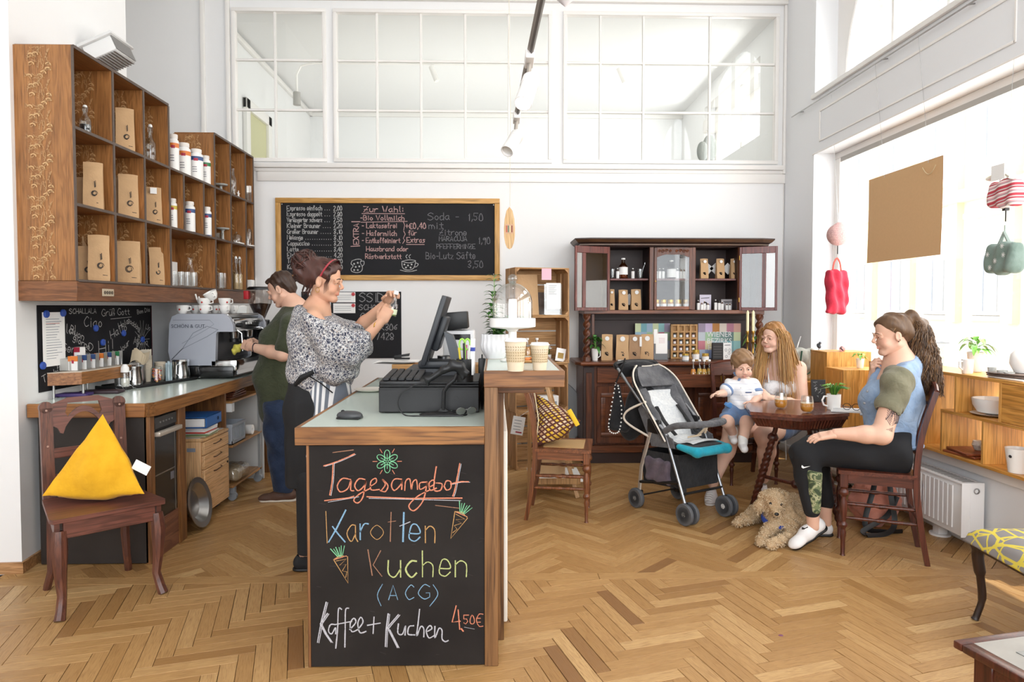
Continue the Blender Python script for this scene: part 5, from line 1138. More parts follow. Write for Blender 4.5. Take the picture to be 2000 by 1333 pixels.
kb=thing('keyboard','black keyboard lying on the cash drawer','keyboard',(A.x+.105,A.y+.165,zt_+hd+.0105),R(0));
MB(T(0,0,0)@Matrix.Rotation(R(3),4,'X')).box(-.105,.105,-.155,.17,0,.022,.004).build('case',M_black,kb)
n=0
for i in range(9):
 for j in range(5):
  MB(Matrix.Rotation(R(3),4,'X')).bc((-.078+j*.034,-.125+i*.033,.029),(.029,.028,.013),.003).build('key',mat('key_black','29292b',.5),kb)
Y3=3.30;F0=P(865,577,Y3);F1=P(822,712,Y3);d_=(F0-F1);Lm=d_.length;tilt=math.atan2(d_.x,d_.z)
zc_=zt_+hd+.01
t=thing('monitor','black flat monitor seen from its edge on a stand on the bar','monitor',(F1.x,Y3,F1.z),0);MT=Matrix.Rotation(tilt,4,'Y');M_mon=mat('monitor_grey','2b2e33',.45)
MB(MT).box(-.002,.022,-.02,.36,0,Lm,.004).build('bezel',M_mon,t);MB(MT).box(-.004,-.002,.0,.34,.02,Lm-.02).build('screen',M_blackg,t);MB(MT).box(.022,.055,.05,.29,Lm*.22,Lm*.72,.01).build('rear_housing',M_mon,t)
q=[P(868,648,Y3+.1),P(885,655,Y3+.1),P(908,722,Y3+.1),P(890,735,Y3+.1)]
MB(T(0,.12,0)@FRONT@T(0,0,-.03)).prism([(a.x-F1.x,a.z-F1.z)for a in q],0,.09).build('stand_arm',mat('stand_grey','4a4e54',.4),t)
a=P(795,742,Y3).x-F1.x;b=P(915,742,Y3).x-F1.x;z1=zc_+.013-F1.z;MB().prism([(a,-.02),(b,-.02),(b,.26),(a,.26)],z1,z1+.03).box(a+.05,b-.05,.02,.22,z1+.03,z1+.065,.01).build('stand_foot',M_mon,t)
cb=[P(838,690,Y3+.04),P(836,705,Y3+.04),P(848,718,Y3+.04),P(872,716,Y3+.04),P(890,706,Y3+.06)]
MB().tube([V((p.x-F1.x,p.y-Y3,p.z-F1.z))for p in cb],.006,8).build('cable',M_black,t)
A=PZ(866,812,zt_);t=thing('barcode_scanner','black handheld scanner resting on a gooseneck stand in front of the drawer','scanner',A);Ys=A.y-.005
MB().lathe([(0,0),(.10,0),(.105,.006),(.09,.012),(.03,.018),(.012,.03),(0,.03)],28,sy=.30).build('stand_base',M_black,t)
W2=lambda px,py,d=0.:(lambda p:V((p.x-A.x,p.y-A.y,p.z-zt_)))(P(px,py,Ys+d))
nk=[V((0,0,.02)),W2(866,785),W2(867,765),W2(876,752),W2(888,742),W2(893,730)];nk[1].y=nk[2].y=0
q=[];
for i in range(len(nk)-1):
 for k in range(7):q.append(nk[i].lerp(nk[i+1],k/7))
MB().tube(q,[.0088 if i%2 else .0078 for i in range(len(q))],8).build('gooseneck',M_black,t)
s_=SDF(.003);s_.cap(W2(838,742),W2(868,722),.012,.014).cap(W2(868,722),W2(900,714),.015,.017,k=.015).cap(W2(884,709),W2(912,730),.016,.014,k=.02).cap(W2(893,716),W2(904,738),.012,.010,k=.01).cap(W2(832,740),W2(836,752),.009,.006,k=.01)
s_.build('scanner_body',M_black,t)
q=cat3=[W2(834,744),W2(812,752),W2(785,768),W2(777,790),W2(790,812),W2(820,822,-.03),W2(860,823,-.03),W2(905,820,-.03)]
def spl(q,n=6):
 q=[V(p)for p in q];q=[q[0]]+q+[q[-1]];out=[]
 for i in range(1,len(q)-2):
  p0,p1,p2,p3=q[i-1:i+3]
  for k in range(n):t_=k/n;out.append(.5*((2*p1)+(p2-p0)*t_+(2*p0-5*p1+4*p2-p3)*t_*t_+(3*p1-p0-3*p2+p3)*t_**3))
 return out+[q[-2]]
for p in q:p.z=max(p.z,.004)
MB().tube(spl(q),.0028,6).build('cable',M_black,t)
g=MB()
for sx in(-.024,.024):g.lathe([(0,0),(.020,0),(.021,.001),(0,.001)],18,(sx,0,.022),(0,1,.35),sy=.85)
g.tube([(-.045,0,.028),(-.045,.06,.02),(-.04,.10,.01)],.002,6).tube([(.045,0,.028),(.045,.06,.02),(.04,.10,.01)],.002,6).tube([(-.006,0,.028),(.006,0,.028)],.002,5)
B=PZ(906,812,zt_);one('sunglasses','dark sunglasses lying right of the scanner base','glasses',g,glass('dark_lens',(.12,.12,.12),.8),(B.x+.012,B.y-.03,zt_+.002),.35)
ct_=thing('cable_tangle','tangle of black cables between the cash drawer and the bar post','cables',(-.055,3.05,zt_))
for i in range(6):
 q=spl([V((random.uniform(-.006,.006),.25,.06)),V((random.uniform(-.006,.006),.16,.04+.01*i)),V((random.uniform(-.006,.006),.08,.02+.01*i)),V((.0,0.02,.008+.004*i))],5);m=MB().tube(q,.0035,6)
 m.build('cable',M_black,ct_).location=(0,.01*i,0)
A=PZ(865,716,zt_);A=V((P(866,700,3.75).x,3.72,zt_))
t=thing('receipt_printer','white receipt printer with black paper tray behind the monitor','printer',A);W_=P(926,700,3.72).x-A.x;h1=P(900,646,3.72).z-zt_;h2=P(900,612,3.72).z-zt_
MB().box(0,W_,0,.22,0,h1,.012).build('housing',mat('printer_white','dfe0e3',.4),t);MB(Matrix.Rotation(R(-4),4,'Y')@T(-.005,0,0)).box(.0,W_*.98,-.005,.2,h1,h2,.006).build('paper_tray',M_black,t);MB().box(.02,W_-.02,-.002,0,h1-.05,h1-.02).build('slot',M_blackg,t)
B=V((P(868,700,3.55).x,3.53,zt_));t=thing('thermos_jug','brushed steel jug half hidden behind the monitor arm','jug',B);MB().open_lathe([(0,0),(.045,0),(.05,.02),(.046,.15),(.034,.21),(.036,.215),(.030,.21),(.042,.15),(0,.01)],22).tube([(-.04,0,.19),(-.085,0,.17),(-.08,0,.08),(-.046,0,.05)],.006,7).build('jug_body',M_steel,t)
B=V((P(905,700,3.4).x,3.40,zt_));B=V((P(908,700,3.02).x,3.02,zt_+hd+.0225));t=thing('pen_cup','black cup holding green scissors, pens and a white marker on the cash drawer','pen cup',B);MB().open_lathe([(0,0),(.036,0),(.038,.10),(.035,.10),(.033,.005),(0,.005)],18).build('cup',M_black,t)
for i,(cc,a,ln)in enumerate((('3a57b8',.3,.15),('c23a8a',1.4,.16),('2c6fae',2.6,.14),('d8c13a',3.7,.15),('2b2b2b',4.6,.17),('d8d6d0',5.5,.16))):MB().tube([(.012*math.cos(a),.012*math.sin(a),.01),(.03*math.cos(a),.03*math.sin(a),ln)],.005,7).build('pen',mat('pen%d'%i,cc,.4),t)
sc_=MB();
for sx in(-1,1):sc_.tube([V((sx*.012+.012*math.cos(k*PI/6),-.012,.165+.024*math.sin(k*PI/6)))for k in range(12)],.004,6,True)
sc_.box(-.006,.006,-.014,-.011,.03,.142);sc_.build('scissors',mat('lime_plastic','9ad14a',.4),t)
q=MB().cyl((.03,-.01,.03),(.036,-.015,.19),.011,n=12).build('marker',M_lab,t);MB().cyl((.0345,-.0135,.135),(.0352,-.014,.152),.0115,n=12).build('marker_band',mat('band_blue2','2c3f9a',.4),q)
one('card_reader','tall narrow black card terminal beside the planter','terminal',MB().box(-.02,.02,-.01,.01,0,.20,.006).tube([(0,0,.2),(0,0,.22)],.004,6),M_black,(P(942,660,3.62).x,3.55,zt_))
B=V((P(816,715,3.9).x,3.9,zt_));t=thing('spray_bottle','small clear pump bottle with silver cap behind the monitor foot','bottle',B);MB().lathe([(0,0),(.024,0),(.024,.09),(.014,.10)],16).build('bottle_glass',M_gl2,t);MB().lathe([(0,.1),(.016,.1),(.016,.13),(0,.131)],14).build('bottle_cap',M_steel,t)
B=PZ(722,766,zt_);one('plate','cream plate on the bar beside the cash drawer','plate',MB().open_lathe([(0,.002),(.05,0),(.09,.012),(.092,.014),(.05,.005),(0,.005)],28),mat('cream_ceramic','f0ebdf',.25),(B.x,B.y+.03,zt_))
t=thing('paper_heap','untidy heap of papers on the pale wood block at the bar end','papers',(P(770,700,4.44).x,YEB-.09,zt_+.10))
for i in range(6):MB(T(0,0,.0022*i)).grid(lambda u,v,i=i:(-.13+.24*u+.01*i,-.06+.12*v+.008*(i%3),.001+.006*math.sin(u*4+i)*v+.008*abs(u-.5)),8,4).build('sheet',M_paper,t)
one('stapler','black stapler on the papers at the bar end','stapler',MB().box(-.05,.05,-.015,.015,0,.012,.003).add([(-.05,-.013,.013),(.045,-.013,.022),(.045,.013,.022),(-.05,.013,.013),(-.05,-.013,.024),(.05,-.013,.040),(.05,.013,.040),(-.05,.013,.024)],[(0,3,2,1),(4,5,6,7),(0,1,5,4),(1,2,6,5),(2,3,7,6),(3,0,4,7)]),M_black,(P(785,700,4.44).x,YEB-.07,zt_+.125))
# raised top: cake stand, cups, planter
ZR=zr2+.0008
B=V((P(1001,660,3.12).x,3.12,ZR));t=thing('cake_stand','white cake stand under a tall glass dome on the raised bar','cake stand',B);s=3.12/1333;zp=P(1001,640,3.12).z-ZR;zq=P(1001,622,3.12).z-ZR
MB().lathe([(0,0),(.055,0),(.058,.006),(.03,.014),(.020,.04),(.019,zp-.02),(.03,zp-.008),(.10,zp),(.106,zp+.004),(.106,zq),(.100,zq+.001),(.098,zq-.006),(0,zq-.008)],36).build('stand',M_white,t)
hd_=P(1001,553,3.12).z-ZR;r_=39*s
MB().open_lathe([(r_,zq-.006),(r_,zq+.03)]+[(r_*math.cos(k*PI/26)+.0*k,hd_-r_*1.05+(r_*1.05)*math.sin(k*PI/26))for k in range(13)],36).build('dome',glass('dome_glass',(.96,.97,.97),.5),t)
MB().open_lathe([(r_*1.0,zq-.008),(r_*1.04,zq-.004),(r_*1.0,zq+.0)],36).build('dome_rim',M_gl2,t);MB().sph((0,0,hd_+.02),(.022,.022,.020),18,12).sph((0,0,hd_+.002),(.018,.018,.006),16,8).build('dome_knob',M_gl2,t)
def togo(px,ytop,ybot,wtop,Yd,lab):
 B=PZ(px,ybot,ZR);s=B.y/1333;h=(ybot-ytop)*s;r1=wtop*s/2;t=thing('takeaway_cup',lab,'cup',B)
 MB().lathe([(0,0),(r1*.68,0),(r1*.95,h*.93),(0,h*.93)],28).build('cup_body',mat('cup_beige','d8c8ae',.7),t);MB().open_lathe([(r1*.775,h*.28),(r1*.90,h*.78)],28).build('cup_sleeve',mat('cup_sleeve','cdb998',.75),t)
 pr=MB();
 for k in range(6):
  for j in range(26):a=j*2*PI/26;rr=r1*(.79+.10*(k/5))+.0015;pr.M=Matrix.Rotation(a,4,'Z')@T(0,-rr,h*(.32+.085*k))@FRONT@Matrix.Rotation((k%2-.5)*.9,4,'Z');pr.box(-.0012,.0012,-h*.025,h*.025,0,.0004)
 o=pr.build('knit_print',mat('print_brown','9b8663',.7),t);o['kind']='stuff'
 MB().lathe([(r1*.98,h*.90),(r1*1.03,h*.905),(r1*1.03,h*.93),(r1*.95,h*.935),(r1*.90,h*.99),(r1*.84,h),(0,h*.985)],28).build('lid',mat('lid_white','f5f4f2',.35),t)
togo(1007,661,725,45,0,'larger beige takeaway cup with white lid on the raised bar');togo(1054,669,723,38,0,'smaller beige takeaway cup with white lid on the raised bar')
def leaf(m,base,tip,w_,curl=.2,up=V((0,0,1))):
 base,tip=V(base),V(tip);d=tip-base;L=d.length;d.normalize();sd=d.cross(up);sd=sd.normalized()if sd.length>.01 else V((1,0,0));nn=sd.cross(d)
 vs=[]
 for i in range(6):
  t_=i/5;wv=w_*math.sin(PI*min(1,t_*.92+.06))**.8*.5;c=base+d*L*t_-nn*(-curl*L*.5*math.sin(t_*PI));c=c+V((0,0,-curl*L*t_*t_))
  vs+=[c+sd*wv+nn*wv*.25,c,c-sd*wv+nn*wv*.25]
 f=[]
 for i in range(5):f+=[(3*i,3*i+1,3*i+4,3*i+3),(3*i+1,3*i+2,3*i+5,3*i+4)]
 return m.add(vs,f)
def leafmat(name,a,b):
 if name in MATS:return MATS[name]
 m,t,bs=base(name,a,.4);f=t.noise(t.coord(),30,2);t.link(t.ramp(f,[(.3,b),(.7,a)]),bs.inputs['Base Color']);bs.inputs['Transmission Weight'].default_value=0;MATS[name]=m;return m
M_leaf=leafmat('leaf_green','4f8a3c','2f5f2a');M_leaf2=leafmat('leaf_light','86b84a','4f8f33');M_stem=mat('stem_green','6f8f4a',.6)
B=V((P(967,700,3.3).x,3.28,ZR));t=thing('planter','ribbed white planter with trailing green plant on the raised bar','plant',B)
rp=21*3.28/1333
pb=MB();K=36
pb.grid(lambda u,v:((rp*(.70+.42*math.sin(PI*min(v,.75)*.9))*(1+.03*math.cos(u*2*PI*18)*(v>.3)))*math.cos(u*2*PI)*1.2,(rp*(.70+.42*math.sin(PI*min(v,.75)*.9))*(1+.03*math.cos(u*2*PI*18)*(v>.3)))*math.sin(u*2*PI)*1.2,v*.118),144,14,True);pb.build('pot',mat('pot_white','e9e8ea',.5),t)
MB().open_lathe([(.0,0),(rp*.85,.0),(rp*.98,.03)],30).build('pot_base',mat('pot_beige','cdb79b',.6),t);MB().lathe([(0,.10),(rp*.98,.10),(0,.105)],20).build('soil',mat('soil','3a2a20',.9),t)
random.seed(8)
for k in range(9):
 a=random.uniform(0,6.28);h=(.30,.22,.10,.12,.08,.14,.1,.09,.16)[k];lean=(.03,.02,.1,.11,.12,.06,.13,.1,.03)[k]
 if k<2:a=PI*(.55+.2*k)
 sp=spl([V((0,0,.09)),V((lean*.4*math.cos(a),lean*.4*math.sin(a),.09+h*.5)),V((lean*math.cos(a),lean*math.sin(a),.09+h))],5);MB().tube(sp,.002,5).build('stem',M_stem,t)
 for i in range(2,len(sp),1 if k<2 else 2):
  for s_ in(-1,1):m=MB();b=a+s_*1.2;leaf(m,sp[i],sp[i]+V((math.cos(b)*.045,math.sin(b)*.045,.022)),.02 if k<2 else .034,.3);m.build('leaf',M_leaf,t)
for k in range(12):a=-.5+random.uniform(-.6,.6);m=MB();c=V((.035+.02*random.random(),-.03,.085+.02*random.random()));leaf(m,c,c+V((math.cos(k*.8)*.02,-.01,math.sin(k*.8)*.025-.008)),.014,.2);m.build('pink_leaf',mat('pink_leaf','9a6f68',.5),t)
B=PZ(1045,708,ZR);t=thing('wooden_plate','round wooden plate behind the takeaway cups','plate',(B.x-.04,B.y+.04,ZR));MB().lathe([(0,0),(.075,0),(.085,.008),(.08,.012),(.07,.008),(0,.007)],28).build('plate_disc',wood('plate_wood','c9925a','a97440',0,1,.4),t)
for i,(x,y)in enumerate(((-.02,.02),(.03,.0),(.0,-.03))):one('biscuit',['left','right','front'][i]+' orange biscuit on the round wooden plate','biscuit',MB().lathe([(0,0),(.018,.001),(.02,.007),(.014,.012),(0,.013)],16),mat('biscuit','d9864a',.7,var=.3,vs=50),(B.x-.04+x,B.y+.04+y,ZR+.009))
# BACK WALL BOARDS
X0,X1,Za,Zb=P(540,467,YB).x,P(976,467,YB).x,P(760,548,YB).z,P(760,388,YB).z
t=thing('menu_board','long black menu chalkboard in a pale oak frame on the back wall','chalkboard',(X0,YB-.001,Za));W_,H_=X1-X0,Zb-Za
M_fr=wood('frame_oak','d3a35f','c08f4c',0,1,.45);M_frz=wood('frame_oak_upright','d3a35f','c08f4c',2,1,.45);f=.05
MB().box(f,W_-f,-.014,0,f,H_-f).build('slate',mat('slate_grey','252528',.8,var=.15,vs=3,Specular_IOR_Level=.25),t)
MB().box(0,W_,-.03,0,H_-f,H_,.004).build('frame_rail',M_fr,t);MB().box(0,W_,-.03,0,0,f,.004).build('frame_rail',M_fr,t)
MB().box(0,f,-.0305,-.001,f,H_-f,.004).build('frame_stile',M_frz,t);MB().box(W_-f,W_,-.0305,-.001,f,H_-f,.004).build('frame_stile',M_frz,t)
def mx(px):return P(px,467,YB).x-X0
def mz(py):return P(760,py,YB).z-Za
MM=T(0,-.0155,0)@FRONT;wm,pm,gm_=MB(MM),MB(MM),MB(MM);s=YB/1333;random.seed(31)
for i,(a,b)in enumerate((('Espresso einfach','2,00'),('Espresso doppelt','2,80'),('Verlängerter schwarz','2,50'),('Kleiner Brauner','2,20'),('Großer Brauner','3,10'),('Melange','3,10'),('Cappuccino','3,20'),('Latte','3,40'),('Eiskaffee','4,20'),('Tee','2,90'),('Kakao','3,20'))):
 y=412+i*11.4;e=write(wm,a,mx(562),mz(y),8.6*s,.0058,to=mx(562+min(68,4.3*len(a))),jit=.25)
 write(wm,b,mx(653),mz(y),8.6*s,.0058,to=mx(669),jit=.25);x=e+.02
 while x<mx(648):wm.box(x,x+.006,mz(y),mz(y)+.006,0,.0003);x+=.022
write(pm,'Zur Wahl:',mx(711),mz(415),11*s,.0075,to=mx(789));pm.ribbon([(mx(708),mz(418)),(mx(791),mz(418))],.006)
write(pm,'-Bio Vollmilch',mx(704),mz(431),9.5*s,.0068,to=mx(790));pm.ribbon([(mx(706),mz(435)),(mx(796),mz(433))],.005)
for y,tx in((446,'- Laktosefrei'),(461,'- Hafermilch'),(475,'- Entkoffeiniert')):write(pm,tx,mx(707),mz(y),9.5*s,.0065,to=mx({446:776,461:775,475:782}[y]))
write(pm,'Hausbrand oder',mx(716),mz(491),9*s,.0065,to=mx(797));write(pm,'Röstwerkstatt',mx(714),mz(506),9.5*s,.0065,to=mx(784))
pm.ribbon([(mx(788),mz(433)),(mx(791),mz(440)),(mx(789),mz(450))],.006);pm.ribbon([(mx(789),mz(452)),(mx(792),mz(458)),(mx(788),mz(466)),(mx(791),mz(470)),(mx(787),mz(476))],.006)
write(pm,'+€0,40',mx(793),mz(447),11*s,.0075,to=mx(832));write(pm,'für',mx(798),mz(460),9*s,.0065,to=mx(814));write(pm,'Extras',mx(795),mz(474),10*s,.0075,to=mx(830));pm.ribbon([(mx(794),mz(478)),(mx(829),mz(478))],.006)
write(pm,'EXTRA',mx(701),mz(478),10*s,.0075,rot=R(90),to=mx(701)+mz(438)-mz(478));pm.ribbon([(mx(688),mz(434)),(mx(704),mz(434))],.008);pm.ribbon([(mx(686),mz(482)),(mx(703),mz(481))],.008)
write(gm_,'Soda -',mx(836),mz(430),14*s,.006,to=mx(896));write(gm_,'1,50',mx(914),mz(431),14*s,.006,to=mx(943));write(gm_,'mit',mx(838),mz(447),13*s,.006,to=mx(866))
write(gm_,'Zitrone',mx(858),mz(460),12*s,.006,to=mx(911));write(gm_,'MARACUJA',mx(858),mz(471),9*s,.006,to=mx(912));write(gm_,'PFEFFERMINZE',mx(853),mz(486),9*s,.006,to=mx(928));write(gm_,'1,90',mx(934),mz(476),13*s,.006,to=mx(957))
write(gm_,'Bio-Lutz Säfte',mx(832),mz(506),13*s,.006,to=mx(928));write(gm_,'3,50',mx(914),mz(523),13*s,.006,to=mx(943))
cu=lambda pts:[(mx(a),mz(b))for a,b in cat_(pts)]
for q in([(688,510),(686,516),(690,520),(686,526),(688,531),(698,533),(706,530),(708,522),(704,514),(706,508),(698,507),(688,510)],[(706,511),(711,511),(711,517),(707,521)],[(785,511),(799,514),(812,510),(799,508),(785,511)],[(785,512),(787,524),(798,528),(808,524),(812,512)],[(812,514),(817,516),(814,521),(809,522)],[(782,528),(798,531),(814,528)],[(795,505),(793,501),(796,498)],[(801,505),(799,501),(802,498)]):wm.ribbon(cu(q),.006)
for(a,b)in((692,516),(699,514),(695,522),(702,521),(692,528),(699,528),(790,517),(797,519),(804,517),(793,523),(802,523)):wm.lathe([(0,0),(.009,0),(0,.0004)],8,(mx(a),mz(b),0))
for m,nm,cc in((wm,'white','bab9b8'),(pm,'pink','c3a09d'),(gm_,'grey','7c7c80')):o=m.build('chalk_writing',chalk('menu_'+nm,cc),t,label=nm+' chalk handwriting');o['kind']='stuff'
for q in((f+.01,H_-f-.01),(W_-f-.01,H_-f-.01),(W_-f-.01,f+.01)):MB(FRONT).lathe([(0,0),(.006,0),(.005,.002),(0,.003)],10,(q[0],q[1],.0145)).build('screw',M_steel,t)
X0,X1,Za,Zb=P(590,640,YB).x,P(784,640,YB).x,P(700,700,YB).z,P(700,570,YB).z
t=thing('network_board','smaller frameless chalkboard with network name on the back wall','chalkboard',(X0,YB-.001,Za));MB().box(0,X1-X0,-.012,0,0,Zb-Za,.001).build('slate',MATS['slate_grey'],t)
m=MB(T(0,-.0135,0)@FRONT);nx=lambda p:P(p,640,YB).x-X0;nz=lambda p:P(700,p,YB).z-Za
write(m,'SSID',nx(703),nz(590),17*s,.008,to=nx(750));write(m,'SCHÖN+GUT',nx(702),nz(606),10*s,.007,to=nx(778));write(m,'Gast',nx(705),nz(622),10*s,.007,to=nx(735));write(m,'K306',nx(742),nz(645),12*s,.007,to=nx(776));write(m,'7428',nx(736),nz(664),13*s,.007,to=nx(769))
o=m.build('chalk_writing',chalk('menu_faint','8f8e90'),t);o['kind']='stuff'
for i,(a,b,y0,y1)in enumerate(((651,694,571,591),(651,694,593,612),(604,646,571,600))):
 p0,p1=P(a,y1,YB-.014),P(b,y0,YB-.014);s_=thing('pinned_note',['upper white note on the network chalkboard','lower white note on the network chalkboard','white note pinned left, behind the woman with the patterned blouse'][i],'paper',(p0.x,YB-.0135,p0.z))
 MB().box(0,p1.x-p0.x,-.001,0,0,p1.z-p0.z).build('sheet',M_paper,s_);q=MB(FRONT)
 for k in range(3):q.ribbon([(.015,(p1.z-p0.z)*(.3+.2*k)),((p1.x-p0.x)*.8,(p1.z-p0.z)*(.3+.2*k))],.003,.0015)
 q.build('print_lines',MATS['print_grey2'],s_);one('magnet',['red magnet on the upper white note','red magnet on the lower white note','red magnet on the left white note'][i],'magnet',MB(FRONT).lathe([(0,0),(.018,0),(.016,.01),(0,.01)],16),mat('magnet_red','c23b3f',.4),(p1.x-.02,YB-.0148,p1.z-.02),0,'red magnets on the network board')
one('ceramic_switch','small white intercom box on the back wall left of the notes','box',MB().box(-.05,.05,-.03,0,-.05,.05,.006),M_lab,(P(490,553,YB).x,YB,P(490,553,YB).z))
# CRATES
M_cr=wood('crate_wood','c49a6a','a67a4c',0,.9,.7,.15);M_crx=wood('crate_wood_deep','bd9163','a07447',1,.9,.7,.15);M_crz=wood('crate_post','c2976a','a3784d',2,.9,.7,.15)
zl=[.03];CW,CD,CHh=.50,.29,.0
def crate(loc,h,lab,rz):
 t=thing('wooden_crate',lab,'crate',loc,rz,'wooden crates stacked on their sides');W_,D_=CW,CD
 for(x0,x1)in((0,.012),(W_-.012,W_)):
  for(y0,y1)in((0,.16),(.185,D_)):MB().box(x0,x1,y0,y1,.0,h,.002).build('side_slat',M_crz,t)
 for(z0,z1)in((0,.012),(h-.012,h)):
  for(y0,y1)in((0,.10),(.12,.23),(.25,D_)):MB().box(.013,W_-.013,y0,y1,z0,z1,.002).build('slat',M_cr,t)
 for k in range(3):MB().box(.014,W_-.014,D_-.010,D_,.02+k*(h-.02)/3,.008+(k+1)*(h-.02)/3,.002).build('back_slat',M_cr,t)
 for x in(.013,W_-.043):
  for z in(.013,h-.043):MB().prism([(x,.01),(x+.03,.01),(x+.015,.04)],z,z+.03).build('corner_block',M_crz,t)if 0 else MB().add([(x,.0,z),(x+.03,.0,z),(x if x<.2 else x+.03,.0,z+.03),(x,D_-.012,z),(x+.03,D_-.012,z),(x if x<.2 else x+.03,D_-.012,z+.03)]if z<.1 else[(x,.0,z+.03),(x+.03,.0,z+.03),(x if x<.2 else x+.03,.0,z),(x,D_-.012,z+.03),(x+.03,D_-.012,z+.03),(x if x<.2 else x+.03,D_-.012,z)],[(0,1,2),(3,5,4),(0,3,4,1),(1,4,5,2),(2,5,3,0)]).build('corner_block',M_crz,t)
 return t
rzc=R(17);YC=6.02;brc=P(1112,700,YC)
hts=[P(1100,y,YC).z for y in(905,803,710,618,524)];hts[0]=0
cb_=V((brc.x-CW*math.cos(rzc),YC-CW*math.sin(rzc),0));crs=[]
for i in range(4):crs.append(crate((cb_.x-.006*(i%2),cb_.y,hts[i]+.0005),hts[i+1]-hts[i]-.001,['bottom','second lowest','third','topmost'][i]+' wooden crate of the stack behind the bar',rzc+R((0,1,0,-1)[i])))
Cc,Sc=math.cos(rzc),math.sin(rzc)
def cr_(u,v,lv):return V((cb_.x+u*Cc-v*Sc,cb_.y+u*Sc+v*Cc,hts[lv]+.013))
one('sticky_note','pink note stuck to the top edge of the topmost crate','note',MB().box(-.045,.045,-.001,0,-.10,0),mat('note_pink','e0b5c4',.8),cr_(.28,-.004,3)+V((0,0,hts[4]-hts[3]-.02)),rzc)
t=thing('sign_stand','white printed sign in a clear stand inside the topmost crate','sign',cr_(.36,.04,3),rzc-.1);MB().box(-.08,.08,.002,.004,0,.27).build('clear_stand',M_gl2,t);MB().box(-.065,.07,-.002,0,.05,.28,.001).build('sheet',M_paper,t)
m=MB(T(0,-.0025,0)@FRONT)
for i in range(7):m.ribbon([(-.04,.255-i*.012),(.03-.01*(i%3),.255-i*.012)],.003)
m.build('print_lines',MATS['print_grey2'],t);MB().box(-.08,.08,-.03,.06,0,.004).build('stand_foot',M_gl2,t)
t=thing('cardboard_sheet','brown cardboard sheet leaning inside the topmost crate','cardboard',cr_(.14,.10,3),rzc);MB(Matrix.Rotation(R(-8),4,'X')).box(-.11,.11,0,.004,0,.36).build('sheet',M_kraft,t)
t=thing('photo_print','dark photo print standing beside the sign in the topmost crate','picture',cr_(.25,.15,3),rzc);MB().box(-.07,.07,0,.004,0,.2).build('print',mat('photo_dark','6b5a52',.4,var=.5,vs=20),t)
for i,u in enumerate((.14,.23)):
 B=cr_(u,.1,2);bottle(B,.033,.21,['left','right'][i]+' amber juice bottle in the third crate','amber bottles in the crate',.4,M_white,(mat('amber','c98a3c',.3),.62),None)
t=thing('flower_pot','small pot of white flowers in the third crate','plant',cr_(.34,.12,2),0);MB().lathe([(0,0),(.03,0),(.036,.06),(0,.055)],18).build('pot',M_white,t)
for k in range(16):a=k*2.4;m=MB();leaf(m,(0,0,.05),(.05*math.cos(a),.05*math.sin(a),.08+.03*(k%3)),.02,.2);m.build('leaf',M_leaf,t)
for k in range(7):a=k*.9;MB().sph((.03*math.cos(a),.03*math.sin(a),.115+.01*(k%2)),(.010,.010,.006),8,6).build('flower',M_lab,t)
t=thing('photo_card','tilted card with a honey jar picture in the third crate','card',cr_(.42,.03,2),rzc+.2);MB(Matrix.Rotation(R(10),4,'Y')).box(-.05,.05,0,.003,0.005,.12).build('card',M_paper,t);MB(T(0,-.0008,0)@Matrix.Rotation(R(10),4,'Y')).box(-.03,.03,0,.0005,.03,.08).build('picture',mat('honey_picture','a98a4a',.5),t)
t=thing('gift_set','white gift boxes standing in the second lowest crate','box',cr_(.30,.05,1),rzc);MB().box(-.12,.12,0,.1,0,.12,.003).build('carton',M_lab,t);MB().box(-.10,.10,-.002,0,.03,.07).build('carton_band',mat('band_grey','8f979c',.5),t)
one('round_tray','large grey round tray leaning on the wall behind the crates','tray',MB().lathe([(0,0),(.36,0),(.37,.008),(.36,.014),(0,.014)],40),mat('tray_grey','9aa0a4',.4),(P(1068,800,6.55).x,6.60,.372),(R(-96),0,0))
B=P(1065,970,5.05);t=thing('display_easel','low wooden display easel behind the mid-room chair','easel',(.26,5.02,0),R(0));M_ez=wood('easel_pine','c59a68','ab7f4f',2,1,.5)
for nm,a,b in(('leg',(0,0,0),(.0,.0,.78)),('leg',(.36,0,0),(.13,.20,.86)),('leg',(.02,.40,0),(.02,.22,.80)),('leg',(.40,.38,0),(.15,.23,.84))):MB().tube([a,b],.020,4,up=(1,1,0)).build(nm,M_ez,t)
MB().box(.0,.40,-.01,.39,.12,.135,.002).build('shelf_board',M_lab,t);MB().box(0,.38,-.016,-.008,.105,.15,.002).build('cross_bar',M_ez,t)
t2=thing('cardboard_bag','brown bag standing on the low easel shelf','bag',(.44,5.20,.136));MB().prism([(-.10,-.05),(.10,-.05),(.10,.05),(-.10,.05)],0,.26).build('bag_body',M_kraft,t2)
A=P(1012,830,4.95);t=thing('price_tag','white price tag hanging on the easel leg','tag',(A.x,A.y,A.z),(0,R(10),0));MB().box(-.045,.045,-.001,.001,-.075,.06,.001).build('card',M_paper,t)
m=MB(T(0,-.0016,0)@FRONT)
for i in range(4):m.ribbon([(-.03,.03-i*.022),(.02,.03-i*.022)],.004)
m.build('print_lines',MATS['print_grey2'],t);MB().box(-.01,.035,-.0018,-.0012,-.06,-.05).build('red_mark',MATS['emblem_red'],t);MB().tube([(.0,0,.06),(.05,.03,.10),(.086,.07,.12)],.0012,5).build('string',M_lab,t)
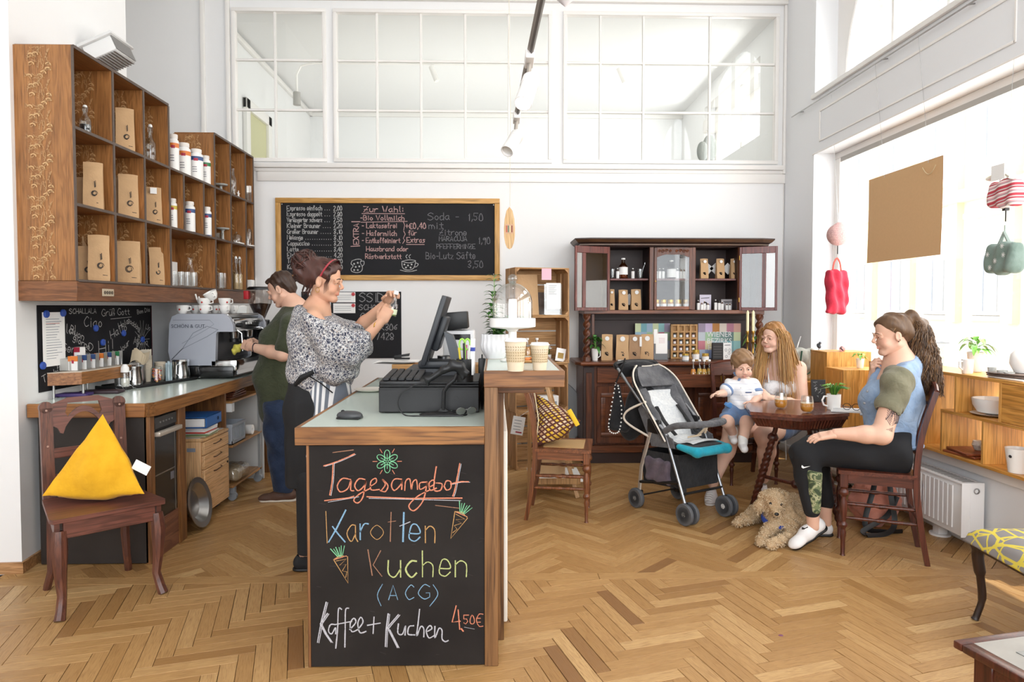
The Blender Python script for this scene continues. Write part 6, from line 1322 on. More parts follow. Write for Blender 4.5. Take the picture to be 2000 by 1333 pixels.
# TURNED-LEG CHAIRS
M_ch=wood('chair_walnut','84502f','5f3620',2,.9,.35,.05);M_chx=wood('chair_walnut_flat','8a5433','653b22',0,.9,.33,.05)
M_chd=wood('chair_dark','5f2f20','421f16',2,.9,.3,.05);M_chdx=wood('chair_dark_flat','6b3828','4c261b',0,.9,.28,.05)
TURN=[(.015,0),(.011,.01),(.0125,.10),(.017,.135),(.013,.15),(.013,.16),(.024,.175),(.024,.185),(.014,.20),(.016,.22),(.021,.27),(.020,.31),(.014,.335),(.014,.345),(.027,.36),(.028,.375),(.018,.39),(.022,.40)]
def turned(m,a,b,prof,n=14):
 a,b=V(a),V(b);L=(b-a).length;k=L/prof[-1][1]
 return m.lathe([(r,z*k)for r,z in prof],n,a,b-a)
def dining_chair(loc,rz,lab,mz_,mx_,W_=.43,D_=.40,H=.47,HB=.92,cane=False):
 my_=wood('chair_rail_y','8a5433','653b22',1,.9,.33,.05)if cane else wood('chair_rail_dark_y','6b3828','4c261b',1,.9,.28,.05)
 t=thing('dining_chair',lab,'chair',loc,rz);w2=W_/2;b2=w2*.86;y0,y1=-D_/2,D_/2
 for s in(-1,1):
  m=MB();turned(m,(s*(w2-.03),y0+.03,0),(s*(w2-.03),y0+.03,H-.10),TURN);m.box(s*(w2-.03)-.021,s*(w2-.03)+.021,y0+.009,y0+.051,H-.10,H-.02,.003);m.build('front_leg',mz_,t)
  q=spl([V((s*b2,y1+.05,0)),V((s*b2,y1+.015,.2)),V((s*b2,y1-.012,H-.03)),V((s*b2,y1+.01,H+.22)),V((s*b2*.98,y1+.075,HB))],6);MB().tube(q,[.018+.004*math.sin(PI*i/(len(q)-1))for i in range(len(q))],4,up=(1,1,0)).build('rear_leg',mz_,t)
 MB().prism([(-w2,y0),(w2,y0),(w2+.005,y0+.02),(b2+.02,y1-.01),(-b2-.02,y1-.01),(-w2-.005,y0+.02)],H-.022,H).build('seat',mx_,t)
 if cane:MB().prism([(-w2+.05,y0+.05),(w2-.05,y0+.05),(b2-.04,y1-.06),(-b2+.04,y1-.06)],H,H+.002).build('cane_panel',mat('cane','d6ae78',.6,var=.3,vs=300,bmp=.5,bs=300),t)
 MB().box(-w2+.02,w2-.02,y0+.012,y0+.032,H-.075,H-.022,.003).build('seat_rail',mx_,t)
 for s in(-1,1):MB().prism([(s*(w2-.03)-.009,y0+.03),(s*(w2-.03)+.009,y0+.03),(s*b2+.009,y1-.02),(s*b2-.009,y1-.02)],H-.075,H-.022).build('seat_rail',my_,t)
 TS=[(.006,0),(.010,.03),(.011,.1),(.007,.12),(.013,.14),(.013,.15),(.007,.17),(.011,.2),(.009,.27),(.006,.29)]
 for s in(-1,1):
  for z in(.22,.30):turned(MB(),(s*(w2-.03),y0+.04,z),(s*b2,y1,z),TS,10).build('stretcher',mz_,t)
 turned(MB(),(-w2+.03,y0+.03,.27),(w2-.03,y0+.03,.27),TS,10).build('stretcher',mz_,t);turned(MB(),(-b2,y1,.25),(b2,y1,.25),TS,10).build('stretcher',mz_,t)
 def yb_(z):u=(z-H)/(HB-H);return y1-.012+.087*u*u+.0*u
 MB().grid(lambda u,v:(-b2+2*b2*u,yb_(HB-.09+v*.1)-.008+.012*math.sin(PI*u),HB-.09+v*(.09+.03*math.sin(PI*u))),12,3).grid(lambda u,v:(b2-2*b2*u,yb_(HB-.09+v*.1)+.012+.012*math.sin(PI*u),HB-.09+v*(.09+.03*math.sin(PI*u))),12,3).tube([(-b2+2*b2*k/12,yb_(HB)+.002+.012*math.sin(PI*k/12),HB+.03*math.sin(PI*k/12))for k in range(13)],.011,6).build('crest_rail',mx_,t)
 MB().box(-b2,b2,yb_(H+.12)-.008,yb_(H+.12)+.008,H+.10,H+.14,.003).build('back_rail',mx_,t)
 for k in range(3):
  x=(-.5+.5*k)*b2;MB().tube([(x,yb_(z_),z_)for z_ in(H+.13,H+.2,H+.3,HB-.08)],[.009,.013,.009,.008],6).build('back_spindle',mz_,t)
 return t
c1=V((.478,4.63,0));dining_chair(c1,R(80),'brown cane-seat chair with the checked cushion behind the bar',M_ch,M_chx,.40,.38,.485,.93,True)
def plaid():
 m,t,b=base('checked_fabric','c9a640',.9);co=t.coord((1,1,1));sp=t.new('ShaderNodeSeparateXYZ');t.link(co,sp.inputs[0])
 a=t.math('FRACT',t.math('MULTIPLY',t.math('ADD',sp.outputs[0],t.math('MULTIPLY',sp.outputs[2],.35)),34.));c=t.math('FRACT',t.math('MULTIPLY',t.math('ADD',sp.outputs[2],t.math('MULTIPLY',sp.outputs[1],.9)),34.))
 l1=t.math('LESS_THAN',a,.38);l2=t.math('LESS_THAN',c,.38);big=t.noise(co,18,2)
 bg_=t.ramp(big,[(.42,'d8b23a'),(.5,'dccbb0'),(.58,'c9a07a')],'CONSTANT');t.link(t.mix(t.math('MAXIMUM',l1,l2),bg_,lin('5a2f28')),b.inputs['Base Color']);MATS['checked']=m;return m
bm=bmesh.new();A_=[V((-.19,-.10,0)),V((.19,-.10,0)),V((0,.16,.0)),V((.0,.06,.30))];ctr=sum(A_,V())/4
for q in((0,1,3),(1,2,3),(2,0,3),(1,0,2)):tri(A_[q[0]],A_[q[1]],A_[q[2]],12,None,ctr)
bmesh.ops.remove_doubles(bm,verts=bm.verts,dist=.0004);bmesh.ops.recalc_face_normals(bm,faces=bm.faces);bm.verts.index_update();m=MB().add([v.co[:]for v in bm.verts],[[v.index for v in f.verts]for f in bm.faces]);bm.free()
t=thing('checked_cushion','checked brown and yellow cushion slumped on the cane-seat chair','cushion',(.43,4.60,.560),(R(-8),R(-30),R(-8)))
m.build('cushion_body',plaid(),t,75);MB().box(.145,.175,-.13,-.118,-.02,.10,.004).build('yellow_label',mat('label_yellow','e8c02f',.8),t);MB().tube([(-.15,-.12,.0),(-.05,-.13,.14),(.0,-.0,.33)],.004,6).build('piping',mat('cushion_cream','d9c9a6',.9),t)
# HUTCH
M_hu=wood('hutch_mahogany','7a4528','58301b',0,.8,.32,.05);M_huz=wood('hutch_mahogany_upright','6d3d25','4d2a1a',2,.8,.32,.05)
M_hud=mat('hutch_dark','35211d',.5,var=.3,vs=5);M_hur=wood('hutch_door_red','6f332b','54241f',2,.8,.28,.04);M_huc=wood('hutch_cornice','64462f','4a3424',0,.8,.4,.05)
YU=6.30;YK=6.66;YL=6.14
hx=lambda px,Y=YU:P(px,560,Y).x
hz=lambda py,Y=YU:P(1310,py,Y).z
ht=thing('hutch','dark carved wooden hutch with glazed doors and twisted columns on the back wall','hutch',(hx(1310),YL,0));o_=V((hx(1310),YL,0))
def hb(nm,x0,x1,y0,y1,z0,z1,m=None,b=.003,par=None):return MB(T(-o_.x,-o_.y,0)).box(x0,x1,y0,y1,z0,z1,b).build(nm,m or M_hu,par or ht)
x0,x1=hx(1140,YL),hx(1478,YL);zc_=.925
hb('plinth',x0-.01,x1+.01,YL-.01,YK,0,.10,M_hud);hb('plinth_board',x0-.02,x1+.02,YL-.03,YK,.10,.16);hb('base_panel',x0,x1,YL+.02,YK,.16,zc_-.04,M_huz)
hb('pilaster',x0,x0+.10,YL,YL+.02,.16,zc_-.05,M_hud);hb('pilaster',x1-.10,x1,YL,YL+.02,.16,zc_-.05,M_hud);hb('pilaster',x0+.025,x0+.075,YL-.008,YL,.2,zc_-.1,M_huz)
wdt=(x1-x0-.24)/3
for i in range(3):
 a=x0+.12+i*wdt;d_=hb('door',a+.005,a+wdt-.005,YL,YL+.02,.18,.70,M_huz)
 q=MB(T(-o_.x,-o_.y,0));q.box(a+.04,a+wdt-.04,YL-.010,YL,.60,.64,.004).box(a+.04,a+wdt-.04,YL-.010,YL,.24,.28,.004).box(a+.04,a+.08,YL-.0095,YL,.28,.60,.004).box(a+wdt-.08,a+wdt-.04,YL-.0095,YL,.28,.60,.004);q.build('panel_moulding',M_hu,d_)
 if i!=2:dr_=hb('drawer',a+.005,a+wdt-.005,YL-.004,YL+.02,.73,.875,M_hu);MB(T(a+wdt/2-o_.x,YL-.004-o_.y,.80)).sph((0,-.015,0),.014,12,8).build('knob',mat('brass','b08b45',.3,1.),dr_)
pts=[(x0-.06,YL+.02),(x0-.03,YL-.06),(x1+.03,YL-.06),(x1+.06,YL+.02),(x1+.06,YK),(x0-.06,YK)]
MB(T(-o_.x,-o_.y,0)).prism(pts,zc_-.032,zc_).build('counter_board',M_hu,ht);MB(T(-o_.x,-o_.y,0)).tube([(*p,zc_-.016)for p in pts[:4]],.017,8).build('counter_edge',M_hu,ht)
xa_,xb2=hx(1322,5.86),hx(1456,5.86);zd0,zd1=P(1380,757,5.86).z,P(1380,732,5.86).z
d_=hb('open_drawer',xa_,xb2,5.845,5.865,zd0,zd1+.002,M_hu);hb('drawer_floor',xa_+.01,xb2-.01,5.865,YL+.10,zd0+.008,zd0+.02,M_huz,0,d_);hb('drawer_side',xa_+.01,xa_+.022,5.866,YL+.10,zd0+.02,zd1-.01,M_huz,0,d_);hb('drawer_side',xb2-.022,xb2-.01,5.866,YL+.10,zd0+.02,zd1-.01,M_huz,0,d_)
MB(T(hx(1413,5.845)-o_.x,5.84-o_.y,(zd0+zd1)/2+.02)).box(-.02,.02,-.006,.0,-.025,.025,.003).tube([(-.015,-.006,.0),(0,-.016,-.018),(.015,-.006,0)],.003,6).build('drawer_pull',MATS['brass'],d_)
zb_,zt2=hz(606),hz(483);xl,xr=hx(1140),hx(1492)
hb('bottom_board',xl,xr,YU-.02,YK,zb_-.035,zb_);hb('top_board',xl,xr,YU,YK,zt2,zt2+.02,M_hud);hb('back_board',xl,xr,YK-.015,YK,zc_,zt2,M_hud,0)
hb('niche_rail',xl+.05,xr-.05,YK-.03,YK-.015,zb_-.10,zb_-.035,M_hud)
for(a,b)in((1187,1191.5),(1268.5,1277),(1351,1358.5),(1441,1446)):hb('stile',hx(a),hx(b),YU,YU+.03,zb_,zt2,M_huz)
for px in(1190,1272,1355,1443):hb('partition',hx(px)-.007,hx(px)+.007,YU+.03,YK-.015,zb_,zt2,M_hud,0)
for a,b in((1191.5,1268.5),(1277,1351),(1358.5,1441)):hb('shelf',hx(a)+.004,hx(b)-.004,YU+.03,YK-.016,hz(548),hz(544),M_hur)
for s,xe in((-1,xl),(1,xr)):
 hb('end_panel',min(xe,xe+s*.015),max(xe,xe+s*.015),YU+.02,YK,zb_,zt2,M_huz)
ev=[(.02,0),(.035,.012),(.035,.03),(.06,.05),(.085,.085),(.085,.10)]
zcn=zt2+.02
for k in range(5):
 (a,za),(b,zb2)=ev[k],ev[k+1]
 q=[(xl-b,YK),(xl-b,YU-b*.4),(xl+.05,YU-b),(xr-.05,YU-b),(xr+b,YU-b*.4),(xr+b,YK)];q0=[(xl-a,YK),(xl-a,YU-a*.4),(xl+.05,YU-a),(xr-.05,YU-a),(xr+a,YU-a*.4),(xr+a,YK)]
 m=MB(T(-o_.x,-o_.y,zcn*1.0));n_=6;za_,zb_2=za*.72-.015,zb2*.72-.015
 m.add([(x,y,za_)for x,y in q0]+[(x,y,zb_2)for x,y in q],[(i,(i+1)%n_,n_+(i+1)%n_,n_+i)for i in range(n_)]+[tuple(range(n_))[::-1],tuple(range(n_,2*n_))]);m.build('cornice_moulding',M_huc if k%2 else M_hud,ht)
for px in(1146,1484):
 x=hx(px,YU-.06);z0,z1=zc_+.03,zb_-.04;m=MB(T(x-o_.x,YU-.06-o_.y,0));N=90
 def tw(u,v,z0=z0,z1=z1):
  a=u*2*PI;t_=v;r=.036*(.72+.28*math.cos(2*(a-t_*2*PI*2.6)));z=z0+(z1-z0)*t_;return(r*math.cos(a),r*math.sin(a),z)
 m.grid(tw,20,N,True).cyl((0,0,zc_),(0,0,z0+.004),.042,.04).cyl((0,0,z1-.004),(0,0,zb_-.036),.04,.042);m.build('twisted_column',M_huz,ht,60)
 y_=YK-.07;hb('square_post',hx(px+13 if px<1300 else px-16)-.012,hx(px+13 if px<1300 else px-16)+.012,YU+.01,YU+.035,zc_,zb_-.036,M_huz)
 m=MB(T(hx(px,6.2)-o_.x,6.19-o_.y,0))
a,b=hx(1277),hx(1351);cd=hb('centre_door',a,a+.026,YU-.012,YU,zb_+.004,zt2-.004,M_huz);hb('door_stile',b-.026,b,YU-.012,YU,zb_+.004,zt2-.004,M_huz,.002,cd);hb('door_rail',a+.026,b-.026,YU-.012,YU,zb_+.004,zb_+.034,wood('orange_rail','8a4c26','6a381d',0,1,.3),.002,cd);
K=16;q=[(a+.026+(b-a-.052)*i/K,hz(497)-.025*(1-math.sin(PI*i/K))-.004*math.cos(4*PI*i/K))for i in range(K+1)]
m=MB(T(-o_.x,YU-o_.y,0)@FRONT);v_=[(x,y,z)for z in(0,.013)for(x,y)in q+[(x,zt2-.004)for x,_ in q]];n_=K+1;f_=[]
for i in range(K):f_+=[(2*n_+i,2*n_+i+1,3*n_+i+1,3*n_+i),(i+1,i,n_+i,n_+i+1),(i,i+1,2*n_+i+1,2*n_+i)]
m.add(v_,f_);m.build('carved_head',M_huz,cd)
m=MB(T(-o_.x,YU-.0135-o_.y,0)@FRONT);
for s in(-1,1):
 cx=(a+b)/2
 for(u,v,r)in((.03,.0,.014),(.065,.005,.016),(.10,-.002,.018),(.13,.0,.014)):
  m.tube([(cx+s*u+r*(1-k/14)*math.cos(k*.9*s),hz(491)+v+r*(1-k/14)*math.sin(k*.9),.002)for k in range(12)],.0035,5)
m.build('carving',M_hu,cd);hb('glass_pane',a+.02,b-.02,YU-.007,YU-.005,zb_+.03,hz(495),glass('cabinet_glass',(.97,.98,.98),.16),0,cd);MB(T(a+.012-o_.x,YU-.013-o_.y,hz(550))).sph((0,-.003,0),(.005,.003,.01),8,6).build('keyhole',MATS['brass'],cd)
for s,pxh,pxe in((-1,1190,1122.5),(1,1444,1518.5)):
 A=P(pxh,540,YU-.012);E_=P(pxe,540,YU-.14);d2=V((E_.x-A.x,E_.y-A.y,0));L=d2.length;rz=math.atan2(d2.y,d2.x)
 M0=T(A.x-o_.x,A.y-o_.y,0)@Matrix.Rotation(rz,4,'Z');m=MB(M0);z0,z1=zb_-.005,zt2+.0;top=.062;bot=.03;st=.022
 m.box(0,st,-.009,.009,z0,z1,.002).box(L-st,L,-.009,.009,z0,z1,.002).box(st,L-st,-.009,.009,z0,z0+bot,.002).box(st,L-st,-.009,.009,z1-top,z1,.002);u=(L*.69 if s<0 else L*.60)
 m.box(u,u+.035,-.009,.009,z0+bot,z1-top,.002);o=m.build('side_door',M_hur,ht);
 MB(M0).box(st,u,-.001,.001,z0+bot,z1-top).box(u+.035,L-st,-.001,.001,z0+bot,z1-top).build('glass_pane',MATS['cabinet_glass'],o)
 for zz_ in(z0+.1,z1-.1):MB(M0).cyl((0,-.012,zz_-.02),(0,-.012,zz_+.02),.005,n=8).build('hinge',MATS['brass'],o)
# contents
def H(px,lv,Y=6.42):return V((P(px,560,Y).x,Y,{0:zb_+.0008,1:hz(544)+.0008,2:zc_+.0008}[lv]))
ps=6.42/1333
for px,lv,hp,wp_,lab in((1194,0,40,12,'brown bag half hidden at the left of the lower left hutch shelf'),(1217,0,39,18,'brown bag with round sticker, middle of the lower left hutch shelf'),(1242,0,40,19,'brown bag with round sticker, right on the lower left hutch shelf'),(1374.5,1,39,15,'left brown bag on the upper right hutch shelf'),(1406,1,39,15,'middle brown bag on the upper right hutch shelf'),(1432,1,39,12,'right brown bag on the upper right hutch shelf')):
 L=H(px,lv);bag(L,hp*ps,wp_*ps,lab,0,'brown bags in the upper hutch',.05,0,(.05,.86),'blob');
for px,lv,rr in((1382,1,.7),(1397,1,.8),(1421,1,.75),(1229,0,.8)):L=H(px,lv,6.50);one('paper_square','small white square card tucked behind the bags near the '+{1382:'left bag',1397:'middle bag',1421:'right bag',1229:'lower left bags'}[px],'card',MB(T(0,0,.10)@Matrix.Rotation(rr,4,'Y')).box(-.04,.04,-.001,.001,-.04,.04),M_paper,L)
M_amb=glass('amber_glass',(.55,.30,.12),.25);am=mat('amber_liquid','8a5a24',.2)
L=H(1217,1);bottle(L,9*ps,40*ps,'big brown medicine bottle on the upper left hutch shelf',None,.3,M_white,(am,.62),(M_lab,.28,.80),M_amb)
for px,n in((1206,'left'),(1236,'right')):bottle(H(px,1,6.40),3.2*ps,20*ps,'tiny labelled bottle %s of the big brown medicine bottle'%n,None,.2,M_white,None,(M_lab,.02,.9),M_amb)
tumbler(H(1196,1),5*ps,19*ps,'cut glass behind the left hutch door edge',None);t=tumbler(H(1250,1),7*ps,19*ps,'cut glass mug with a spoon on the upper left hutch shelf',None);MB().tube([(.0,0,.01),(.04,0,.13)],[.002,.003],6).sph((.045,0,.142),(.005,.003,.014),8,6).build('spoon',M_steel,t)
L=H(1311,1);bottle(L,9*ps,36*ps,'big labelled bottle behind the centre glass door',None,.3,M_white,(am,.5),(M_lab,.1,.75),M_amb)
for i,px in enumerate((1281,1288,1295,1323,1330,1336)):bottle(H(px,1,6.40),3*ps,20*ps,'%s tiny white-labelled bottle behind the centre glass door'%('first','second','third','fourth','fifth','sixth')[i],'tiny bottles behind the centre door',.2,M_white,None,(M_lab,.02,.9),M_amb)
one('price_card','white card with a drawing behind the centre glass door','card',MB().box(-.05,.05,0,.003,0,.20),M_paper,H(1338,1,6.50))
def hjar(L,r,h,lab,grp,cc='b98a3a',lid='c9a64a'):
 t=thing('jam_jar',lab,'jar',L,0,grp);MB().lathe([(0,0),(r,0),(r,h*.7),(r*.9,h*.76),(0,h*.76)],18).build('jar_body',mat('jam_'+cc,cc,.2),t);MB().lathe([(0,h*.76),(r*.98,h*.76),(r*.98,h),(0,h)],18).build('jar_lid',mat('lid_'+lid,lid,.3,.6),t);MB().open_lathe([(r*1.01,h*.12),(r*1.01,h*.6)],18).build('jar_label',M_lab,t);return t
for i,px in enumerate((1282,1296,1310,1325,1341)):hjar(H(px,0,6.40),6*ps,20*ps,'%s gold-lidded jar behind the centre glass door'%('first','second','third','fourth','fifth')[i],'gold-lidded jars behind the centre door')
t=thing('display_card','lilac display card with lettering, lower right hutch shelf','card',H(1378,0,6.46));MB().box(-.055,.055,0,.003,0,30*ps).build('card',mat('card_lilac','d9d4e4',.7),t);m=MB(T(0,-.0006,0)@FRONT);m.ribbon([(-.04,.11),(.035,.115)],.006);m.lathe([(0,0),(.018,0),(0,.0003)],12,(0.0,.06,0));m.ribbon([(.01,.02),(.04,.05)],.008);m.build('card_print',M_ink,t)
t=thing('display_card','grey landscape card lettered on the lower right hutch shelf','card',H(1422,0,6.46));MB().box(-.065,.065,0,.003,0,21*ps).build('card',mat('card_grey','b3aeb0',.7),t);m=MB(T(0,-.0006,0)@FRONT);m.ribbon([(-.04,.08),(.05,.08)],.006);m.ribbon([(-.03,.07),(.05,.065)],.006);m.build('card_print',M_ink,t)
for i,px in enumerate((1364,1371,1376,1383,1398,1405,1411,1420,1426)):bottle(H(px,0,6.40),2.8*ps,(19,15,18,14,20,19,17,13,13)[i]*ps,'%s little white bottle from the left, lower right hutch shelf'%('first','second','third','fourth','fifth','sixth','seventh','eighth','ninth')[i],'little bottles on the lower right hutch shelf',.25,M_white if i!=5 else M_black,None,(M_lab,.0,.95),M_amb)
def N_(px,Y=6.36):return V((P(px,680,Y).x,Y,zc_+.0008))
ns=6.36/1333
for px,hp,wp_,lab in((1186,50,21,'first coffee bag in the hutch niche, behind the potted plant'),(1216,49,24,'second coffee bag in the hutch niche with folded top'),(1240,49,22,'third, darker coffee bag in the hutch niche with hanging label'),(1264,50,24,'fourth coffee bag in the hutch niche, next to the posters')):
 b_=bag(N_(px,6.30),hp*ns,wp_*ns,lab,-.25,'coffee bags in the hutch niche',.085,0,(.02,.85),'blob',M_kraft if 'darker' not in lab else mat('kraft_dark','a98767',.8,var=.1,bmp=.25))
 if 'darker' in lab:MB().box(.045,.065,-.05,-.049,.13,.22).build('hang_label',M_lab,b_)
one('saucer','flat white tray lying in front of the second coffee bag','tray',MB().box(-.085,.085,-.03,.03,0,.010,.004),M_white,N_(1224,6.20))
def potted(L,r,h,n,hh,lab,name='potted_plant',cup=True,lm=None,cat='plant',ls=.05):
 t=thing(name,lab,cat,L);MB().open_lathe([(0,0),(r*.72,0),(r*.8,.006),(r,h),(r*.94,h),(r*.72,.012),(0,.01)],22).build('pot',M_white,t);MB().lathe([(0,h*.85),(r*.93,h*.85),(0,h*.9)],18).build('soil',MATS['soil'],t)
 if cup:MB().tube([(r*.95,0,h*.85),(r*1.5,0,h*.8),(r*1.5,0,h*.4),(r*.85,0,h*.25)],.0045,7).build('handle',M_white,t)
 for k in range(n):
  a=k*2.4;el=.3+.9*random.random();z=h+hh*random.uniform(.05,.6);st_=V((0,0,h*.9));mid=V((r*.5*math.cos(a)*el,r*.5*math.sin(a)*el,z));tip=mid+V((ls*math.cos(a)*el,ls*math.sin(a)*el,ls*(.9-el)))
  if k%2==0:MB().tube([st_,mid],.0015,4).build('stem',M_stem,t)
  m=MB();leaf(m,mid,tip,ls*.42,.35);m.build('leaf',lm or M_leaf,t)
 return t
random.seed(77);potted(N_(1162,6.24),6.8*ns,23*ns,26,.17,'bushy green plant in a white cup at the left end of the hutch counter',ls=.085)
pal=['a79ab0','d3bfdf','c58a4e','ece0d2','c4899a','e2b3a4','c9d0d8','a9c9a4','8fb3a5','7f9b94','6d8a86','d7e3b8','cf8490','d9cfa6','b9cfd3','93b9bd','7fb3bb','9fd0cf','b5c3d8','8796b8','a5bdd2','8fa6bd','8aa5a8','a3c4d4']
def poster(px0,px1,y0,y1,Y,lab,txt,seed):
 A,B=P(px0,y1,Y),P(px1,y0,Y);A.z=zc_+.001;W_=B.x-A.x;H2=B.z-A.z;t=thing('poster_board',lab,'poster',A,0,'colour-patch posters in the hutch');MB().box(0,W_,0,.012,0,H2,.001).build('board',mat('poster_edge','b9b4bb',.6),t)
 rs=random.Random(seed);nx_,nz_=6,4
 for i in range(nx_):
  for j in range(nz_):c_=pal[(nz_-1-j)*6+i]if seed==1 else rs.choice(pal);MB().box(W_*i/nx_+.0005,W_*(i+1)/nx_-.0005,-.0012,0,H2*j/nz_+.0005,H2*(j+1)/nz_-.0005).build('colour_patch',mat('patch_'+c_,c_,.7),t)
 for(s_,u,v,sz)in txt:text_mesh(s_,sz,'lettering',mat('letter_white','f4f4f4',.7),t,T(W_*u,-.0022,H2*v)@FRONT@Matrix.Diagonal((1,1.1,1,1)),.001)
 return t
poster(1240,1309,632,706,6.56,'colour-patch poster standing left of the jar rack',(),5)
t=poster(1363,1447,632,706,6.50,'colour-patch poster lettered in white right of the jar rack',(('WIENER',.5,.68,.066),('BEZIRKS',.5,.49,.066),('H',.29,.30,.066)),1)
t=thing('counter_sign','white printed sign on a grey stand in the hutch niche','sign',N_(1291,6.36));MB().box(-.065,.065,.004,.008,0,.24,.001).box(-.065,.065,-.03,.04,0,.004).build('stand',mat('sign_grey','77797c',.4),t);MB().box(-.05,.06,-.001,.003,.055,.245,.001).build('sheet',M_paper,t);MB().box(-.068,-.035,.0,.004,.15,.285).build('side_strip',M_paper,t)
m=MB(T(0,-.0016,0)@FRONT)
for i in range(4):m.ribbon([(-.02,.20-i*.014),(.035,.20-i*.014)],.003)
m.build('print_lines',mat('print_pink','c99aa2',.7),t)
A,B=P(1310,706,6.44),P(1363,634,6.44);t=thing('jar_rack','pale wooden rack of tiny jars in four columns','rack',(A.x,6.44,zc_+.001));W_=B.x-A.x;H2=B.z-zc_;M_rk=wood('rack_birch','c79a62','b18550',2,1,.5)
MB().box(0,W_,.03,.034,0,H2).build('rack_back',M_rk,t)
for i in range(5):MB().box(i*(W_-.018)/4,i*(W_-.018)/4+.018,0,.03,0,H2,.001).build('rack_upright',M_rk,t)
for j in range(6):MB().box(.0,W_,.001,.0299,j*(H2-.016)/5,j*(H2-.016)/5+.016,.001).build('rack_shelf',M_rk,t)
k=0
for j in range(4):
 for i in range(4):
  L=V((A.x+i*(W_-.018)/4+.018+(W_/4-.022)/2,6.44+.014,zc_+.001+j*(H2-.016)/5+.0165));hjar(L,.013,.038,'tiny jar, %s column, %s row from below in the wooden rack'%(('first','second','third','fourth')[i],('first','second','third','fourth')[j]),'tiny jars in the rack',('8a9a7a','b7a7c0','c9a0a0','a8b7c7')[(i+j)%4],'2b2524');k+=1
t=thing('black_packet','black packet with shelf picture in front of the lettered poster','packet',N_(1402,6.34));MB().box(-.05,.05,0,.03,0,33*ns,.002).build('packet_box',mat('packet_black','23201f',.5),t)
for i in range(5):MB().box(-.04,.04,-.001,0,.02+.024*i,.03+.024*i).build('print_band',mat('print_dark','4a4644',.5),t)
t=thing('white_packet','white packet with small black drawings in front of the lettered poster','packet',N_(1421,6.34));MB().box(-.04,.04,0,.03,0,33*ns,.002).build('packet_box',M_paper,t);m=MB(T(0,-.0006,0)@FRONT)
for(a,b)in((-.015,.09),(.015,.06),(-.01,.03),(.02,.09)):m.tube([(a+.010*math.cos(k*.9),b+.013*math.sin(k*.9),0)for k in range(7)],.0014,4,True)
m.ribbon([(-.025,.135),(.025,.137)],.006);m.build('drawing',M_ink,t)
for i,(px,hp,cc,Y)in enumerate(((1339,14,'9fa6a8',6.2),(1359.5,21,'a9823a',6.24),(1378,14,'a9823a',6.22))):hjar(N_(px,Y),6.5*ns,hp*ns,('white-labelled low jar','tall amber honey jar','low amber honey jar')[i]+' at the front of the hutch niche',None,cc)
zq=zd0+.021
for i,(px,Y,cc,hp,lab)in enumerate(((1354,5.92,'d98a35',34,'orange'),(1366,6.02,'d9b04c',33,'pale yellow'),(1375,5.92,'dca94c',34,'yellow'),(1385,6.02,'c99a3c',33,'dark yellow'),(1415,5.95,'4a3c3c',34,'dark'),(1433,6.02,'b5652e',30,'amber'))):
 L=V((P(px,735,Y).x,Y,zq));bottle(L,6.0*Y/1333,P(px,703,Y).z-zq,'%s juice bottle with white cap standing in the open hutch drawer'%lab,'juice bottles in the open hutch drawer',.45,M_white,(mat('juice_'+cc,cc,.25),.62),None,M_gl2,'juice_bottle')
for i,px in enumerate((1459.5,1470.5)):
 L=N_(px,6.2);t=thing('candlestick','%s brass candlestick with a tall cream candle at the right hutch column'%('left','right')[i],'candlestick',L,0,'brass candlesticks');z1=P(px,647,6.2).z-zc_;z2=P(px,606,6.2).z-zc_;q=[(0,0),(.035,0),(.035,.01),(.012,.025),(.008,.06),(.014,.07),(.008,.08),(.008,z1-.12),(.018,z1-.10),(.009,z1-.085),(.007,z1-.04),(.014,z1-.02),(.012,z1),(0,z1)]
 MB().lathe(q,18).build('stick',MATS['brass'],t);MB().lathe([(0,z1),(.0125,z1),(.0125,z2-.02),(.003,z2-.004),(0,z2)],14).build('candle',mat('candle_wax','eee6bd',.5),t)
random.seed(5);t=potted(N_(1479,6.42),.03,.10,12,.25,'spidery plant behind the candlesticks',ls=.12,cup=False,lm=M_leaf2)
# WINDOW BOXES
M_pi=wood('box_pine','dda252','c4883a',1,.8,.42,.04);M_piz=wood('box_pine_upright','dda458','c68c40',2,.8,.42,.04);M_pix=wood('box_pine_cross','dfa85c','c88d42',0,.8,.42,.04)
X0,X1,Z0,Z1=2.745,3.02,.5165,1.025;Ta=.018
wb=thing('window_shelf','long pine box shelf standing on the window sill, open compartments','shelf',(X0,3.2,Z0))
def wbx(nm,y0,y1,z0,z1,m,x0=X0,x1=X1):return MB(T(-X0,-3.2,-Z0)).box(x0,x1,y0,y1,z0,z1,.0015).build(nm,m,wb)
wbx('bottom_board',3.2,4.92,Z0,Z0+Ta,M_pi);wbx('top_board',3.2,4.92,Z1-Ta,Z1,M_pi);zm=.785
wbx('middle_board',3.2,4.11,zm-Ta/2,zm+Ta/2,M_pi)
for y in(4.32,4.60,4.90):wbx('divider',y,y+Ta,Z0+Ta,Z1-Ta,M_piz)
for y in(4.10,3.745,3.32):wbx('divider',y-Ta/2,y+Ta/2,Z0+Ta,zm-Ta/2,M_piz)
for y in(3.98,3.62,3.28):wbx('divider',y-Ta/2,y+Ta/2,zm+Ta/2,Z1-Ta,M_piz)
wbx('front_panel',3.25,3.61,zm+.012,Z1-Ta-.003,M_pi,X0+.002,X0+.014)
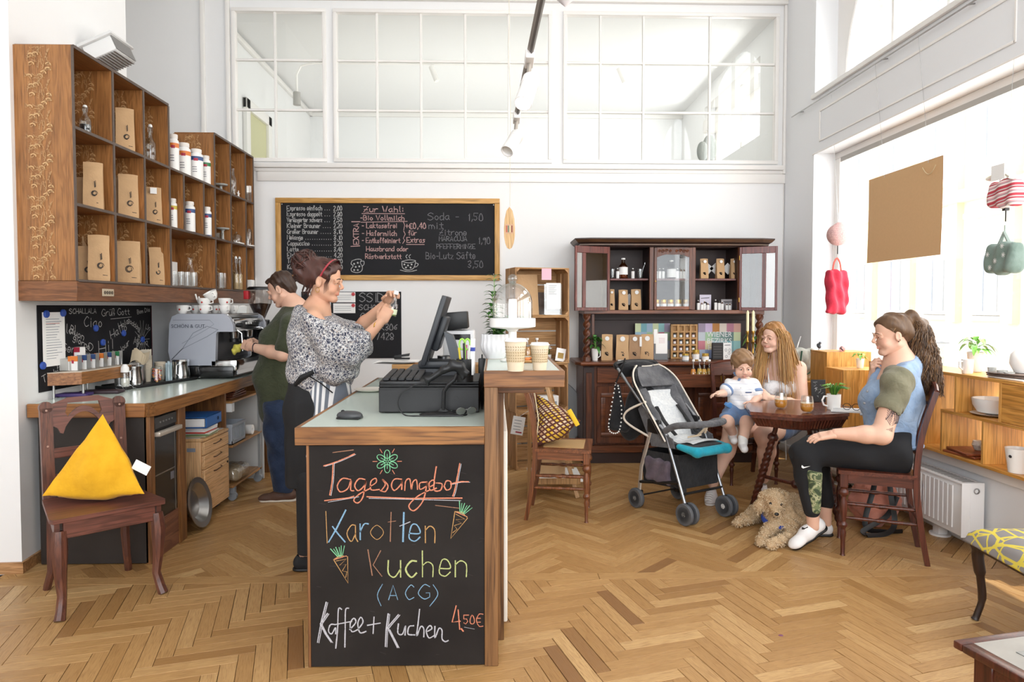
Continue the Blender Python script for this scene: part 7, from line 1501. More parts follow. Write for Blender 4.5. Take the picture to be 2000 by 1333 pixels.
for i,(y0,y1,xa_,z1)in enumerate(((5.00,5.28,2.60,.95),(5.38,5.66,2.66,1.06),(5.72,6.02,2.62,.78))):
 t=thing('window_box',['nearest stepped pine box right of the potted mug','tallest pine box behind the nearer stepped one','low pine box under the grey tote bag'][i],'box',(xa_,y0,Z0),0,'stepped pine boxes on the sill');D_=X1-xa_;H_=z1-Z0;L_=y1-y0
 for(a,b,c,d,m)in((0,Ta,0,H_,M_piz),(L_-Ta,L_,0,H_,M_piz)):MB().box(0,D_,a,b,c,d,.0015).build('side_board',m,t)
 MB().box(0,D_,Ta,L_-Ta,0,Ta).build('bottom_board',M_pi,t);MB().box(0,D_,Ta,L_-Ta,H_-Ta,H_,.001).build('top_board',M_pi,t);MB().box(0,Ta,Ta,L_-Ta,Ta,H_-Ta).build('front_board',M_piz,t)
def W(px,z,X=2.83):q=PX(px,700,X);return V((X,q.y,z+.001))
za_,zb_m,zt3=Z0+Ta,zm+Ta/2,Z1
t=thing('salad_bowl','big white bowl on a white plate in the upper window shelf compartment','bowl',W(1945,zb_m,2.88));MB().open_lathe([(0,0),(.08,0),(.12,.012),(.05,.006),(0,.006)],30).build('under_plate',M_white,t);MB().open_lathe([(.04,.008),(.085,.02),(.108,.06),(.114,.098),(.108,.098),(.10,.06),(.07,.025),(0,.02)],32).build('bowl',M_white,t)
one('mustard_jar','little white pot behind the big bowl','pot',MB().lathe([(0,0),(.03,0),(.032,.12),(.02,.135),(0,.135)],18),M_white,W(1930,zb_m,2.97))
for i in range(2):one('chopping_board',['lower','upper'][i]+' red-brown board stacked in the lower window shelf compartment','board',MB().box(-.10,.10,-.12,.12,0,.014,.003),wood('redboard','9a5230','7a3d22',1,1,.4),W(1905,za_+.016*i,2.86),.12-.25*i,'boards in the window shelf')
for i,px in enumerate((1915,1932)):one('egg_cup',['left','right'][i]+' speckled white cup on the red-brown boards','cup',MB().open_lathe([(0,0),(.02,0),(.034,.03),(.028,.055),(.02,.05),(0,.045)],20),mat('speckled','ece8e0',.3,alt='c9bfae',vs=60),W(px,za_+.034,2.88),0,'speckled cups')
t=thing('flower_pot','white conical pot in the last visible lower compartment','pot',W(1994,za_,2.80));MB().open_lathe([(0,0),(.045,0),(.062,.13),(.056,.13),(.04,.01),(0,.008)],24).build('pot',M_white,t);MB(T(-.06,-.02,.09)).sph((0,0,0),(.003,.012,.008),8,6).build('bird_mark',M_ink,t)
t=thing('leather_case','brown leather case leaning in the tall window shelf compartment','case',W(1867,za_+.0,2.88),.2);MB().box(-.02,.02,-.05,.05,.02,.24,.018).build('case_body',mat('leather_brown','5a3a26',.5),t);MB().box(-.024,-.02,-.045,.045,0.0,.15,.004).build('flap',mat('leather_tan','9a6f45',.5),t);MB().box(-.02,.02,-.04,.04,0,.03,.005).build('base',M_lab,t)
t=thing('magazine_pile','low pile of magazines in the compartment beside the chair back','magazines',W(1802,za_,2.86))
for i in range(4):MB().bc((.005*i,.004*i,.006+.012*i),(.16,.12,.011),.001,(0,0,.05*i)).build('magazine',mat('mag_w%d'%i,('2c2f33','c9cbc9','4a6b5a','e3e1dc')[i],.4),t)
def mug(L,r,h,lab,rz=PI,fill=None,grp=None):
 t=thing('mug',lab,'mug',L,rz,grp);MB().open_lathe([(0,0),(r*.82,0),(r*.9,.005),(r,h),(r*.93,h),(r*.84,.01),(0,.008)],24).build('mug_body',M_white,t);MB().tube([(r*.95,0,h*.85),(r*1.5,0,h*.82),(r*1.55,0,h*.45),(r*.88,0,h*.25)],.0055,8).build('handle',M_white,t);return t
random.seed(3)
mug(W(1890,zt3,2.80),.032,.085,'plain white mug on top of the window shelf');potted(W(1905,zt3,2.93),.045,.12,22,.13,'white pot with light green plant on the window shelf',cup=True,lm=M_leaf2,ls=.08)
for i,(px,r,h)in enumerate(((1938,.022,.055),(1958,.026,.045),(1972,.026,.04))):one('small_cup',['left','middle','right'][i]+' small grey patterned cup on the window shelf top','cup',MB().open_lathe([(0,0),(r*.8,0),(r,h),(r*.9,h),(r*.7,.005),(0,.004)],18),mat('cup_grey','c9c9c4',.4,alt='a9aaa6',vs=80),W(px,zt3,2.80),0,'small patterned cups')
for i in range(3):one('serving_plate',['bottom pale','middle dark','top dark'][i]+' rectangular plate in the stack on the window shelf','plate',MB().box(-.09,.09,-.13,.13,0,.010,.004),M_white if i==0 else mat('plate_dark','6a5a52',.4),W(1994,zt3+.0115*i,2.86),.1*i,'stacked rectangular plates')
one('round_vase','round white vase on the stacked plates','vase',MB().open_lathe([(0,0),(.04,0),(.065,.05),(.06,.10),(.035,.135),(.03,.13),(.05,.05),(0,.01)],24),M_white,W(1999,zt3+.0355,2.88))
t=thing('glass_cloche','clear square lantern on the window shelf behind the ponytail','lantern',W(1832,zt3,2.92));MB().open_lathe([(.06,0),(.06,.16)],4).build('lantern_glass',M_gl2,t);MB().tube([(.043,.043,.16),(.043,-.043,.16),(-.043,-.043,.16),(-.043,.043,.16)],.004,5,True).build('lantern_frame',mat('grey_metal','8d9196',.4),t)
potted(V((2.80,5.14,.951)),.03,.075,12,.06,'small potted plant on the nearest stepped pine box',cup=False,lm=M_leaf2,ls=.05)
t=thing('folded_fabric','rolled red and white fabric on the tallest pine box','fabric',V((2.85,5.5,1.061)),R(60));MB().cyl((-.11,0,.022),(.11,0,.022),.022,.02,14).build('roll',mat('roll_red','cc5a66',.8,alt='e6c9c9',vs=30),t);MB().tube([(-.1,0,.04),(-.13,.01,.03),(-.14,-.01,.01)],.005,5).build('tie',M_black,t)
t=thing('bird_figure','dark small bird figure on the tallest pine box','figure',V((2.70,5.6,1.061)));MB().sph((0,0,.035),(.016,.03,.018),12,8,(.6,0,0)).sph((0,-.02,.06),.012,10,8).cyl((0,0,0),(0,0,.025),.003,n=6).build('figure',mat('bird_dark','4b4f57',.5),t)
s_=SDF(.008);t=thing('tote_bag','grey cloth tote with dark green strap on the low pine box','bag',V((2.68,5.86,.781)),.2)
s_.box((0,0,.14),(.11,.04,.14),.03,.02);s_.post=lambda G,ax:G+.006*np.sin(ax[0][:,None,None]*55+ax[2][None,None,:]*22)+.004*np.sin(ax[2][None,None,:]*60-ax[0][:,None,None]*30)
s_.build('bag_body',fabric('tote_grey','b5b5ac','a0a098'),t);MB().tube(spl([V((-.04,-.05,.26)),V((-.055,-.06,.14)),V((0,-.065,.06)),V((.06,-.06,.12)),V((.05,-.05,.27))]),.009,6,flat=.5).build('strap',mat('strap_green','1f4d38',.7),t)
# hanging things in the window
XW=2.90
A,B,C_=PX(1696,352,XW),PX(1840,303,XW),PX(1697,514,XW)
t=thing('cardboard_sign','blank brown cardboard sheet hanging in the shop window','sign',(XW,B.y,C_.z));L_=A.y-B.y;H_=A.z-C_.z
MB().grid(lambda u,v:(.006*math.sin(v*2.2),u*L_,v*H_),6,6).grid(lambda u,v:(.004+.006*math.sin(v*2.2),(1-u)*L_,v*H_),6,6).build('sheet',mat('cardboard','d6ae80',.85,var=.04,vs=60),t)
for u in(.16,.75):MB().tube([(0,L_*u,H_-.02),(0.0,L_*u,H_+.02),(-.085,L_*u,3.215-C_.z)],.0014,4).build('hanging_wire',M_steel,t)
MB().tube([(-.006,L_*(.06+.16*k/8),H_-.03-.07*math.sin(PI*(k+1)/9.5))for k in range(9)],.003,5).build('string_loop',mat('string','d8c29a',.8),t)
def drape(name,lab,cat,c,sx,sz,m,rz=0.,th=.035,top=.8,amp=.006,h=.007,extra=None):
 t=thing(name,lab,cat,c,rz);s_=SDF(h);s_.box((0,0,-sz*.5),(th,sx/2,sz/2),min(th*.8,.03),.02)
 if extra:extra(s_)
 s_.post=lambda G,ax:G+amp*np.sin(ax[1][None,:,None]*70+ax[2][None,None,:]*14)+amp*.7*np.sin(ax[2][None,None,:]*45+ax[1][None,:,None]*33)
 s_.build('bag_body',m,t);return t
def stripes():
 m,t,b=base('striped_fabric','c05560',.9);sp=t.new('ShaderNodeSeparateXYZ');t.link(t.coord(),sp.inputs[0]);z=t.math('ADD',sp.outputs[2],t.math('MULTIPLY',sp.outputs[1],.18));f=t.math('FRACT',t.math('MULTIPLY',z,17.))
 t.link(t.ramp(f,[(0,'b8404c'),(.25,'e8dcd8'),(.4,'a98f95'),(.5,'d9a2a6'),(.62,'eadfdb'),(.75,'b04a55'),(.9,'cfc3c3')],'CONSTANT'),b.inputs['Base Color']);return m
A=PX(1966,352,XW-.05);c_=V((XW-.05,A.y,A.z));t=drape('striped_bag','red and white striped cloth bag hanging at the right of the window','bag',c_,.19,.15,stripes(),0,.045)
MB().box(-.052,-.048,-.05,.05,.0,.085).build('price_label',M_paper,t);MB().tube([(-.02,-.03,-.01),(0,0,.1),(-.02,.03,-.01)],.003,6).tube([(0,0,.1),(0,-.0,.13),(.045,-.0,3.215-c_.z)],.0014,4).build('hanging_wire',M_steel,t);MB().tube([(-.03,-.09,.0),(-.02,0,.05),(-.03,.09,.02)],[.03,.02,.03],6,flat=.4).build('gathered_top',mat('cream_cloth','d9d2c6',.9),t)
MB().cyl((0,0,-.16),(0,0,-.23),.004,n=6).box(-.012,.012,-.012,.012,-.17,-.15).build('clip',M_black,t)
A=PX(1962,475,XW-.05);c_=V((XW-.05,A.y,A.z));mg=fabric('green_fabric','82938b','6f8178');t=drape('star_bag','grey-green cloth bag with white stars hanging under the striped bag','bag',c_,.21,.17,mg,0,.045)
for(u,v)in((-.06,-.06),(.0,-.10),(.06,-.07),(-.04,-.135),(.05,-.02)):
 m=MB(T(-.052,-u,v)@Matrix.Rotation(R(-90),4,'Z')@FRONT)
 for k in range(4):a=k*PI/4;m.ribbon([(-.014*math.cos(a),-.014*math.sin(a)),(.014*math.cos(a),.014*math.sin(a))],.003,.0003*k)
 m.build('star_print',M_lab,t)
MB().tube([(0,-.04,-.01),(0,0,.06),(0,.04,-.01)],.012,6).tube([(0,0,.05),(0,0,.10)],.004,6).build('gathered_top',mat('green_gather','9aa79f',.9),t)
A=PX(1635,505,XW);c_=V((XW,A.y,A.z));t=drape('red_tote','red cloth tote hanging at the left end of the window','bag',c_+V((0,0,-.10)),.22,.37,fabric('red_fabric','c43448','ab2a3e'),0,.035,.8,.007)
MB().tube(spl([V((0,-.05,-.02)),V((0,-.035,.06)),V((0,0,.10)),V((0,.035,.06)),V((0,.05,-.02))]),.009,6,flat=.5).build('bag_handle',mat('red_strap','c8463a',.7),t);MB().cyl((0,0,.10),(0,0,.20),.0015,n=5).build('hanging_wire',M_steel,t)
t.rotation_euler=(0,0,R(-68))
A=PX(1637,436,XW);c_=V((XW,A.y,A.z));t=thing('knit_hat','pink patterned knitted pouch hanging above the red tote','bag',c_);s_=SDF(.006);s_.ell((0,0,-.10),(.08,.105,.09),k=.03).ell((0,.03,-.02),(.03,.05,.03),k=.03);s_.build('pouch_body',mat('knit_pink','d9b3ad',.9,alt='b98f8f',vs=120,bmp=.4,bs=150),t);MB().cyl((0,0,0),(-.08,0,3.215-c_.z),.0014,n=5).build('hanging_wire',M_steel,t);MB().cyl((0,0,-.19),(0,0,-.26),.004,n=6).build('clip',M_black,t)
t.rotation_euler=(0,0,R(-60))
t=thing('white_cable','white cable running down beside the window box','cable',(2.70,6.2,0));MB().tube(spl([V((.12,0,1.15)),V((.05,-.05,1.0)),V((.0,-.05,.8)),V((-.02,0,.5)),V((0,0,.005))]),.005,6).build('cord',M_lab,t)
# OCTAGONAL TABLE
tc=V((1.99,4.42,0));t=thing('octagonal_table','small octagonal dark wooden table with splayed twisted legs','table',tc)
M_tt=wood('table_top','7a4a38','5b3226',0,.7,.18,.03);oc=[(-.38,-.19),(-.12,-.35),(.21,-.27),(.30,-.10),(.38,.19),(.12,.35),(-.21,.27),(-.30,.10)];sc8=lambda f:[(a*f,b*f)for a,b in oc]
MB().prism(sc8(1),.742,.762).build('tabletop',M_tt,t);MB().prism(sc8(.975),.722,.742).build('top_moulding',M_chd,t);MB().add([(a,b,.722)for a,b in sc8(.93)]+[(a,b,.665)for a,b in sc8(.84)],[(i,8+i,8+(i+1)%8,(i+1)%8)for i in range(8)]+[tuple(range(8,16))]).build('apron',M_chd,t)
q=MB()
for i in range(8):
 a,b=V(sc8(.935)[i]),V(sc8(.935)[(i+1)%8]);c,d=V(sc8(.845)[i]),V(sc8(.845)[(i+1)%8])
 for k in range(14):u=(k+.5)/14;q.tube([(*a.lerp(b,u),.720),(*c.lerp(d,u),.667)],.0045,4)
o=q.build('fluting',M_chdx,t);o['kind']='stuff'
MB().cyl((0,0,.64),(0,0,.668),.20,n=8).build('leg_block',M_chd,t)
for az in(122,300,35):
 a=R(az);A,B=V((.14*math.cos(a),.14*math.sin(a),.65)),V((.34*math.cos(a),.34*math.sin(a),.0));ax=(B-A);L_=ax.length;rot=(A-B).to_track_quat('Z','Y').to_matrix().to_4x4();m=MB(T(*B)@rot)
 def tw(u,v):
  a_=u*2*PI;e=min(1,v/.12,(1-v)/.25);e=max(0,e);r=(.017+.012*math.sin(PI*min(1,v*1.15))**.7)*(1-.26*e*(1-math.cos(3*(a_-v*34)))*.5);return(r*math.cos(a_),r*math.sin(a_),v*L_)
 m.grid(tw,18,90,True).lathe([(.0,L_*.78),(.034,L_*.80),(.036,L_*.83),(.022,L_*.86),(0,L_*.87)],16).lathe([(0,0),(.014,0),(.022,.03),(.016,.05),(0,.05)],14);m.build('twisted_leg',M_chd,t,60)
 MB().tube([(.0,0,.25),(.25*math.cos(a),.25*math.sin(a),.25)],.013,8).build('stretcher',M_chd,t)
MB().sph((0,0,.25),.03,14,10).build('stretcher_boss',M_chd,t)
ZTb=.7625;juice=mat('orange_juice','e09a34',.35,alt='d48a28',vs=25)
def stem(px,py,lab,Yd=None):
 B=PZ(px,py,ZTb);t=thing('juice_glass',lab,'glass',B,0,'stemless glasses of orange juice');t.scale=(.88,)*3;r=.046
 MB().open_lathe([(0,.001),(r*.62,0),(r*.9,.018),(r,.045),(r*.93,.085),(r*.80,.118),(r*.78,.118),(r*.90,.085),(r*.96,.045),(0,.006)],26).build('glass_wall',glass('table_glass',(.98,.985,.985),.35),t)
 MB().lathe([(0,.007),(r*.6,.008),(r*.86,.020),(r*.955,.045),(r*.945,.066),(0,.066)],24).build('juice',juice,t);MB().open_lathe([(r*.93,.066),(r*.945,.069),(r*.80,.0685),(0,.068)],22).build('foam',mat('foam','ecdcc0',.8),t);return t
stem(1525,798,'farther glass of orange juice, near the blonde woman');stem(1576,806,'nearer glass of orange juice at the front corner of the table')
B=PZ(1628,800,ZTb);random.seed(15);t=thing('potted_mug','white mug planted with a green spider plant on the table','plant',(B.x,B.y,ZTb),PI);r,h=.043,.098
MB().open_lathe([(0,0),(r*.9,0),(r*.95,.004),(r,h),(r*.94,h),(r*.9,.01),(0,.008)],26).build('mug_body',M_white,t);MB().tube([(r*.95,0,h*.85),(r*1.45,0,h*.86),(r*1.75,0,h*.6),(r*1.5,0,h*.3),(r*.9,0,h*.2)],.006,8).build('handle',M_white,t);MB().lathe([(0,h*.9),(r*.93,h*.9),(0,h*1.0)],18).build('soil',mat('soil_red','7a4630',.9),t)
for k in range(34):
 a=k*2.4;el=random.uniform(.3,1.1);m=MB();b=V((.012*math.cos(a),.012*math.sin(a),h*.92));md=b+V((.035*el*math.cos(a),.035*el*math.sin(a),.05+.03*random.random()));tp=md+V((.05*el*math.cos(a),.05*el*math.sin(a),-.03*el+.02));m.tube([b,b.lerp(md,.5)+V((0,0,.008)),md,tp],[.002,.005,.006,.001],4,flat=.35);m.build('leaf',M_leaf2 if k%3 else M_leaf,t)
t=thing('menu_card','black card with chalk drawings standing behind the potted mug','menu',PZ(1612,790,ZTb)+V((0,.10,0)),R(-8));MB(Matrix.Rotation(R(-6),4,'X')).box(-.045,.05,0,.004,0,.155,.001).build('card',mat('card_black','1c1c1e',.5),t);m=MB(T(0,-.001,0)@Matrix.Rotation(R(-6),4,'X')@FRONT);
for k in range(14):x,y=random.uniform(-.035,.035),random.uniform(.02,.13);m.ribbon([(x,y),(x+random.uniform(-.02,.02),y+random.uniform(-.01,.01)),(x+random.uniform(-.01,.02),y+.01)],.0015)
o=m.build('drawing',chalk('card_chalk','bdbdbd'),t);o['kind']='stuff';MB().box(-.04,.045,.0,.03,0,.004).build('card_foot',M_black,t)
B=PZ(1655,804,ZTb);t=thing('folded_newspaper','folded newspaper lying at the right of the table','newspaper',(B.x,B.y,ZTb),R(-25))
for i in range(3):MB().bc((.004*i,0,.003+.004*i),(.19,.13,.0035),0,(0,0,.03*i)).build('page',M_paper,t)
m=MB()
for i in range(7):m.ribbon([(-.08,-.05+i*.014),(.08,-.05+i*.014)],.004,.0135)
m.build('print_lines',MATS['print_grey2'],t)
g=MB()
for sx in(-.026,.026):g.open_lathe([(.020,-.001),(.0235,0),(.020,.001)],18,(sx,0,.022),(0,1,.3))
g.tube([(-.049,0,.026),(-.047,.08,.012),(.0,.10,.004)],.002,6).tube([(.049,0,.026),(.047,.09,.012)],.002,6).tube([(-.005,0,.026),(.005,0,.026)],.002,5)
one('black_glasses','black-rimmed glasses lying on the folded newspaper','glasses',g,M_black,(B.x+.005,B.y-.04,ZTb+.0125),R(-30))
# CHAIRS AT THE TABLE
cA=V((2.213,3.885,0));dining_chair(cA,R(-114),'dark wooden chair the ponytailed woman sits on',M_chd,M_chdx,.38,.40,.495,.96)
cB=V((2.06,5.52,0));dining_chair(cB,R(4),'dark wooden chair the blonde woman sits on',M_chd,M_chdx,.43,.40,.47,.93)
# BACKPACK
t=thing('backpack','salmon pink backpack with black straps on the floor behind the chair','backpack',(2.50,4.38,0),R(10));s_=SDF(.008)
s_.ell((0,0,.13),(.17,.12,.14),k=.05).cap((0,.02,.15),(.06,.02,.46),.12,.06,.06).ell((-.05,-.08,.10),(.11,.06,.09),k=.03).half((0,0,.004),(0,0,-1),.01);s_.post=lambda G,ax:G+.007*np.sin(ax[0][:,None,None]*40+ax[2][None,None,:]*35)+.004*np.sin(ax[2][None,None,:]*80-ax[1][None,:,None]*50)
s_.build('pack_body',fabric('salmon','d8917d','c67f6c',fold=.6),t);
for q in([(-.02,-.03,.50),(-.12,-.14,.30),(-.20,-.16,.05),(-.10,-.20,.012),(.02,-.22,.012)],[(.06,-.03,.48),(-.02,-.16,.25),(-.02,-.20,.06),(-.12,-.24,.012),(-.25,-.24,.012)],[(-.25,-.24,.012),(-.24,-.20,.03),(-.05,-.17,.10),(.02,-.17,.22)]):MB().tube(spl([V(p)for p in q]),.018,6,flat=.25).build('strap',M_black,t)
MB().box(-.02,.03,-.16,-.14,.29,.31).build('buckle',M_black,t)
t=thing('grey_tag','grey square plate hanging behind the chair at the radiator','plate',PX(1802,965,2.55),R(60));MB().box(-.05,.05,-.002,.002,-.07,.07,.002).build('plate',mat('tag_grey','bfbfc1',.4),t);MB(T(0,-.0025,0)@FRONT).open_lathe([(.02,0),(.024,0),(.024,.001),(.02,.001)],20).build('ring_mark',M_steel,t)
# UPHOLSTERED BENCH, right edge
def voro():
 m,t,b=base('bench_fabric','86807e',.9);v=t.new('ShaderNodeTexVoronoi',feature='DISTANCE_TO_EDGE');v.inputs['Scale'].default_value=13;v.inputs['Randomness'].default_value=1.;co=t.coord((1,.6,1),(0,0,.5));t.link(co,v.inputs['Vector'])
 v2=t.new('ShaderNodeTexVoronoi',feature='DISTANCE_TO_EDGE');v2.inputs['Scale'].default_value=10;co2=t.coord((.7,1.1,1),(0,0,1.2));t.link(co2,v2.inputs['Vector'])
 f=t.math('MINIMUM',t.math('SUBTRACT',v.outputs['Distance'],.0),t.math('ADD',v2.outputs['Distance'],.03));t.link(t.ramp(f,[(0,'d6c24a'),(.055,'d6c24a'),(.065,'85807f'),(1,'8b8583')]),b.inputs['Base Color']);bump(t,b,t.noise(t.coord(),500,1),.2,.002);return m
A=PZ(1878,1207,0);c=V((2.50,2.86,0));t=thing('upholstered_bench','bench with grey and yellow patterned seat at the right edge','bench',(A.x+.02,A.y-.40,0),R(-4));M_bd=wood('bench_dark','33201a','241612',2,1,.3,.04)
W_,D_=.95,.44
for(x,y,sx,sy)in((0,0,-1,-1),(0,D_-.06,-1,1),(W_-.06,0,1,-1),(W_-.06,D_-.06,1,1)):
 MB().tube(spl([V((x-.0*sx,y,0)),V((x-.012*sx,y-.0*sy,.03)),V((x-.03*sx,y,.10)),V((x-.02*sx,y,.20)),V((x+.014*sx+.02,y,.30)),V((x+.02,y,.35))],5),[.017]*2+[.014]*8+[.017]*6+[.024]*6+[.034]*8,10).build('cabriole_leg',M_bd,t)
MB().box(-.01,W_,-.02,D_-.03,.325,.355,.004).build('seat_rail',M_bd,t)
MB().grid(lambda u,v:(lambda x,y,e:(x,y,.355+.075*(1-(1-min(1,e*7))**2)**.5+.012*math.sin(PI*min(1,e*2))))(-.03+(W_+.05)*u,-.04+(D_+.03)*v,min(u,1-u,v*.5,(1-v)*.5)),60,40).box(-.03,W_+.02,-.04,D_-.01,.345,.357,.004).build('seat_cushion',voro(),t,60)
# LOW TABLE, lower right corner
zt4=.44;A,B,C_=PZ(1868,1250,zt4),PZ(2000,1301,zt4),PZ(2000,1232,zt4);e1,e2=(B-A).normalized(),(C_-A).normalized()
rz=math.atan2(e2.y,e2.x);t=thing('side_table','low dark table with pale stone top in the lower right corner','table',(A.x,A.y,0),rz);W_,D_=.62,.55
mq=mat('marble','7d7871',.4,alt='97928a',vs=7);MB().box(.03,W_-.03,-D_+.03,-.03,zt4-.004,zt4).build('stone_inlay',mq,t)
MB().box(.10,W_-.10,-D_+.10,-.10,zt4,zt4+.0015).build('dark_inlay',mat('slate_top','6c6c69',.3,alt='5a5a57',vs=20),t)
for b_ in((0,W_,-.03,0),(0,W_,-D_,-D_+.03),(0,.03,-D_+.03,-.03),(W_-.03,W_,-D_+.03,-.03)):MB().box(b_[0]-.012*(b_[0]==0),b_[1]+.012*(b_[1]==W_),b_[2]-.0,b_[3]+.0,zt4-.022,zt4+.001,.004).build('edge_moulding',M_chd,t)
for b_ in((.035,W_-.035,-.05,-.035),(.035,W_-.035,-D_+.035,-D_+.05),(.035,.05,-D_+.05,-.05),(W_-.05,W_-.035,-D_+.05,-.05)):MB().box(*b_,zt4-.10,zt4-.022,.002).build('apron',M_chdx,t)
for x in(.06,W_-.06):
 for y in(-.06,-D_+.06):m=MB();m.box(x-.03,x+.03,y-.03,y+.03,zt4-.13,zt4-.022,.003);turned(m,(x,y,0),(x,y,zt4-.13),TURN);m.build('turned_leg',M_chd,t)
one('petal','tiny purple petal lying on the near parquet','petal',MB().lathe([(0,0),(.011,0),(.009,.002),(0,.0025)],9,sy=.7),mat('petal_purple','7d4a66',.7),PZ(1525,1242,.0008))
# STROLLER
t=thing('stroller','grey folding stroller with white liner and turquoise foot rest','stroller',(1.30,4.66,0),R(30));M_al=mat('aluminium','c9c5bf',.35,.7);M_tub=mat('tube_grey','9a9da2',.3,.8)
M_sg=fabric('stroller_grey','6d6d70','58585b',fold=.7,bmp=.35);M_sk=fabric('stroller_black','2a2a2c','1e1e20',fold=.4);M_crm=mat('piping_cream','e0d6c8',.7)
def wheel(x,y,r,w_):
 o=MB().lathe([(r*.72,-w_/2),(r*.95,-w_/2),(r,-w_*.3),(r,w_*.3),(r*.95,w_/2),(r*.72,w_/2),(r*.72,-w_/2)],30,(x,y,r),(1,0,0)).build('wheel',mat('tyre_grey','56585c',.7),t)
 h_=MB().lathe([(0,-w_*.3),(r*.72,-w_*.3),(r*.72,w_*.3),(0,w_*.3)],26,(x,y,r),(1,0,0)).build('wheel_disc',M_black,o)
 MB().lathe([(0,-w_*.5),(r*.24,-w_*.5),(r*.24,w_*.5),(0,w_*.5)],16,(x,y,r),(1,0,0)).build('hub_cap',M_lab,o)
 for k in range(6):a=k*PI/3;MB().cyl((x+w_*.32,y+r*.25*math.cos(a),r+r*.25*math.sin(a)),(x+w_*.32,y+r*.7*math.cos(a),r+r*.7*math.sin(a)),.006,n=6).build('spoke',M_black,o)
for sx in(-1,1):
 for dx in(-.026,.026):wheel(sx*.185+dx,-.235,.072,.026)
 wheel(sx*.205,.235,.070,.034)
 MB().tube([(sx*.185,-.235,.075),(sx*.185,-.20,.16),(sx*.183,-.09,.42),(sx*.182,-.02,.58)],.011,10).build('front_tube',M_tub,t)
 MB().cyl((sx*.185,-.235,.06),(sx*.185,-.215,.14),.014,n=10).build('fork',M_black,t)
 MB().tube([(sx*.19,.225,.09),(sx*.19,.20,.30),(sx*.188,.10,.60)],.016,8,flat=.6).build('rear_tube',M_al,t)
 MB().box(sx*.19-.02,sx*.19+.02,.20,.25,.06,.13,.006).build('axle_block',M_black,t);MB().box(sx*.185-.016,sx*.185+.016,.02,.14,.55,.65,.015).build('hinge',M_black,t)
 MB().tube(spl([V((sx*.183,-.02,.58)),V((sx*.195,.14,.70)),V((sx*.20,.30,.84)),V((sx*.20,.45,.97))],5),.011,10).build('push_tube',M_tub,t)
MB().tube([(-.19,.23,.085),(.19,.23,.085)],.006,8).build('rear_axle',M_black,t);MB().tube([(-.185,-.19,.19),(.185,-.19,.19)],.009,8).build('front_bar',M_black,t)
for sx in(-1,1):MB().tube([(sx*.185,-.16,.26),(sx*.19,.21,.19)],.012,8).build('side_bar',M_black,t)
MB().tube(spl([V((-.20,.45,.97)),V((-.18,.49,1.0)),V((0,.51,1.01)),V((.18,.49,1.0)),V((.20,.45,.97))],5),.017,8).build('handle_bar',M_black,t)
def shell(u,v,off=0.):
 s=(u-.5)*2;z0,y0=.495,.05;L=.61;c=math.cos(R(53));s_=math.sin(R(53));wv=.212*(1 if v<.72 else math.sqrt(max(0,1-((v-.72)/.32)**2)))
 x=s*wv;d=v*L;wing=.13*(abs(s)**4)*(1-.35*v)
 y=y0+d*c+.0-wing*s_+off*s_;z=z0+d*s_+wing*c*.3-off*c
 return(x,y+.012*math.sin(v*22+s*3)*(abs(s)<.8),z)
MB().grid(lambda u,v:shell(u,v),28,30).grid(lambda u,v:shell(1-u,v,.018),28,30).build('seat_shell',M_sg,t,75)
ed=[V(shell(0,v/20))for v in range(0,20)]+[V(shell(u/10,.995))for u in range(0,11)]+[V(shell(1,1-v/20))for v in range(1,21)]
MB().tube([e for i,e in enumerate(ed)if i==0 or(e-ed[i-1]).length>.004],.006,6).build('piping',M_crm,t)
MB().grid(lambda u,v:(lambda p:(p[0]*.9,p[1]-.035-.02*math.sin(PI*u),p[2]+.015))(shell(.08+.84*u,.70+.27*v)),14,8).grid(lambda u,v:(lambda p:(p[0]*.9,p[1]-.012,p[2]+.005))(shell(.92-.84*u,.70+.27*v)),14,8).build('head_pad',M_sg,t,75)
for sx in(-1,1):
 MB().grid(lambda u,v:(lambda p:(p[0]+sx*(-.02),p[1]-.05*math.sin(PI*u),p[2]+.02*math.sin(PI*u)))(shell(.5+sx*(.28+.18*u),.12+.55*v)),6,10).build('side_pad',M_sg,t,75)
 MB().prism([(-.10,.50),(.12,.50),(.30,.78),(.28,.82),(.10,.62),(-.10,.56)],-.002,.002)if 0 else MB(Matrix.Rotation(R(90),4,'Z')@Matrix.Rotation(R(90),4,'X')).prism([(-.12,.48),(.10,.46),(.24,.70),(.20,.74),(.04,.58),(-.10,.54)],sx*.187-.003,sx*.187+.003).build('side_panel',M_sg,t)
ln=M_lin=mat('liner_white','dfe0df',.9,alt='c6c9cc',vs=60,bmp=.3,bs=30)
MB().grid(lambda u,v:(lambda p:(p[0]*.80,p[1]-.026-.008*math.sin(9*v+4*u),p[2]+.012))(shell(.16+.68*u,.02+.62*v)),14,18).build('liner_back',ln,t,75)
MB().grid(lambda u,v:(-.125+.25*u,-.0+.06-.28*v,.515+.012*math.sin(PI*u)+.01*math.sin(v*9)),10,10).build('liner_seat',ln,t,75)
s_=SDF(.007);s_.box((0,-.12,.485),(.17,.13,.02),.02,.02).build('seat_base',M_sk,t)
s_=SDF(.006);s_.cap((-.14,-.27,.475),(.14,-.27,.475),.030,.030,.02).cap((-.17,-.14,.495),(-.14,-.27,.475),.02,.03,.02).cap((.17,-.14,.495),(.14,-.27,.475),.02,.03,.02).box((0,-.22,.478),(.13,.06,.018),.015,.02)
s_.build('foot_rest',fabric('turquoise','2aa3b8','1f8fa5',fold=.2),t)
MB().tube(spl([V((-.19,-.03,.585)),V((-.19,-.12,.63)),V((-.15,-.23,.65)),V((0,-.28,.655)),V((.15,-.23,.65)),V((.19,-.12,.63)),V((.19,-.03,.585))],5),.022,10).build('bumper_bar',M_sg,t,75)
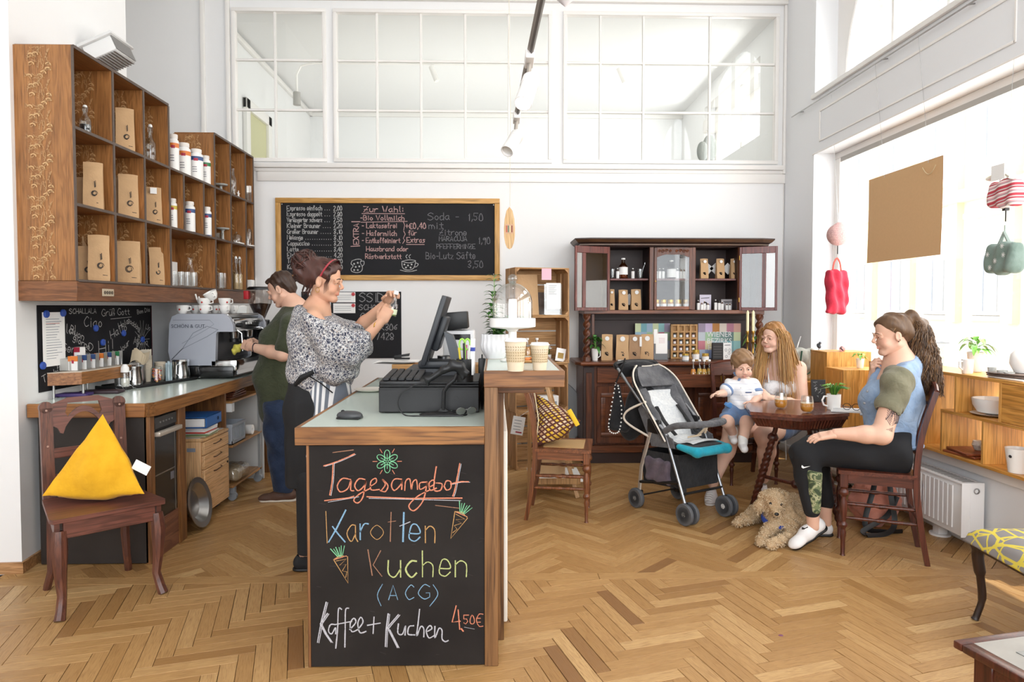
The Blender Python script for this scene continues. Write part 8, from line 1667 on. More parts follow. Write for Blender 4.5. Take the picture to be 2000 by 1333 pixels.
MB().tube(spl([V((-.05,-.10,.54)),V((0,-.16,.56)),V((.03,-.12,.55)),V((.06,-.16,.60)),V((.02,-.19,.58))],5),.012,6,flat=.5).build('harness_strap',mat('harness_beige','c9b59a',.8),t)
for sx in(-1,1):MB().tube(spl([V((sx*.10,.15,.72)),V((sx*.11,.06,.63)),V((sx*.10,-.04,.55))],5),.016,6,flat=.4).build('shoulder_strap',M_sk,t)
s_=SDF(.008);s_.cap((-.14,.47,.93),(.14,.47,.93),.03,.03,.03).ell((0,.46,.97),(.18,.05,.05),k=.03);s_.build('folded_hood',M_sk,t)
MB().tube(spl([V((-.19,.16,.76)),V((-.24,.30,.68)),V((-.23,.32,.60)),V((-.19,.12,.52))],5),.008,6).build('canopy_hoop',M_crm,t)
s_=SDF(.009);s_.ell((-.02,.36,.68),(.17,.09,.19),k=.05).ell((-.12,.40,.56),(.09,.07,.12),k=.04);s_.build('rear_bag',M_sk,t)
bk=MB();a=[(-.17,-.17,.22),(.17,-.17,.22),(.17,.20,.19),(-.17,.20,.19)];b=[(-.18,-.15,.44),(.18,-.15,.44),(.185,.20,.42),(-.185,.20,.42)]
bk.add(a+b,[(0,1,2,3),(0,4,5,1),(1,5,6,2),(2,6,7,3),(3,7,4,0)]);bk.add([tuple(x*.98 for x in p)for p in a+b],[(3,2,1,0),(1,5,4,0),(2,6,5,1),(3,7,6,2),(0,4,7,3)]);bk.build('basket',M_sk,t)
t2=thing('nappy_bag','purple-grey bag stuffed in the stroller basket','bag',(1.30,4.66,0),R(30));s_=SDF(.008);s_.box((-.155,.05,.30),(.045,.12,.085),.03,.02);s_.post=lambda G,ax:G+.006*np.sin(ax[1][None,:,None]*60+ax[2][None,None,:]*40);s_.build('bag_body',fabric('purple_grey','6a5f69','554b55',fold=.5),t2)
t2=thing('hanging_pouch','black triangular pouch with dotted trim hanging from the stroller handle','bag',(0,0,0));A=P(1205,760,4.9);q=[P(1203,748,4.9),P(1188,838,4.88),P(1225,842,4.88),P(1228,800,4.88)]
t2.location=q[0];q=[p-q[0]for p in q];s_=SDF(.006);s_.cap(q[0]+V((.01,0,-.03)),q[1]+V((.04,0,.03)),.015,.035,.03).cap(q[0]+V((.01,0,-.03)),q[2]+V((-.02,0,.03)),.015,.035,.03).cap(q[1]+V((.04,0,.03)),q[2]+V((-.02,0,.03)),.035,.035,.03);s_.build('pouch_body',M_sk,t2)
ln_=[q[0],q[0].lerp(q[1],.5)+V((-.01,-.03,0)),q[1]+V((.0,-.03,0)),q[1].lerp(q[2],.5)+V((0,-.04,-.005)),q[1].lerp(q[2],.5)+V((.02,-.04,.15)),q[0]+V((.01,-.03,-.02))]
sp=spl(ln_,12);m=MB()
for p in sp[::2]:m.sph(p,.006,6,4)
o=m.build('dotted_trim',M_lab,t2);o['kind']='stuff';MB().tube([(0,0,0),(.04,-.02,.10),(.06,-.03,.18)],.006,6).build('strap',M_black,t2)
# PEOPLE
def frame(f,up=(0,0,1)):
 f=V(f).normalized();r=f.cross(V(up)).normalized();u=r.cross(f);return Matrix((r,f,u)).transposed()
def skin_mat(name,col):
 m,t,b=base(name,col,.5);b.inputs['Subsurface Weight'].default_value=.06;b.inputs['Subsurface Radius'].default_value=(.02,.008,.004);b.inputs['Specular IOR Level'].default_value=.35
 a=t.new('ShaderNodeAttribute',attribute_name='paint');f=t.noise(t.coord(),9,3);c=lin(col);d=tuple(x*k for x,k in zip(c[:3],(.93,.84,.82)))+(1,)
 t.link(t.mix(1.,t.ramp(f,[(.3,d),(.7,c)]),a.outputs['Color'],'MULTIPLY'),b.inputs['Base Color']);bump(t,b,t.noise(t.coord(),180,2),.06,.002);return m
def hair_mat(name,c1,c2,c3=None):
 m,t,b=base(name,c1,.42);b.inputs['Specular IOR Level'].default_value=.4;g=t.new('ShaderNodeNewGeometry');n=t.noise(t.coord((60,60,6)),1,3);f=t.math('ADD',t.math('MULTIPLY',g.outputs['Random Per Island'],.6),t.math('MULTIPLY',n,.4))
 t.link(t.ramp(f,[(.15,c2),(.5,c1),(.85,c3 or c1)]),b.inputs['Base Color']);bump(t,b,n,.5,.004);MATS[name]=m;return m
class Person:
 def __init__(s,lab,loc,skin,cat='person',name='person'):
  s.o=V(loc);s.t=thing(name,lab,cat,loc);s.skin=skin;s.sd=[];s.paints=[]
 def sdf(s,h):q=SDF(h);s.sd.append(q);return q
 def body(s,name='body',smooth=1):
  vs,fs,n=[],[],0
  for q in s.sd:
   G,lo=q.grid();v,f=nets(G,lo,q.h);v=relax(v,f,smooth);vs.append(v);fs.append(f+n);n+=len(v)
  v=np.concatenate(vs);f=np.concatenate(fs);me=bpy.data.meshes.new(name);w_=v-np.array(s.o)
  me.vertices.add(len(v));me.vertices.foreach_set('co',w_.ravel());me.loops.add(f.size);me.loops.foreach_set('vertex_index',f.ravel().astype(np.int32));me.polygons.add(len(f));me.polygons.foreach_set('loop_start',np.arange(0,f.size,4,dtype=np.int32));me.polygons.foreach_set('use_smooth',np.ones(len(f),bool));me.update(calc_edges=True)
  c=np.ones((len(v),4),np.float32)
  for(p,r,col)in s.paints:
   d=np.sqrt((((v-np.array(p))/np.array(r))**2).sum(1));k=np.clip(1.25-d,0,.5)*2
   for i in range(3):c[:,i]*=1+(col[i]-1)*k
  at=me.color_attributes.new('paint','FLOAT_COLOR','POINT');at.data.foreach_set('color',c.ravel());me.materials.append(s.skin);o=bpy.data.objects.new(name,me);COL.objects.link(o);o.parent=s.t;return o
 def cloth(s,name,q,m,label=None,smooth=1):
  o=q.build(name,m,s.t,smooth=smooth,origin=s.o)
  if label:o['label']=label
  return o
 def mesh(s,name,mb,m,label=None,kind=None,parent=None):return mb.build(name,m,parent or s.t,label=label,kind=kind)
 def L(s,p):return V(p)-s.o
def head(s,q,C,M,k=1.,kid=False,smile=False,female=True):
 """sculpt a head around C (between the ears), M columns = right, forward, up"""
 W=lambda x,y,z:C+M@V((x*k,y*k,z*k));E=lambda c,r,kk=.012,op='u':q.ell(W(*c),tuple(a*k for a in r),kk*k,op,M)
 E((0,-.012,.042),(.073,.094,.082),.02)
 if kid:E((0,.03,-.032),(.062,.058,.060),.03);E((0,.052,-.072),(.022,.018,.016));
 else:E((0,.022,-.035),(.056,.058,.075),.03);E((0,.062,-.096),(.020,.017,.018),.02)
 for x in(-1,1):
  E((x*.036,.052 if not kid else .058,-.042),(.028,.024,.026)if not kid else(.034,.026,.030),.02)
  if not kid:q.cap(W(x*.058,-.008,-.05),W(x*.022,.058,-.098),.016*k,.014*k,.02)
  E((x*.031,.094,.004),(.019,.012,.011),.010,'s')
  E((x*.031,.074,.004),(.016,.013,.0115),.004)
  q.cap(W(x*.014,.090,.020),W(x*.050,.076,.018),(.004 if kid else .0065)*k,(.004 if kid else .006)*k,.012)
  q.cap(W(x*.019,.0865,.0105),W(x*.044,.078,.0095),(.0012 if kid else .0024)*k,(.0012 if kid else .0022)*k,.003)
  E((x*.076,-.010,-.004),(.007,.019,.032),.006);E((x*.083,-.006,-.0),(.006,.010,.018),.004,'s')
  E((x*.010,.098,-.030),(.007,.008,.0065),.006)
 if kid:q.cap(W(0,.088,.004),W(0,.098,-.026),.008*k,.0105*k,.012)
 else:q.cap(W(0,.086,.012),W(0,.106,-.022),.007*k,.0095*k,.010)
 w_=.020 if not smile else .028;cu=.004 if not smile else-.005
 for z,r,y in((-.0575,.0036,.0848),(-.0670,.0046,.0838)):q.cap(W(-w_,y-.012,z-cu*-.6 if not smile else z+.004),W(0,y,z),.0028*k,r*k,.006).cap(W(0,y,z),W(w_,y-.012,z-cu*-.6 if not smile else z+.004),r*k,.0028*k,.006)
 q.cap(W(-w_-.002,.080,-.0625+(.006 if smile else 0)),W(0,.0945,-.0628),.0014*k,.002*k,.003,'s').cap(W(0,.0945,-.0628),W(w_+.002,.080,-.0625+(.006 if smile else 0)),.002*k,.0014*k,.003,'s')
 s.paints.append((W(0,.088,-.063),(w_*k*1.2,)*2+(.012*k,),(.90,.66,.66)))
 for x in(-1,1):s.paints.append((W(x*.042,.066,-.034),(.026*k,)*3,(1.,.92,.91)))
 s.paints.append((W(0,.106,-.026),(.013*k,)*3,(1.,.92,.91)))
 me=MB()
 for x in(-1,1):
  e=MB().sph(s.L(W(x*.031,.0738+(.0022 if kid else 0),.0035)),(.0126 if kid else .0122)*k,14,10);o=s.mesh('eye',e,mat('eye_white','e9e4e0',.2));ax=M@V((0,1,0))
  MB().lathe([(0,.0015*k),(.0056*k,.0008*k),(.006*k,0)],12,s.L(W(x*.031,.0738+(.0022 if kid else 0),.002))+ax*(.0123 if kid else .0118)*k,ax).build('iris',mat('iris_brown','4a3426',.15),o)
 return W
def brows(s,W,k,m,th=.0030):
 for x in(-1,1):
  b=MB();pts=[s.L(W(x*(.013+.037*u),.0955-.017*u*u,.0235+.005*math.sin(PI*min(1,u*1.2))-.004*u))for u in[i/6 for i in range(7)]];b.tube(pts,[th*k*a for a in(.7,1,1,.9,.8,.6,.3)],6);s.mesh('eyebrow',b,m)
  l=MB();l.tube([s.L(W(x*(.018+.027*u),.0885-.010*u*u,.0125-.003*abs(u-.45)))for u in[i/5 for i in range(6)]],.0011*k,5);s.mesh('eyelashes',l,mat('lash','2a1c16',.6))
def hand(q,Wr,d,pn,th=1,sc=1.,curl=(.5,.5,.4),spread=.10,thumb=.5,grip=0):
 """five separate fingers; d wrist->knuckles, pn palm normal, th = side of the thumb"""
 d=V(d).normalized();pn=V(pn);pn=(pn-d*pn.dot(d)).normalized();sd_=d.cross(pn)*th;M=Matrix((sd_,d,pn)).transposed()
 q.box(Wr+d*.046*sc,(.036*sc,.046*sc,.0135*sc),.012*sc,.008,'u',M);q.cap(Wr-d*.02*sc,Wr+d*.02*sc,.024*sc,.025*sc,.012,'u');q.ell(Wr+d*.03*sc+sd_*.022*sc+pn*.008*sc,(.018*sc,.028*sc,.014*sc),.008,'u',M)
 for i,(o,L_)in enumerate(((.028,.066),(.0095,.075),(-.0095,.069),(-.027,.053))):
  base_=Wr+d*(.086-.004*abs(i-1))*sc+sd_*o*sc;a=0;dd=(d+sd_*(o*spread*25)*.1).normalized();p=base_
  for j,(f_,c_)in enumerate(zip((.46,.30,.24),curl)):
   a+=c_*(1+.06*i);v=dd*math.cos(a)+pn*math.sin(a);p2=p+v*L_*f_*sc;q.cap(p,p2,(.0092-.0008*j)*sc,(.0086-.0009*j)*sc,.0035);p=p2
 b0=Wr+d*.018*sc+sd_*.026*sc+pn*.006*sc;d1=(d*.65+sd_*(.75-thumb*.5)+pn*(.15+thumb*.5)).normalized();p1=b0+d1*.040*sc;d2=(d*.85+sd_*(.45-thumb*.9)+pn*(.15+thumb*.5)).normalized();p2=p1+d2*.030*sc;p3=p2+(d2-sd_*.25*thumb).normalized()*.024*sc
 q.cap(b0,p1,.0125*sc,.0108*sc,.008).cap(p1,p2,.0105*sc,.0098*sc,.004).cap(p2,p3,.0098*sc,.0082*sc,.004)
def strands(m,root,dirs,n,L,r,gen):
 for i in range(n):m.tube(*gen(i))
def shoe(s,heel,toe,m,sole,h=.07,w_=.038,up=None,lab=None,high=False):
 heel,toe=V(heel),V(toe);d=(toe-heel);L=d.length;d.normalize();u=V(up)if up else V((0,0,1));u=(u-d*u.dot(d)).normalized();sd_=d.cross(u);M=Matrix((sd_,d,u)).transposed();q=SDF(.0045)
 q.cap(heel+d*.04+u*.04,heel+d*L*.5+u*.040,.038,.038,.02).cap(heel+d*L*.5+u*.036,toe-d*.045+u*.026,.038,.028,.03).ell(toe-d*.05+u*.024,(w_,.055,.026),.02,'u',M).cap(heel+d*.05+u*.05,heel+d*.055+u*h,.036,.034,.02)
 q.half(heel+u*.012,-u,.004);q.cap(heel+d*.055+u*(h-.005),heel+d*.055+u*(h+.06),.028,.03,.005,'s')
 o=s.cloth('shoe',q,m,lab);z=SDF(.004);z.cap(heel+d*.035+u*.006,heel+d*L*.5+u*.006,.037,.036,.01).cap(heel+d*L*.5+u*.006,toe-d*.04+u*.007,.036,.036,.02).half(heel+u*.016,u).half(heel+u*.0,-u)
 oo=z.build('sole',sole,s.t,origin=s.o);oo.parent=o
 la=MB()
 for k in range(4):c=heel+d*(.115+.026*k)+u*(.076-.008*k);la.tube([s.L(c-sd_*.022),s.L(c+u*.006),s.L(c+sd_*.022)],.003,5)
 s.mesh('laces',la,M_lab if 'white' in(lab or '')or True else sole,None,None,o)
def wav(a,f,b=0.,g=0.):
 return lambda G,ax:G+a*np.sin(ax[0][:,None,None]*f+ax[2][None,None,:]*b+ax[1][None,:,None]*g)+a*.6*np.sin(ax[2][None,None,:]*f*.8-ax[1][None,:,None]*f*.5+ax[0][:,None,None]*f*.4)
M_sk1=skin_mat('skin_light','dfb7a0');M_sk2=skin_mat('skin_tan','d3a68a');M_sk3=skin_mat('skin_pale','e5c0ab')
# barista woman
s=Person('woman in patterned blouse and striped apron opening a small bottle at the bar',(-.95,3.78,0),M_sk2);Yw=3.76
C=P(636,551,Yw);M=frame((1,-.16,-.12));q=s.sdf(.003);W=head(s,q,C,M,.93)
nb=P(618,608,Yw+.01);q.cap(W(0,-.025,-.07),nb,.050,.056,.03)
q=s.sdf(.005);chest=P(622,655,Yw);pel=P(616,790,Yw);shr,shl=P(612,622,Yw-.17),P(622,620,Yw+.18)
q.cap(W(0,-.025,-.08),nb,.050,.058,.03).cap(nb,chest,.072,.095,.04).cap(shr,nb,.042,.05,.04).cap(shl,nb,.042,.05,.04).cap(chest,pel,.095,.09,.04)
er,wr_=P(688,688,Yw-.20),P(745,628,Yw-.10);el,wl=P(690,650,Yw+.16),P(757,590,Yw+.04)
q.cap(shr,er,.038,.034,.02).cap(er,er.lerp(wr_,.35),.033,.035,.02).cap(er.lerp(wr_,.35),wr_,.036,.024,.02);q.cap(shl,el,.044,.037,.03).cap(el,el.lerp(wl,.35),.036,.035,.02).cap(el.lerp(wl,.35),wl,.035,.023,.02)
for x,hx_ in((-.085,0),(.085,0)):a=pel+V((-.02,x,-.02));q.cap(a,V((a.x,a.y,.50)),.065,.045,.03).cap(V((a.x,a.y,.50)),V((a.x-.02,a.y,.09)),.052,.035,.03)
hq=s.sdf(.0028);hand(hq,wr_,P(757,607,Yw-.08)-wr_,V((.2,1,.35)),1,.92,(.75,.8,.5),.1,.5)
hand(hq,wl,P(767,572,Yw-.01)-wl,V((.35,-.75,-.6)),-1,.92,(.6,.65,.4),.3,.4)
s.body()
brow_b=hair_mat('hair_dark','3a2622','22150f','57332b');brows(s,W,.93,brow_b)
hq=SDF(.005);k=.93
hq.ell(W(0,-.020,.056),(.0785,.100,.0815),.02,'u',M).ell(W(0,-.085,.02),(.066,.045,.065),.03,'u',M).half(W(0,.078,.084),M@V((0,.888,-.46)),.008).ell(W(0,-.135,.095),(.070,.068,.070),.03,'u',M).ell(W(0,-.15,.03),(.05,.045,.05),.03,'u',M);hq.post=wav(.004,90,60,40)
s.cloth('hair',hq,brow_b);random.seed(41);m=MB()
def curls(c,R_,n,r,M=Matrix.Identity(3),ln=1.3):
 for i in range(n):
  a=V((random.gauss(0,1),random.gauss(0,1),random.gauss(0,1))).normalized();b=a.orthogonal().normalized();b=(Matrix.Rotation(random.uniform(0,6.28),3,a)@b);L_=random.uniform(.5,ln);rr=random.uniform(.93,1.10)
  pts=[c+M@(V((x*y for x,y in zip(a*math.cos(t)+b*math.sin(t),R_))))*(rr+.05*math.sin(t*6+i))for t in[L_*k/7 for k in range(8)]]
  m.tube([s.L(p)for p in pts],[r*.5]+[r]*5+[r*.6,r*.1],4)
curls(W(0,-.135,.095),(.070,.068,.070),230,.0042,M);curls(W(0,-.15,.03),(.05,.045,.05),80,.004,M)
for i in range(80):
 a=random.uniform(-1.5,1.5);pts=[s.L(W(.080*math.sin(a)*(1-v*.55),.070-.018*abs(math.sin(a))-.16*v,.050+.082*abs(math.cos(a))**.7*(1-.15*v)+.012*math.sin(PI*v)))for v in(0,.2,.4,.6,.8,1.)];m.tube(pts,.0030,4)
for i in range(26):c=W(random.choice((-1,1))*.066,-.05-.05*random.random(),-.02-.02*random.random());m.tube([s.L(c),s.L(c+V((-.012,0,-.03))),s.L(c+V((-.03*random.random(),0,-.055)))],[.003,.0025,.0006],4)
for i in range(5):c=W(.066,.045-.004*i,.05);m.tube([s.L(c),s.L(W(.076,.056-.004*i,.02)),s.L(W(.077,.046-.005*i,-.01)),s.L(W(.072,.050-.006*i,-.045-.006*i))],[.0022,.002,.0016,.0005],4)
s.mesh('hair_strands',m,brow_b,None,'stuff')
m=MB().tube(spl([s.L(W(x,y,z))for x,y,z in((-.083,.0,.03),(-.080,.02,.075),(-.055,.040,.118),(0,.050,.134),(.055,.040,.118),(.080,.02,.075),(.083,.0,.03))]),.0055,7);s.mesh('hairband',m,mat('band_red','9c2f3a',.4),'thin red hairband')
m=MB().tube([s.L(W(.081+.001*math.cos(a),-.010+.012*math.sin(a),-.050+.014*math.cos(a)))for a in[i*PI/6 for i in range(12)]],.0014,5,True);s.mesh('earring',m,mat('gold','c9a050',.25,1.))
def blouse_mat():
 m,t,b=base('blouse_pattern','d9d6d2',.9);co=t.coord();v=t.new('ShaderNodeTexVoronoi',feature='DISTANCE_TO_EDGE');v.inputs['Scale'].default_value=56;n=t.new('ShaderNodeTexNoise');n.inputs['Scale'].default_value=70;n.inputs['Detail'].default_value=3;n.inputs['Distortion'].default_value=1.5;t.link(co,n.inputs['Vector'])
 vm=t.new('ShaderNodeVectorMath',operation='MULTIPLY_ADD');vm.inputs[1].default_value=(.03,.03,.03);t.link(n.outputs['Color'],vm.inputs[0]);t.link(co,vm.inputs[2]);t.link(vm.outputs[0],v.inputs['Vector'])
 c=t.ramp(n.outputs['Fac'],[(.40,'262a40'),(.47,'46506e'),(.5,'b5b3b2'),(.53,'2c2f42'),(.62,'b9a79a'),(.7,'3a3f58')],'CONSTANT');c=t.mix(t.ramp(v.outputs['Distance'],[(.035,(1,1,1,1)),(.08,(0,0,0,1))]),c,lin('e3e1de'));t.link(c,b.inputs['Base Color']);bump(t,b,t.noise(co,25,3),.3,.01);return m
M_bl=blouse_mat();q=SDF(.006)
q.ell(er+V((0,0,.0)),.066,.05).ell(P(598,665,Yw-.10),(.07,.09,.08),.05);q.cap(chest+V((-.02,0,.07)),P(618,725,Yw),.135,.145,.08).cap(shr+V((-.0,0,-.01)),P(660,662,Yw-.19),.062,.085,.06).cap(P(660,662,Yw-.19),P(712,660,Yw-.17),.085,.072,.06).cap(P(660,665,Yw-.19),P(655,715,Yw-.12),.085,.10,.06).cap(P(700,672,Yw-.17),P(680,715,Yw-.10),.06,.06,.05)
q.cap(shl,P(665,640,Yw+.17),.062,.08,.06).cap(P(665,640,Yw+.17),P(705,628,Yw+.14),.08,.06,.05).cap(P(665,640,Yw+.17),P(655,700,Yw+.10),.08,.09,.06).cap(P(618,725,Yw),P(632,748,Yw),.15,.12,.06).cap(P(650,725,Yw-.05),P(672,742,Yw-.02),.07,.05,.05).ell(P(650,655,Yw),(.09,.10,.09),.06)
q.half(nb+V((.02,0,-.012)),V((.35,0,1)),.02).half(P(722,650,Yw-.17),V((1,0,.1)),.01);q.post=wav(.006,45,18,12)
s.cloth('blouse',q,M_bl)
q=SDF(.006);q.cap(P(612,735,Yw),P(612,800,Yw),.128,.15,.05).cap(P(612,800,Yw),V((P(612,800,Yw).x,Yw,.42)),.15,.15,.05).half(V((0,0,.45)),(0,0,-1)).half(P(612,722,Yw),(0,0,1));q.post=wav(.003,40,10);s.cloth('black_trousers',q,mat('cloth_black','1a1a1c',.85,bmp=.1,bs=60))
for dy in(-.09,.09):
 q=SDF(.006);a=V((pel.x-.005,Yw+dy,.50));q.cap(a,V((a.x-.02,a.y,.10)),.078,.055,.03).half(V((0,0,.09)),(0,0,-1));s.cloth('trouser_leg',q,MATS['cloth_black']);shoe(s,V((a.x-.10,a.y,0)),V((a.x+.14,a.y,0)),MATS['cloth_black'],M_black)
def stripes2():
 m,t,b=base('apron_stripes','dcdcdc',.9);sp=t.new('ShaderNodeSeparateXYZ');t.link(t.coord(),sp.inputs[0]);f=t.math('FRACT',t.math('MULTIPLY',t.math('SUBTRACT',sp.outputs[0],t.math('MULTIPLY',sp.outputs[1],.8)),34.));t.link(t.ramp(f,[(0,'e6e6e6'),(.5,'6d747f')],'CONSTANT'),b.inputs['Base Color']);return m
q=SDF(.005);c=P(640,780,Yw-.03);q.cap(P(636,745,Yw-.01),V((P(640,790,Yw).x,Yw-.02,.6)),.135,.155,.05).half(P(628,760,Yw),V((-1,.25,.55)),.004).half(V((0,0,.62)),(0,0,-1));s.cloth('apron',q,stripes2(),'grey and white striped apron')
m=MB().tube(spl([s.L(P(577,748,Yw-.10)),s.L(P(598,738,Yw-.16)),s.L(P(625,728,Yw-.15)),s.L(P(648,752,Yw-.16)),s.L(P(668,775,Yw-.13))]),[.010]*24+[.006]*20,6,flat=.4)if 0 else MB().tube([s.L(P(577,752,Yw-.12)),s.L(P(590,738,Yw-.165)),s.L(P(612,727,Yw-.17))],[.012,.018,.012],6).tube([s.L(P(600,733,Yw-.17)),s.L(P(625,748,Yw-.175)),s.L(P(650,768,Yw-.165))],.007,6,flat=.5)
s.mesh('apron_ties',m,mat('cloth_black','1a1a1c'))
m=MB()
for dd in(0,.008):m.tube([s.L(er.lerp(wr_,.80+dd*3))+V((0,.029*math.cos(a),.029*math.sin(a)))+(wr_-er).normalized()*.01*math.cos(a)for a in[i*PI/7 for i in range(14)]],.002,5,True)
s.mesh('bracelet',m,mat('gold','c9a050',.25,1.))
A=P(764,618,Yw-.06);t=thing('sample_bottle','small clear bottle of green liquid held up by the woman at the bar','bottle',A,(R(-2),R(12),0));MB().open_lathe([(0,0),(.024,0),(.026,.005),(.026,.055),(.013,.085),(.0105,.12),(.013,.125)],20).build('bottle_glass',M_gl2,t);MB().lathe([(0,.004),(.023,.006),(.023,.025),(0,.025)],16).build('liquid',mat('green_liquid','c3d67a',.2),t);MB().open_lathe([(.0265,.012),(.0265,.04)],20).build('bottle_label',mat('label_green','e6ebc9',.5),t);MB().lathe([(0,.12),(.0135,.12),(.0135,.14),(0,.142)],14).build('bottle_cap',M_white,t)
# man
s=Person('man in dark olive t-shirt and jeans working at the espresso machine',(-1.55,5.1,0),M_sk1);Ym=5.10
C=P(549,567,Ym);M=frame((-1,.10,-.42));q=s.sdf(.0035);W=head(s,q,C,M,1.0,female=False);nb=P(578,606,Ym);q.cap(W(0,-.03,-.06),nb,.058,.062,.03)
q=s.sdf(.0055);chest=P(560,665,Ym);pel=P(553,775,Ym);shL_,shR_=P(574,634,Ym-.19),P(566,632,Ym+.19)
q.cap(W(0,-.03,-.07),nb,.058,.065,.03).cap(nb,chest,.09,.14,.06).cap(shL_,nb,.055,.06,.05).cap(shR_,nb,.055,.06,.05).cap(chest,pel,.15,.145,.08)
eL,wL=P(552,693,Ym-.24),P(490,678,Ym-.12);eR,wR=P(535,705,Ym+.22),P(508,676,Ym+.06)
q.cap(shL_,eL,.056,.048,.03).cap(eL,eL.lerp(wL,.35),.047,.047,.02).cap(eL.lerp(wL,.35),wL,.046,.028,.02).cap(shR_,eR,.056,.046,.03).cap(eR,wR,.046,.027,.02)
for dy in(-.09,.09):a=pel+V((0,dy,-.04));q.cap(a,V((a.x-.01,a.y,.5)),.075,.055,.03).cap(V((a.x-.01,a.y,.5)),V((a.x+.03,a.y,.09)),.06,.045,.03)
hq=s.sdf(.003);hand(hq,wL,P(468,671,Ym-.06)-wL,V((.1,.9,-.2)),-1,1.0,(.8,.9,.6),.1,.7);hand(hq,wR,P(487,664,Ym)-wR,V((-.2,-.8,-.4)),1,1.0,(.6,.7,.5),.1,.6);s.body()
hm=hair_mat('hair_brown','4a352a','2e2019','5d4435');brows(s,W,1.,hm,.0036);hq=SDF(.005);hq.ell(W(0,-.028,.058),(.079,.094,.080),.02,'u',M).ell(W(0,-.075,.0),(.068,.040,.065),.03,'u',M).cap(W(-.040,.055,.088),W(.040,.055,.088),.018,.018,.02).cap(W(-.07,.0,.03),W(-.072,.01,.0),.012,.008,.015).cap(W(.07,.0,.03),W(.072,.01,.0),.012,.008,.015)
hq.half(W(0,.086,.082),M@V((0,.84,-.54)),.008);hq.ell(W(0,.125,.0),(.07,.05,.075),.006,'s',M).ell(W(-.082,-.008,-.01),(.02,.025,.032),.006,'s',M).ell(W(.082,-.008,-.01),(.02,.025,.032),.006,'s',M);hq.post=wav(.002,140,90,60);s.cloth('hair',hq,hm)
M_ol=fabric('olive_shirt','4a4f3b','3f4432',fold=.5,bmp=.3);q=SDF(.0065)
q.cap(nb+V((.01,0,-.015)),chest,.10,.165,.06).cap(chest,P(548,735,Ym),.168,.175,.08).cap(P(548,735,Ym),P(552,800,Ym),.172,.165,.06).cap(shL_,nb,.07,.07,.05).cap(shR_,nb,.07,.07,.05).cap(shL_,shL_.lerp(eL,.72),.078,.082,.04).cap(shR_,shR_.lerp(eR,.72),.078,.08,.04).ell(P(530,725,Ym),(.09,.14,.12),.06)
q.half(shL_.lerp(eL,.66),(eL-shL_))if 0 else None
q.cap(W(0,-.03,-.07),nb+V((0,0,.02)),.066,.069,.008,'s').half(V((0,0,P(550,790,Ym).z)),V((.12,0,-1)),.006).half(nb+V((0,0,.035)),(0,0,1),.01);q.post=wav(.007,26,14,9);s.cloth('t_shirt',q,M_ol)
M_jn=fabric('jeans_dark','2f3c55','243047',fold=.4,bmp=.3)
q=SDF(.0065);q.cap(P(552,765,Ym),P(552,800,Ym),.155,.15,.05)
for dy in(-.10,.08):a=P(552,800,Ym)+V((0,dy,0));q.cap(a,V((a.x-.01,a.y,.48)),.112,.088,.03).cap(V((a.x-.01,a.y,.48)),V((a.x+.03,a.y,.075)),.088,.072,.03)
q.half(V((0,0,.075)),(0,0,-1));q.post=wav(.005,40,30,10);s.cloth('jeans',q,M_jn)
mb_=mat('shoe_brown','5a4034',.7,bmp=.15,bs=80);ft=P(552,972,4.99)
shoe(s,V((ft.x+.10,Ym-.10,0)),V((ft.x-.17,Ym-.12,0)),mb_,mat('sole_cream','d8cfc2',.6));shoe(s,V((ft.x+.16,Ym+.08,0)),V((ft.x-.11,Ym+.09,0)),mb_,MATS['sole_cream'])
m=MB().tube([s.L(eL.lerp(wL,.86))+V((.008*math.cos(a),.034*math.cos(a),.034*math.sin(a)))for a in[i*PI/7 for i in range(14)]],.004,6,True);s.mesh('wristband',m,mat('band_dark','2b1d2a',.6))
A=P(463,676,Ym-.05);t=thing('cleaning_cloth','yellow cleaning cloth in the man\'s hand at the machine','cloth',A);q=SDF(.005);q.ell((0.01,0,-.01),(.034,.035,.028),.02).ell((-.01,-.01,-.035),(.022,.02,.03),.02);q.post=wav(.005,110,80,60);q.build('cloth',mat('cloth_yellow','c6bd55',.9),t)
# blonde woman
s=Person('smiling woman with long blonde hair seated at the table, holding the toddler',(2.05,5.4,0),M_sk3);Yb=5.25
C=P(1509,661,Yb);M=frame((-.82,-.57,-.02),(.05,0,1));q=s.sdf(.003);W=head(s,q,C,M,.95,smile=True);nb=P(1522,712,Yb+.06);q.cap(W(0,-.02,-.07),nb,.047,.052,.03)
q=s.sdf(.005);chest=P(1520,752,Yb+.05);pel=P(1520,822,Yb+.12);shr,shl=P(1484,722,Yb+.05),P(1560,720,Yb+.03)
q.cap(W(0,-.02,-.08),nb,.047,.055,.03).cap(nb,chest,.07,.105,.05).cap(shr,nb,.042,.05,.05).cap(shl,nb,.046,.05,.05).cap(chest,pel,.105,.13,.05).ell(P(1502,758,Yb-.05),(.055,.055,.055),.03).ell(P(1534,760,Yb-.05),(.055,.055,.055),.03)
el,wl=P(1566,795,Yb-.10),P(1502,778,Yb-.36);er,wr_=P(1450,790,Yb-.10),P(1430,800,Yb-.30)
q.cap(shl,el,.056,.050,.03).cap(el,el.lerp(wl,.4),.048,.042,.02).cap(el.lerp(wl,.4),wl,.042,.026,.02).cap(shr,er,.050,.042,.03).cap(er,wr_,.040,.027,.02)
kr,ar=P(1432,845,4.82),P(1392,945,4.86);kl,al=P(1500,855,4.80),P(1492,935,4.98)
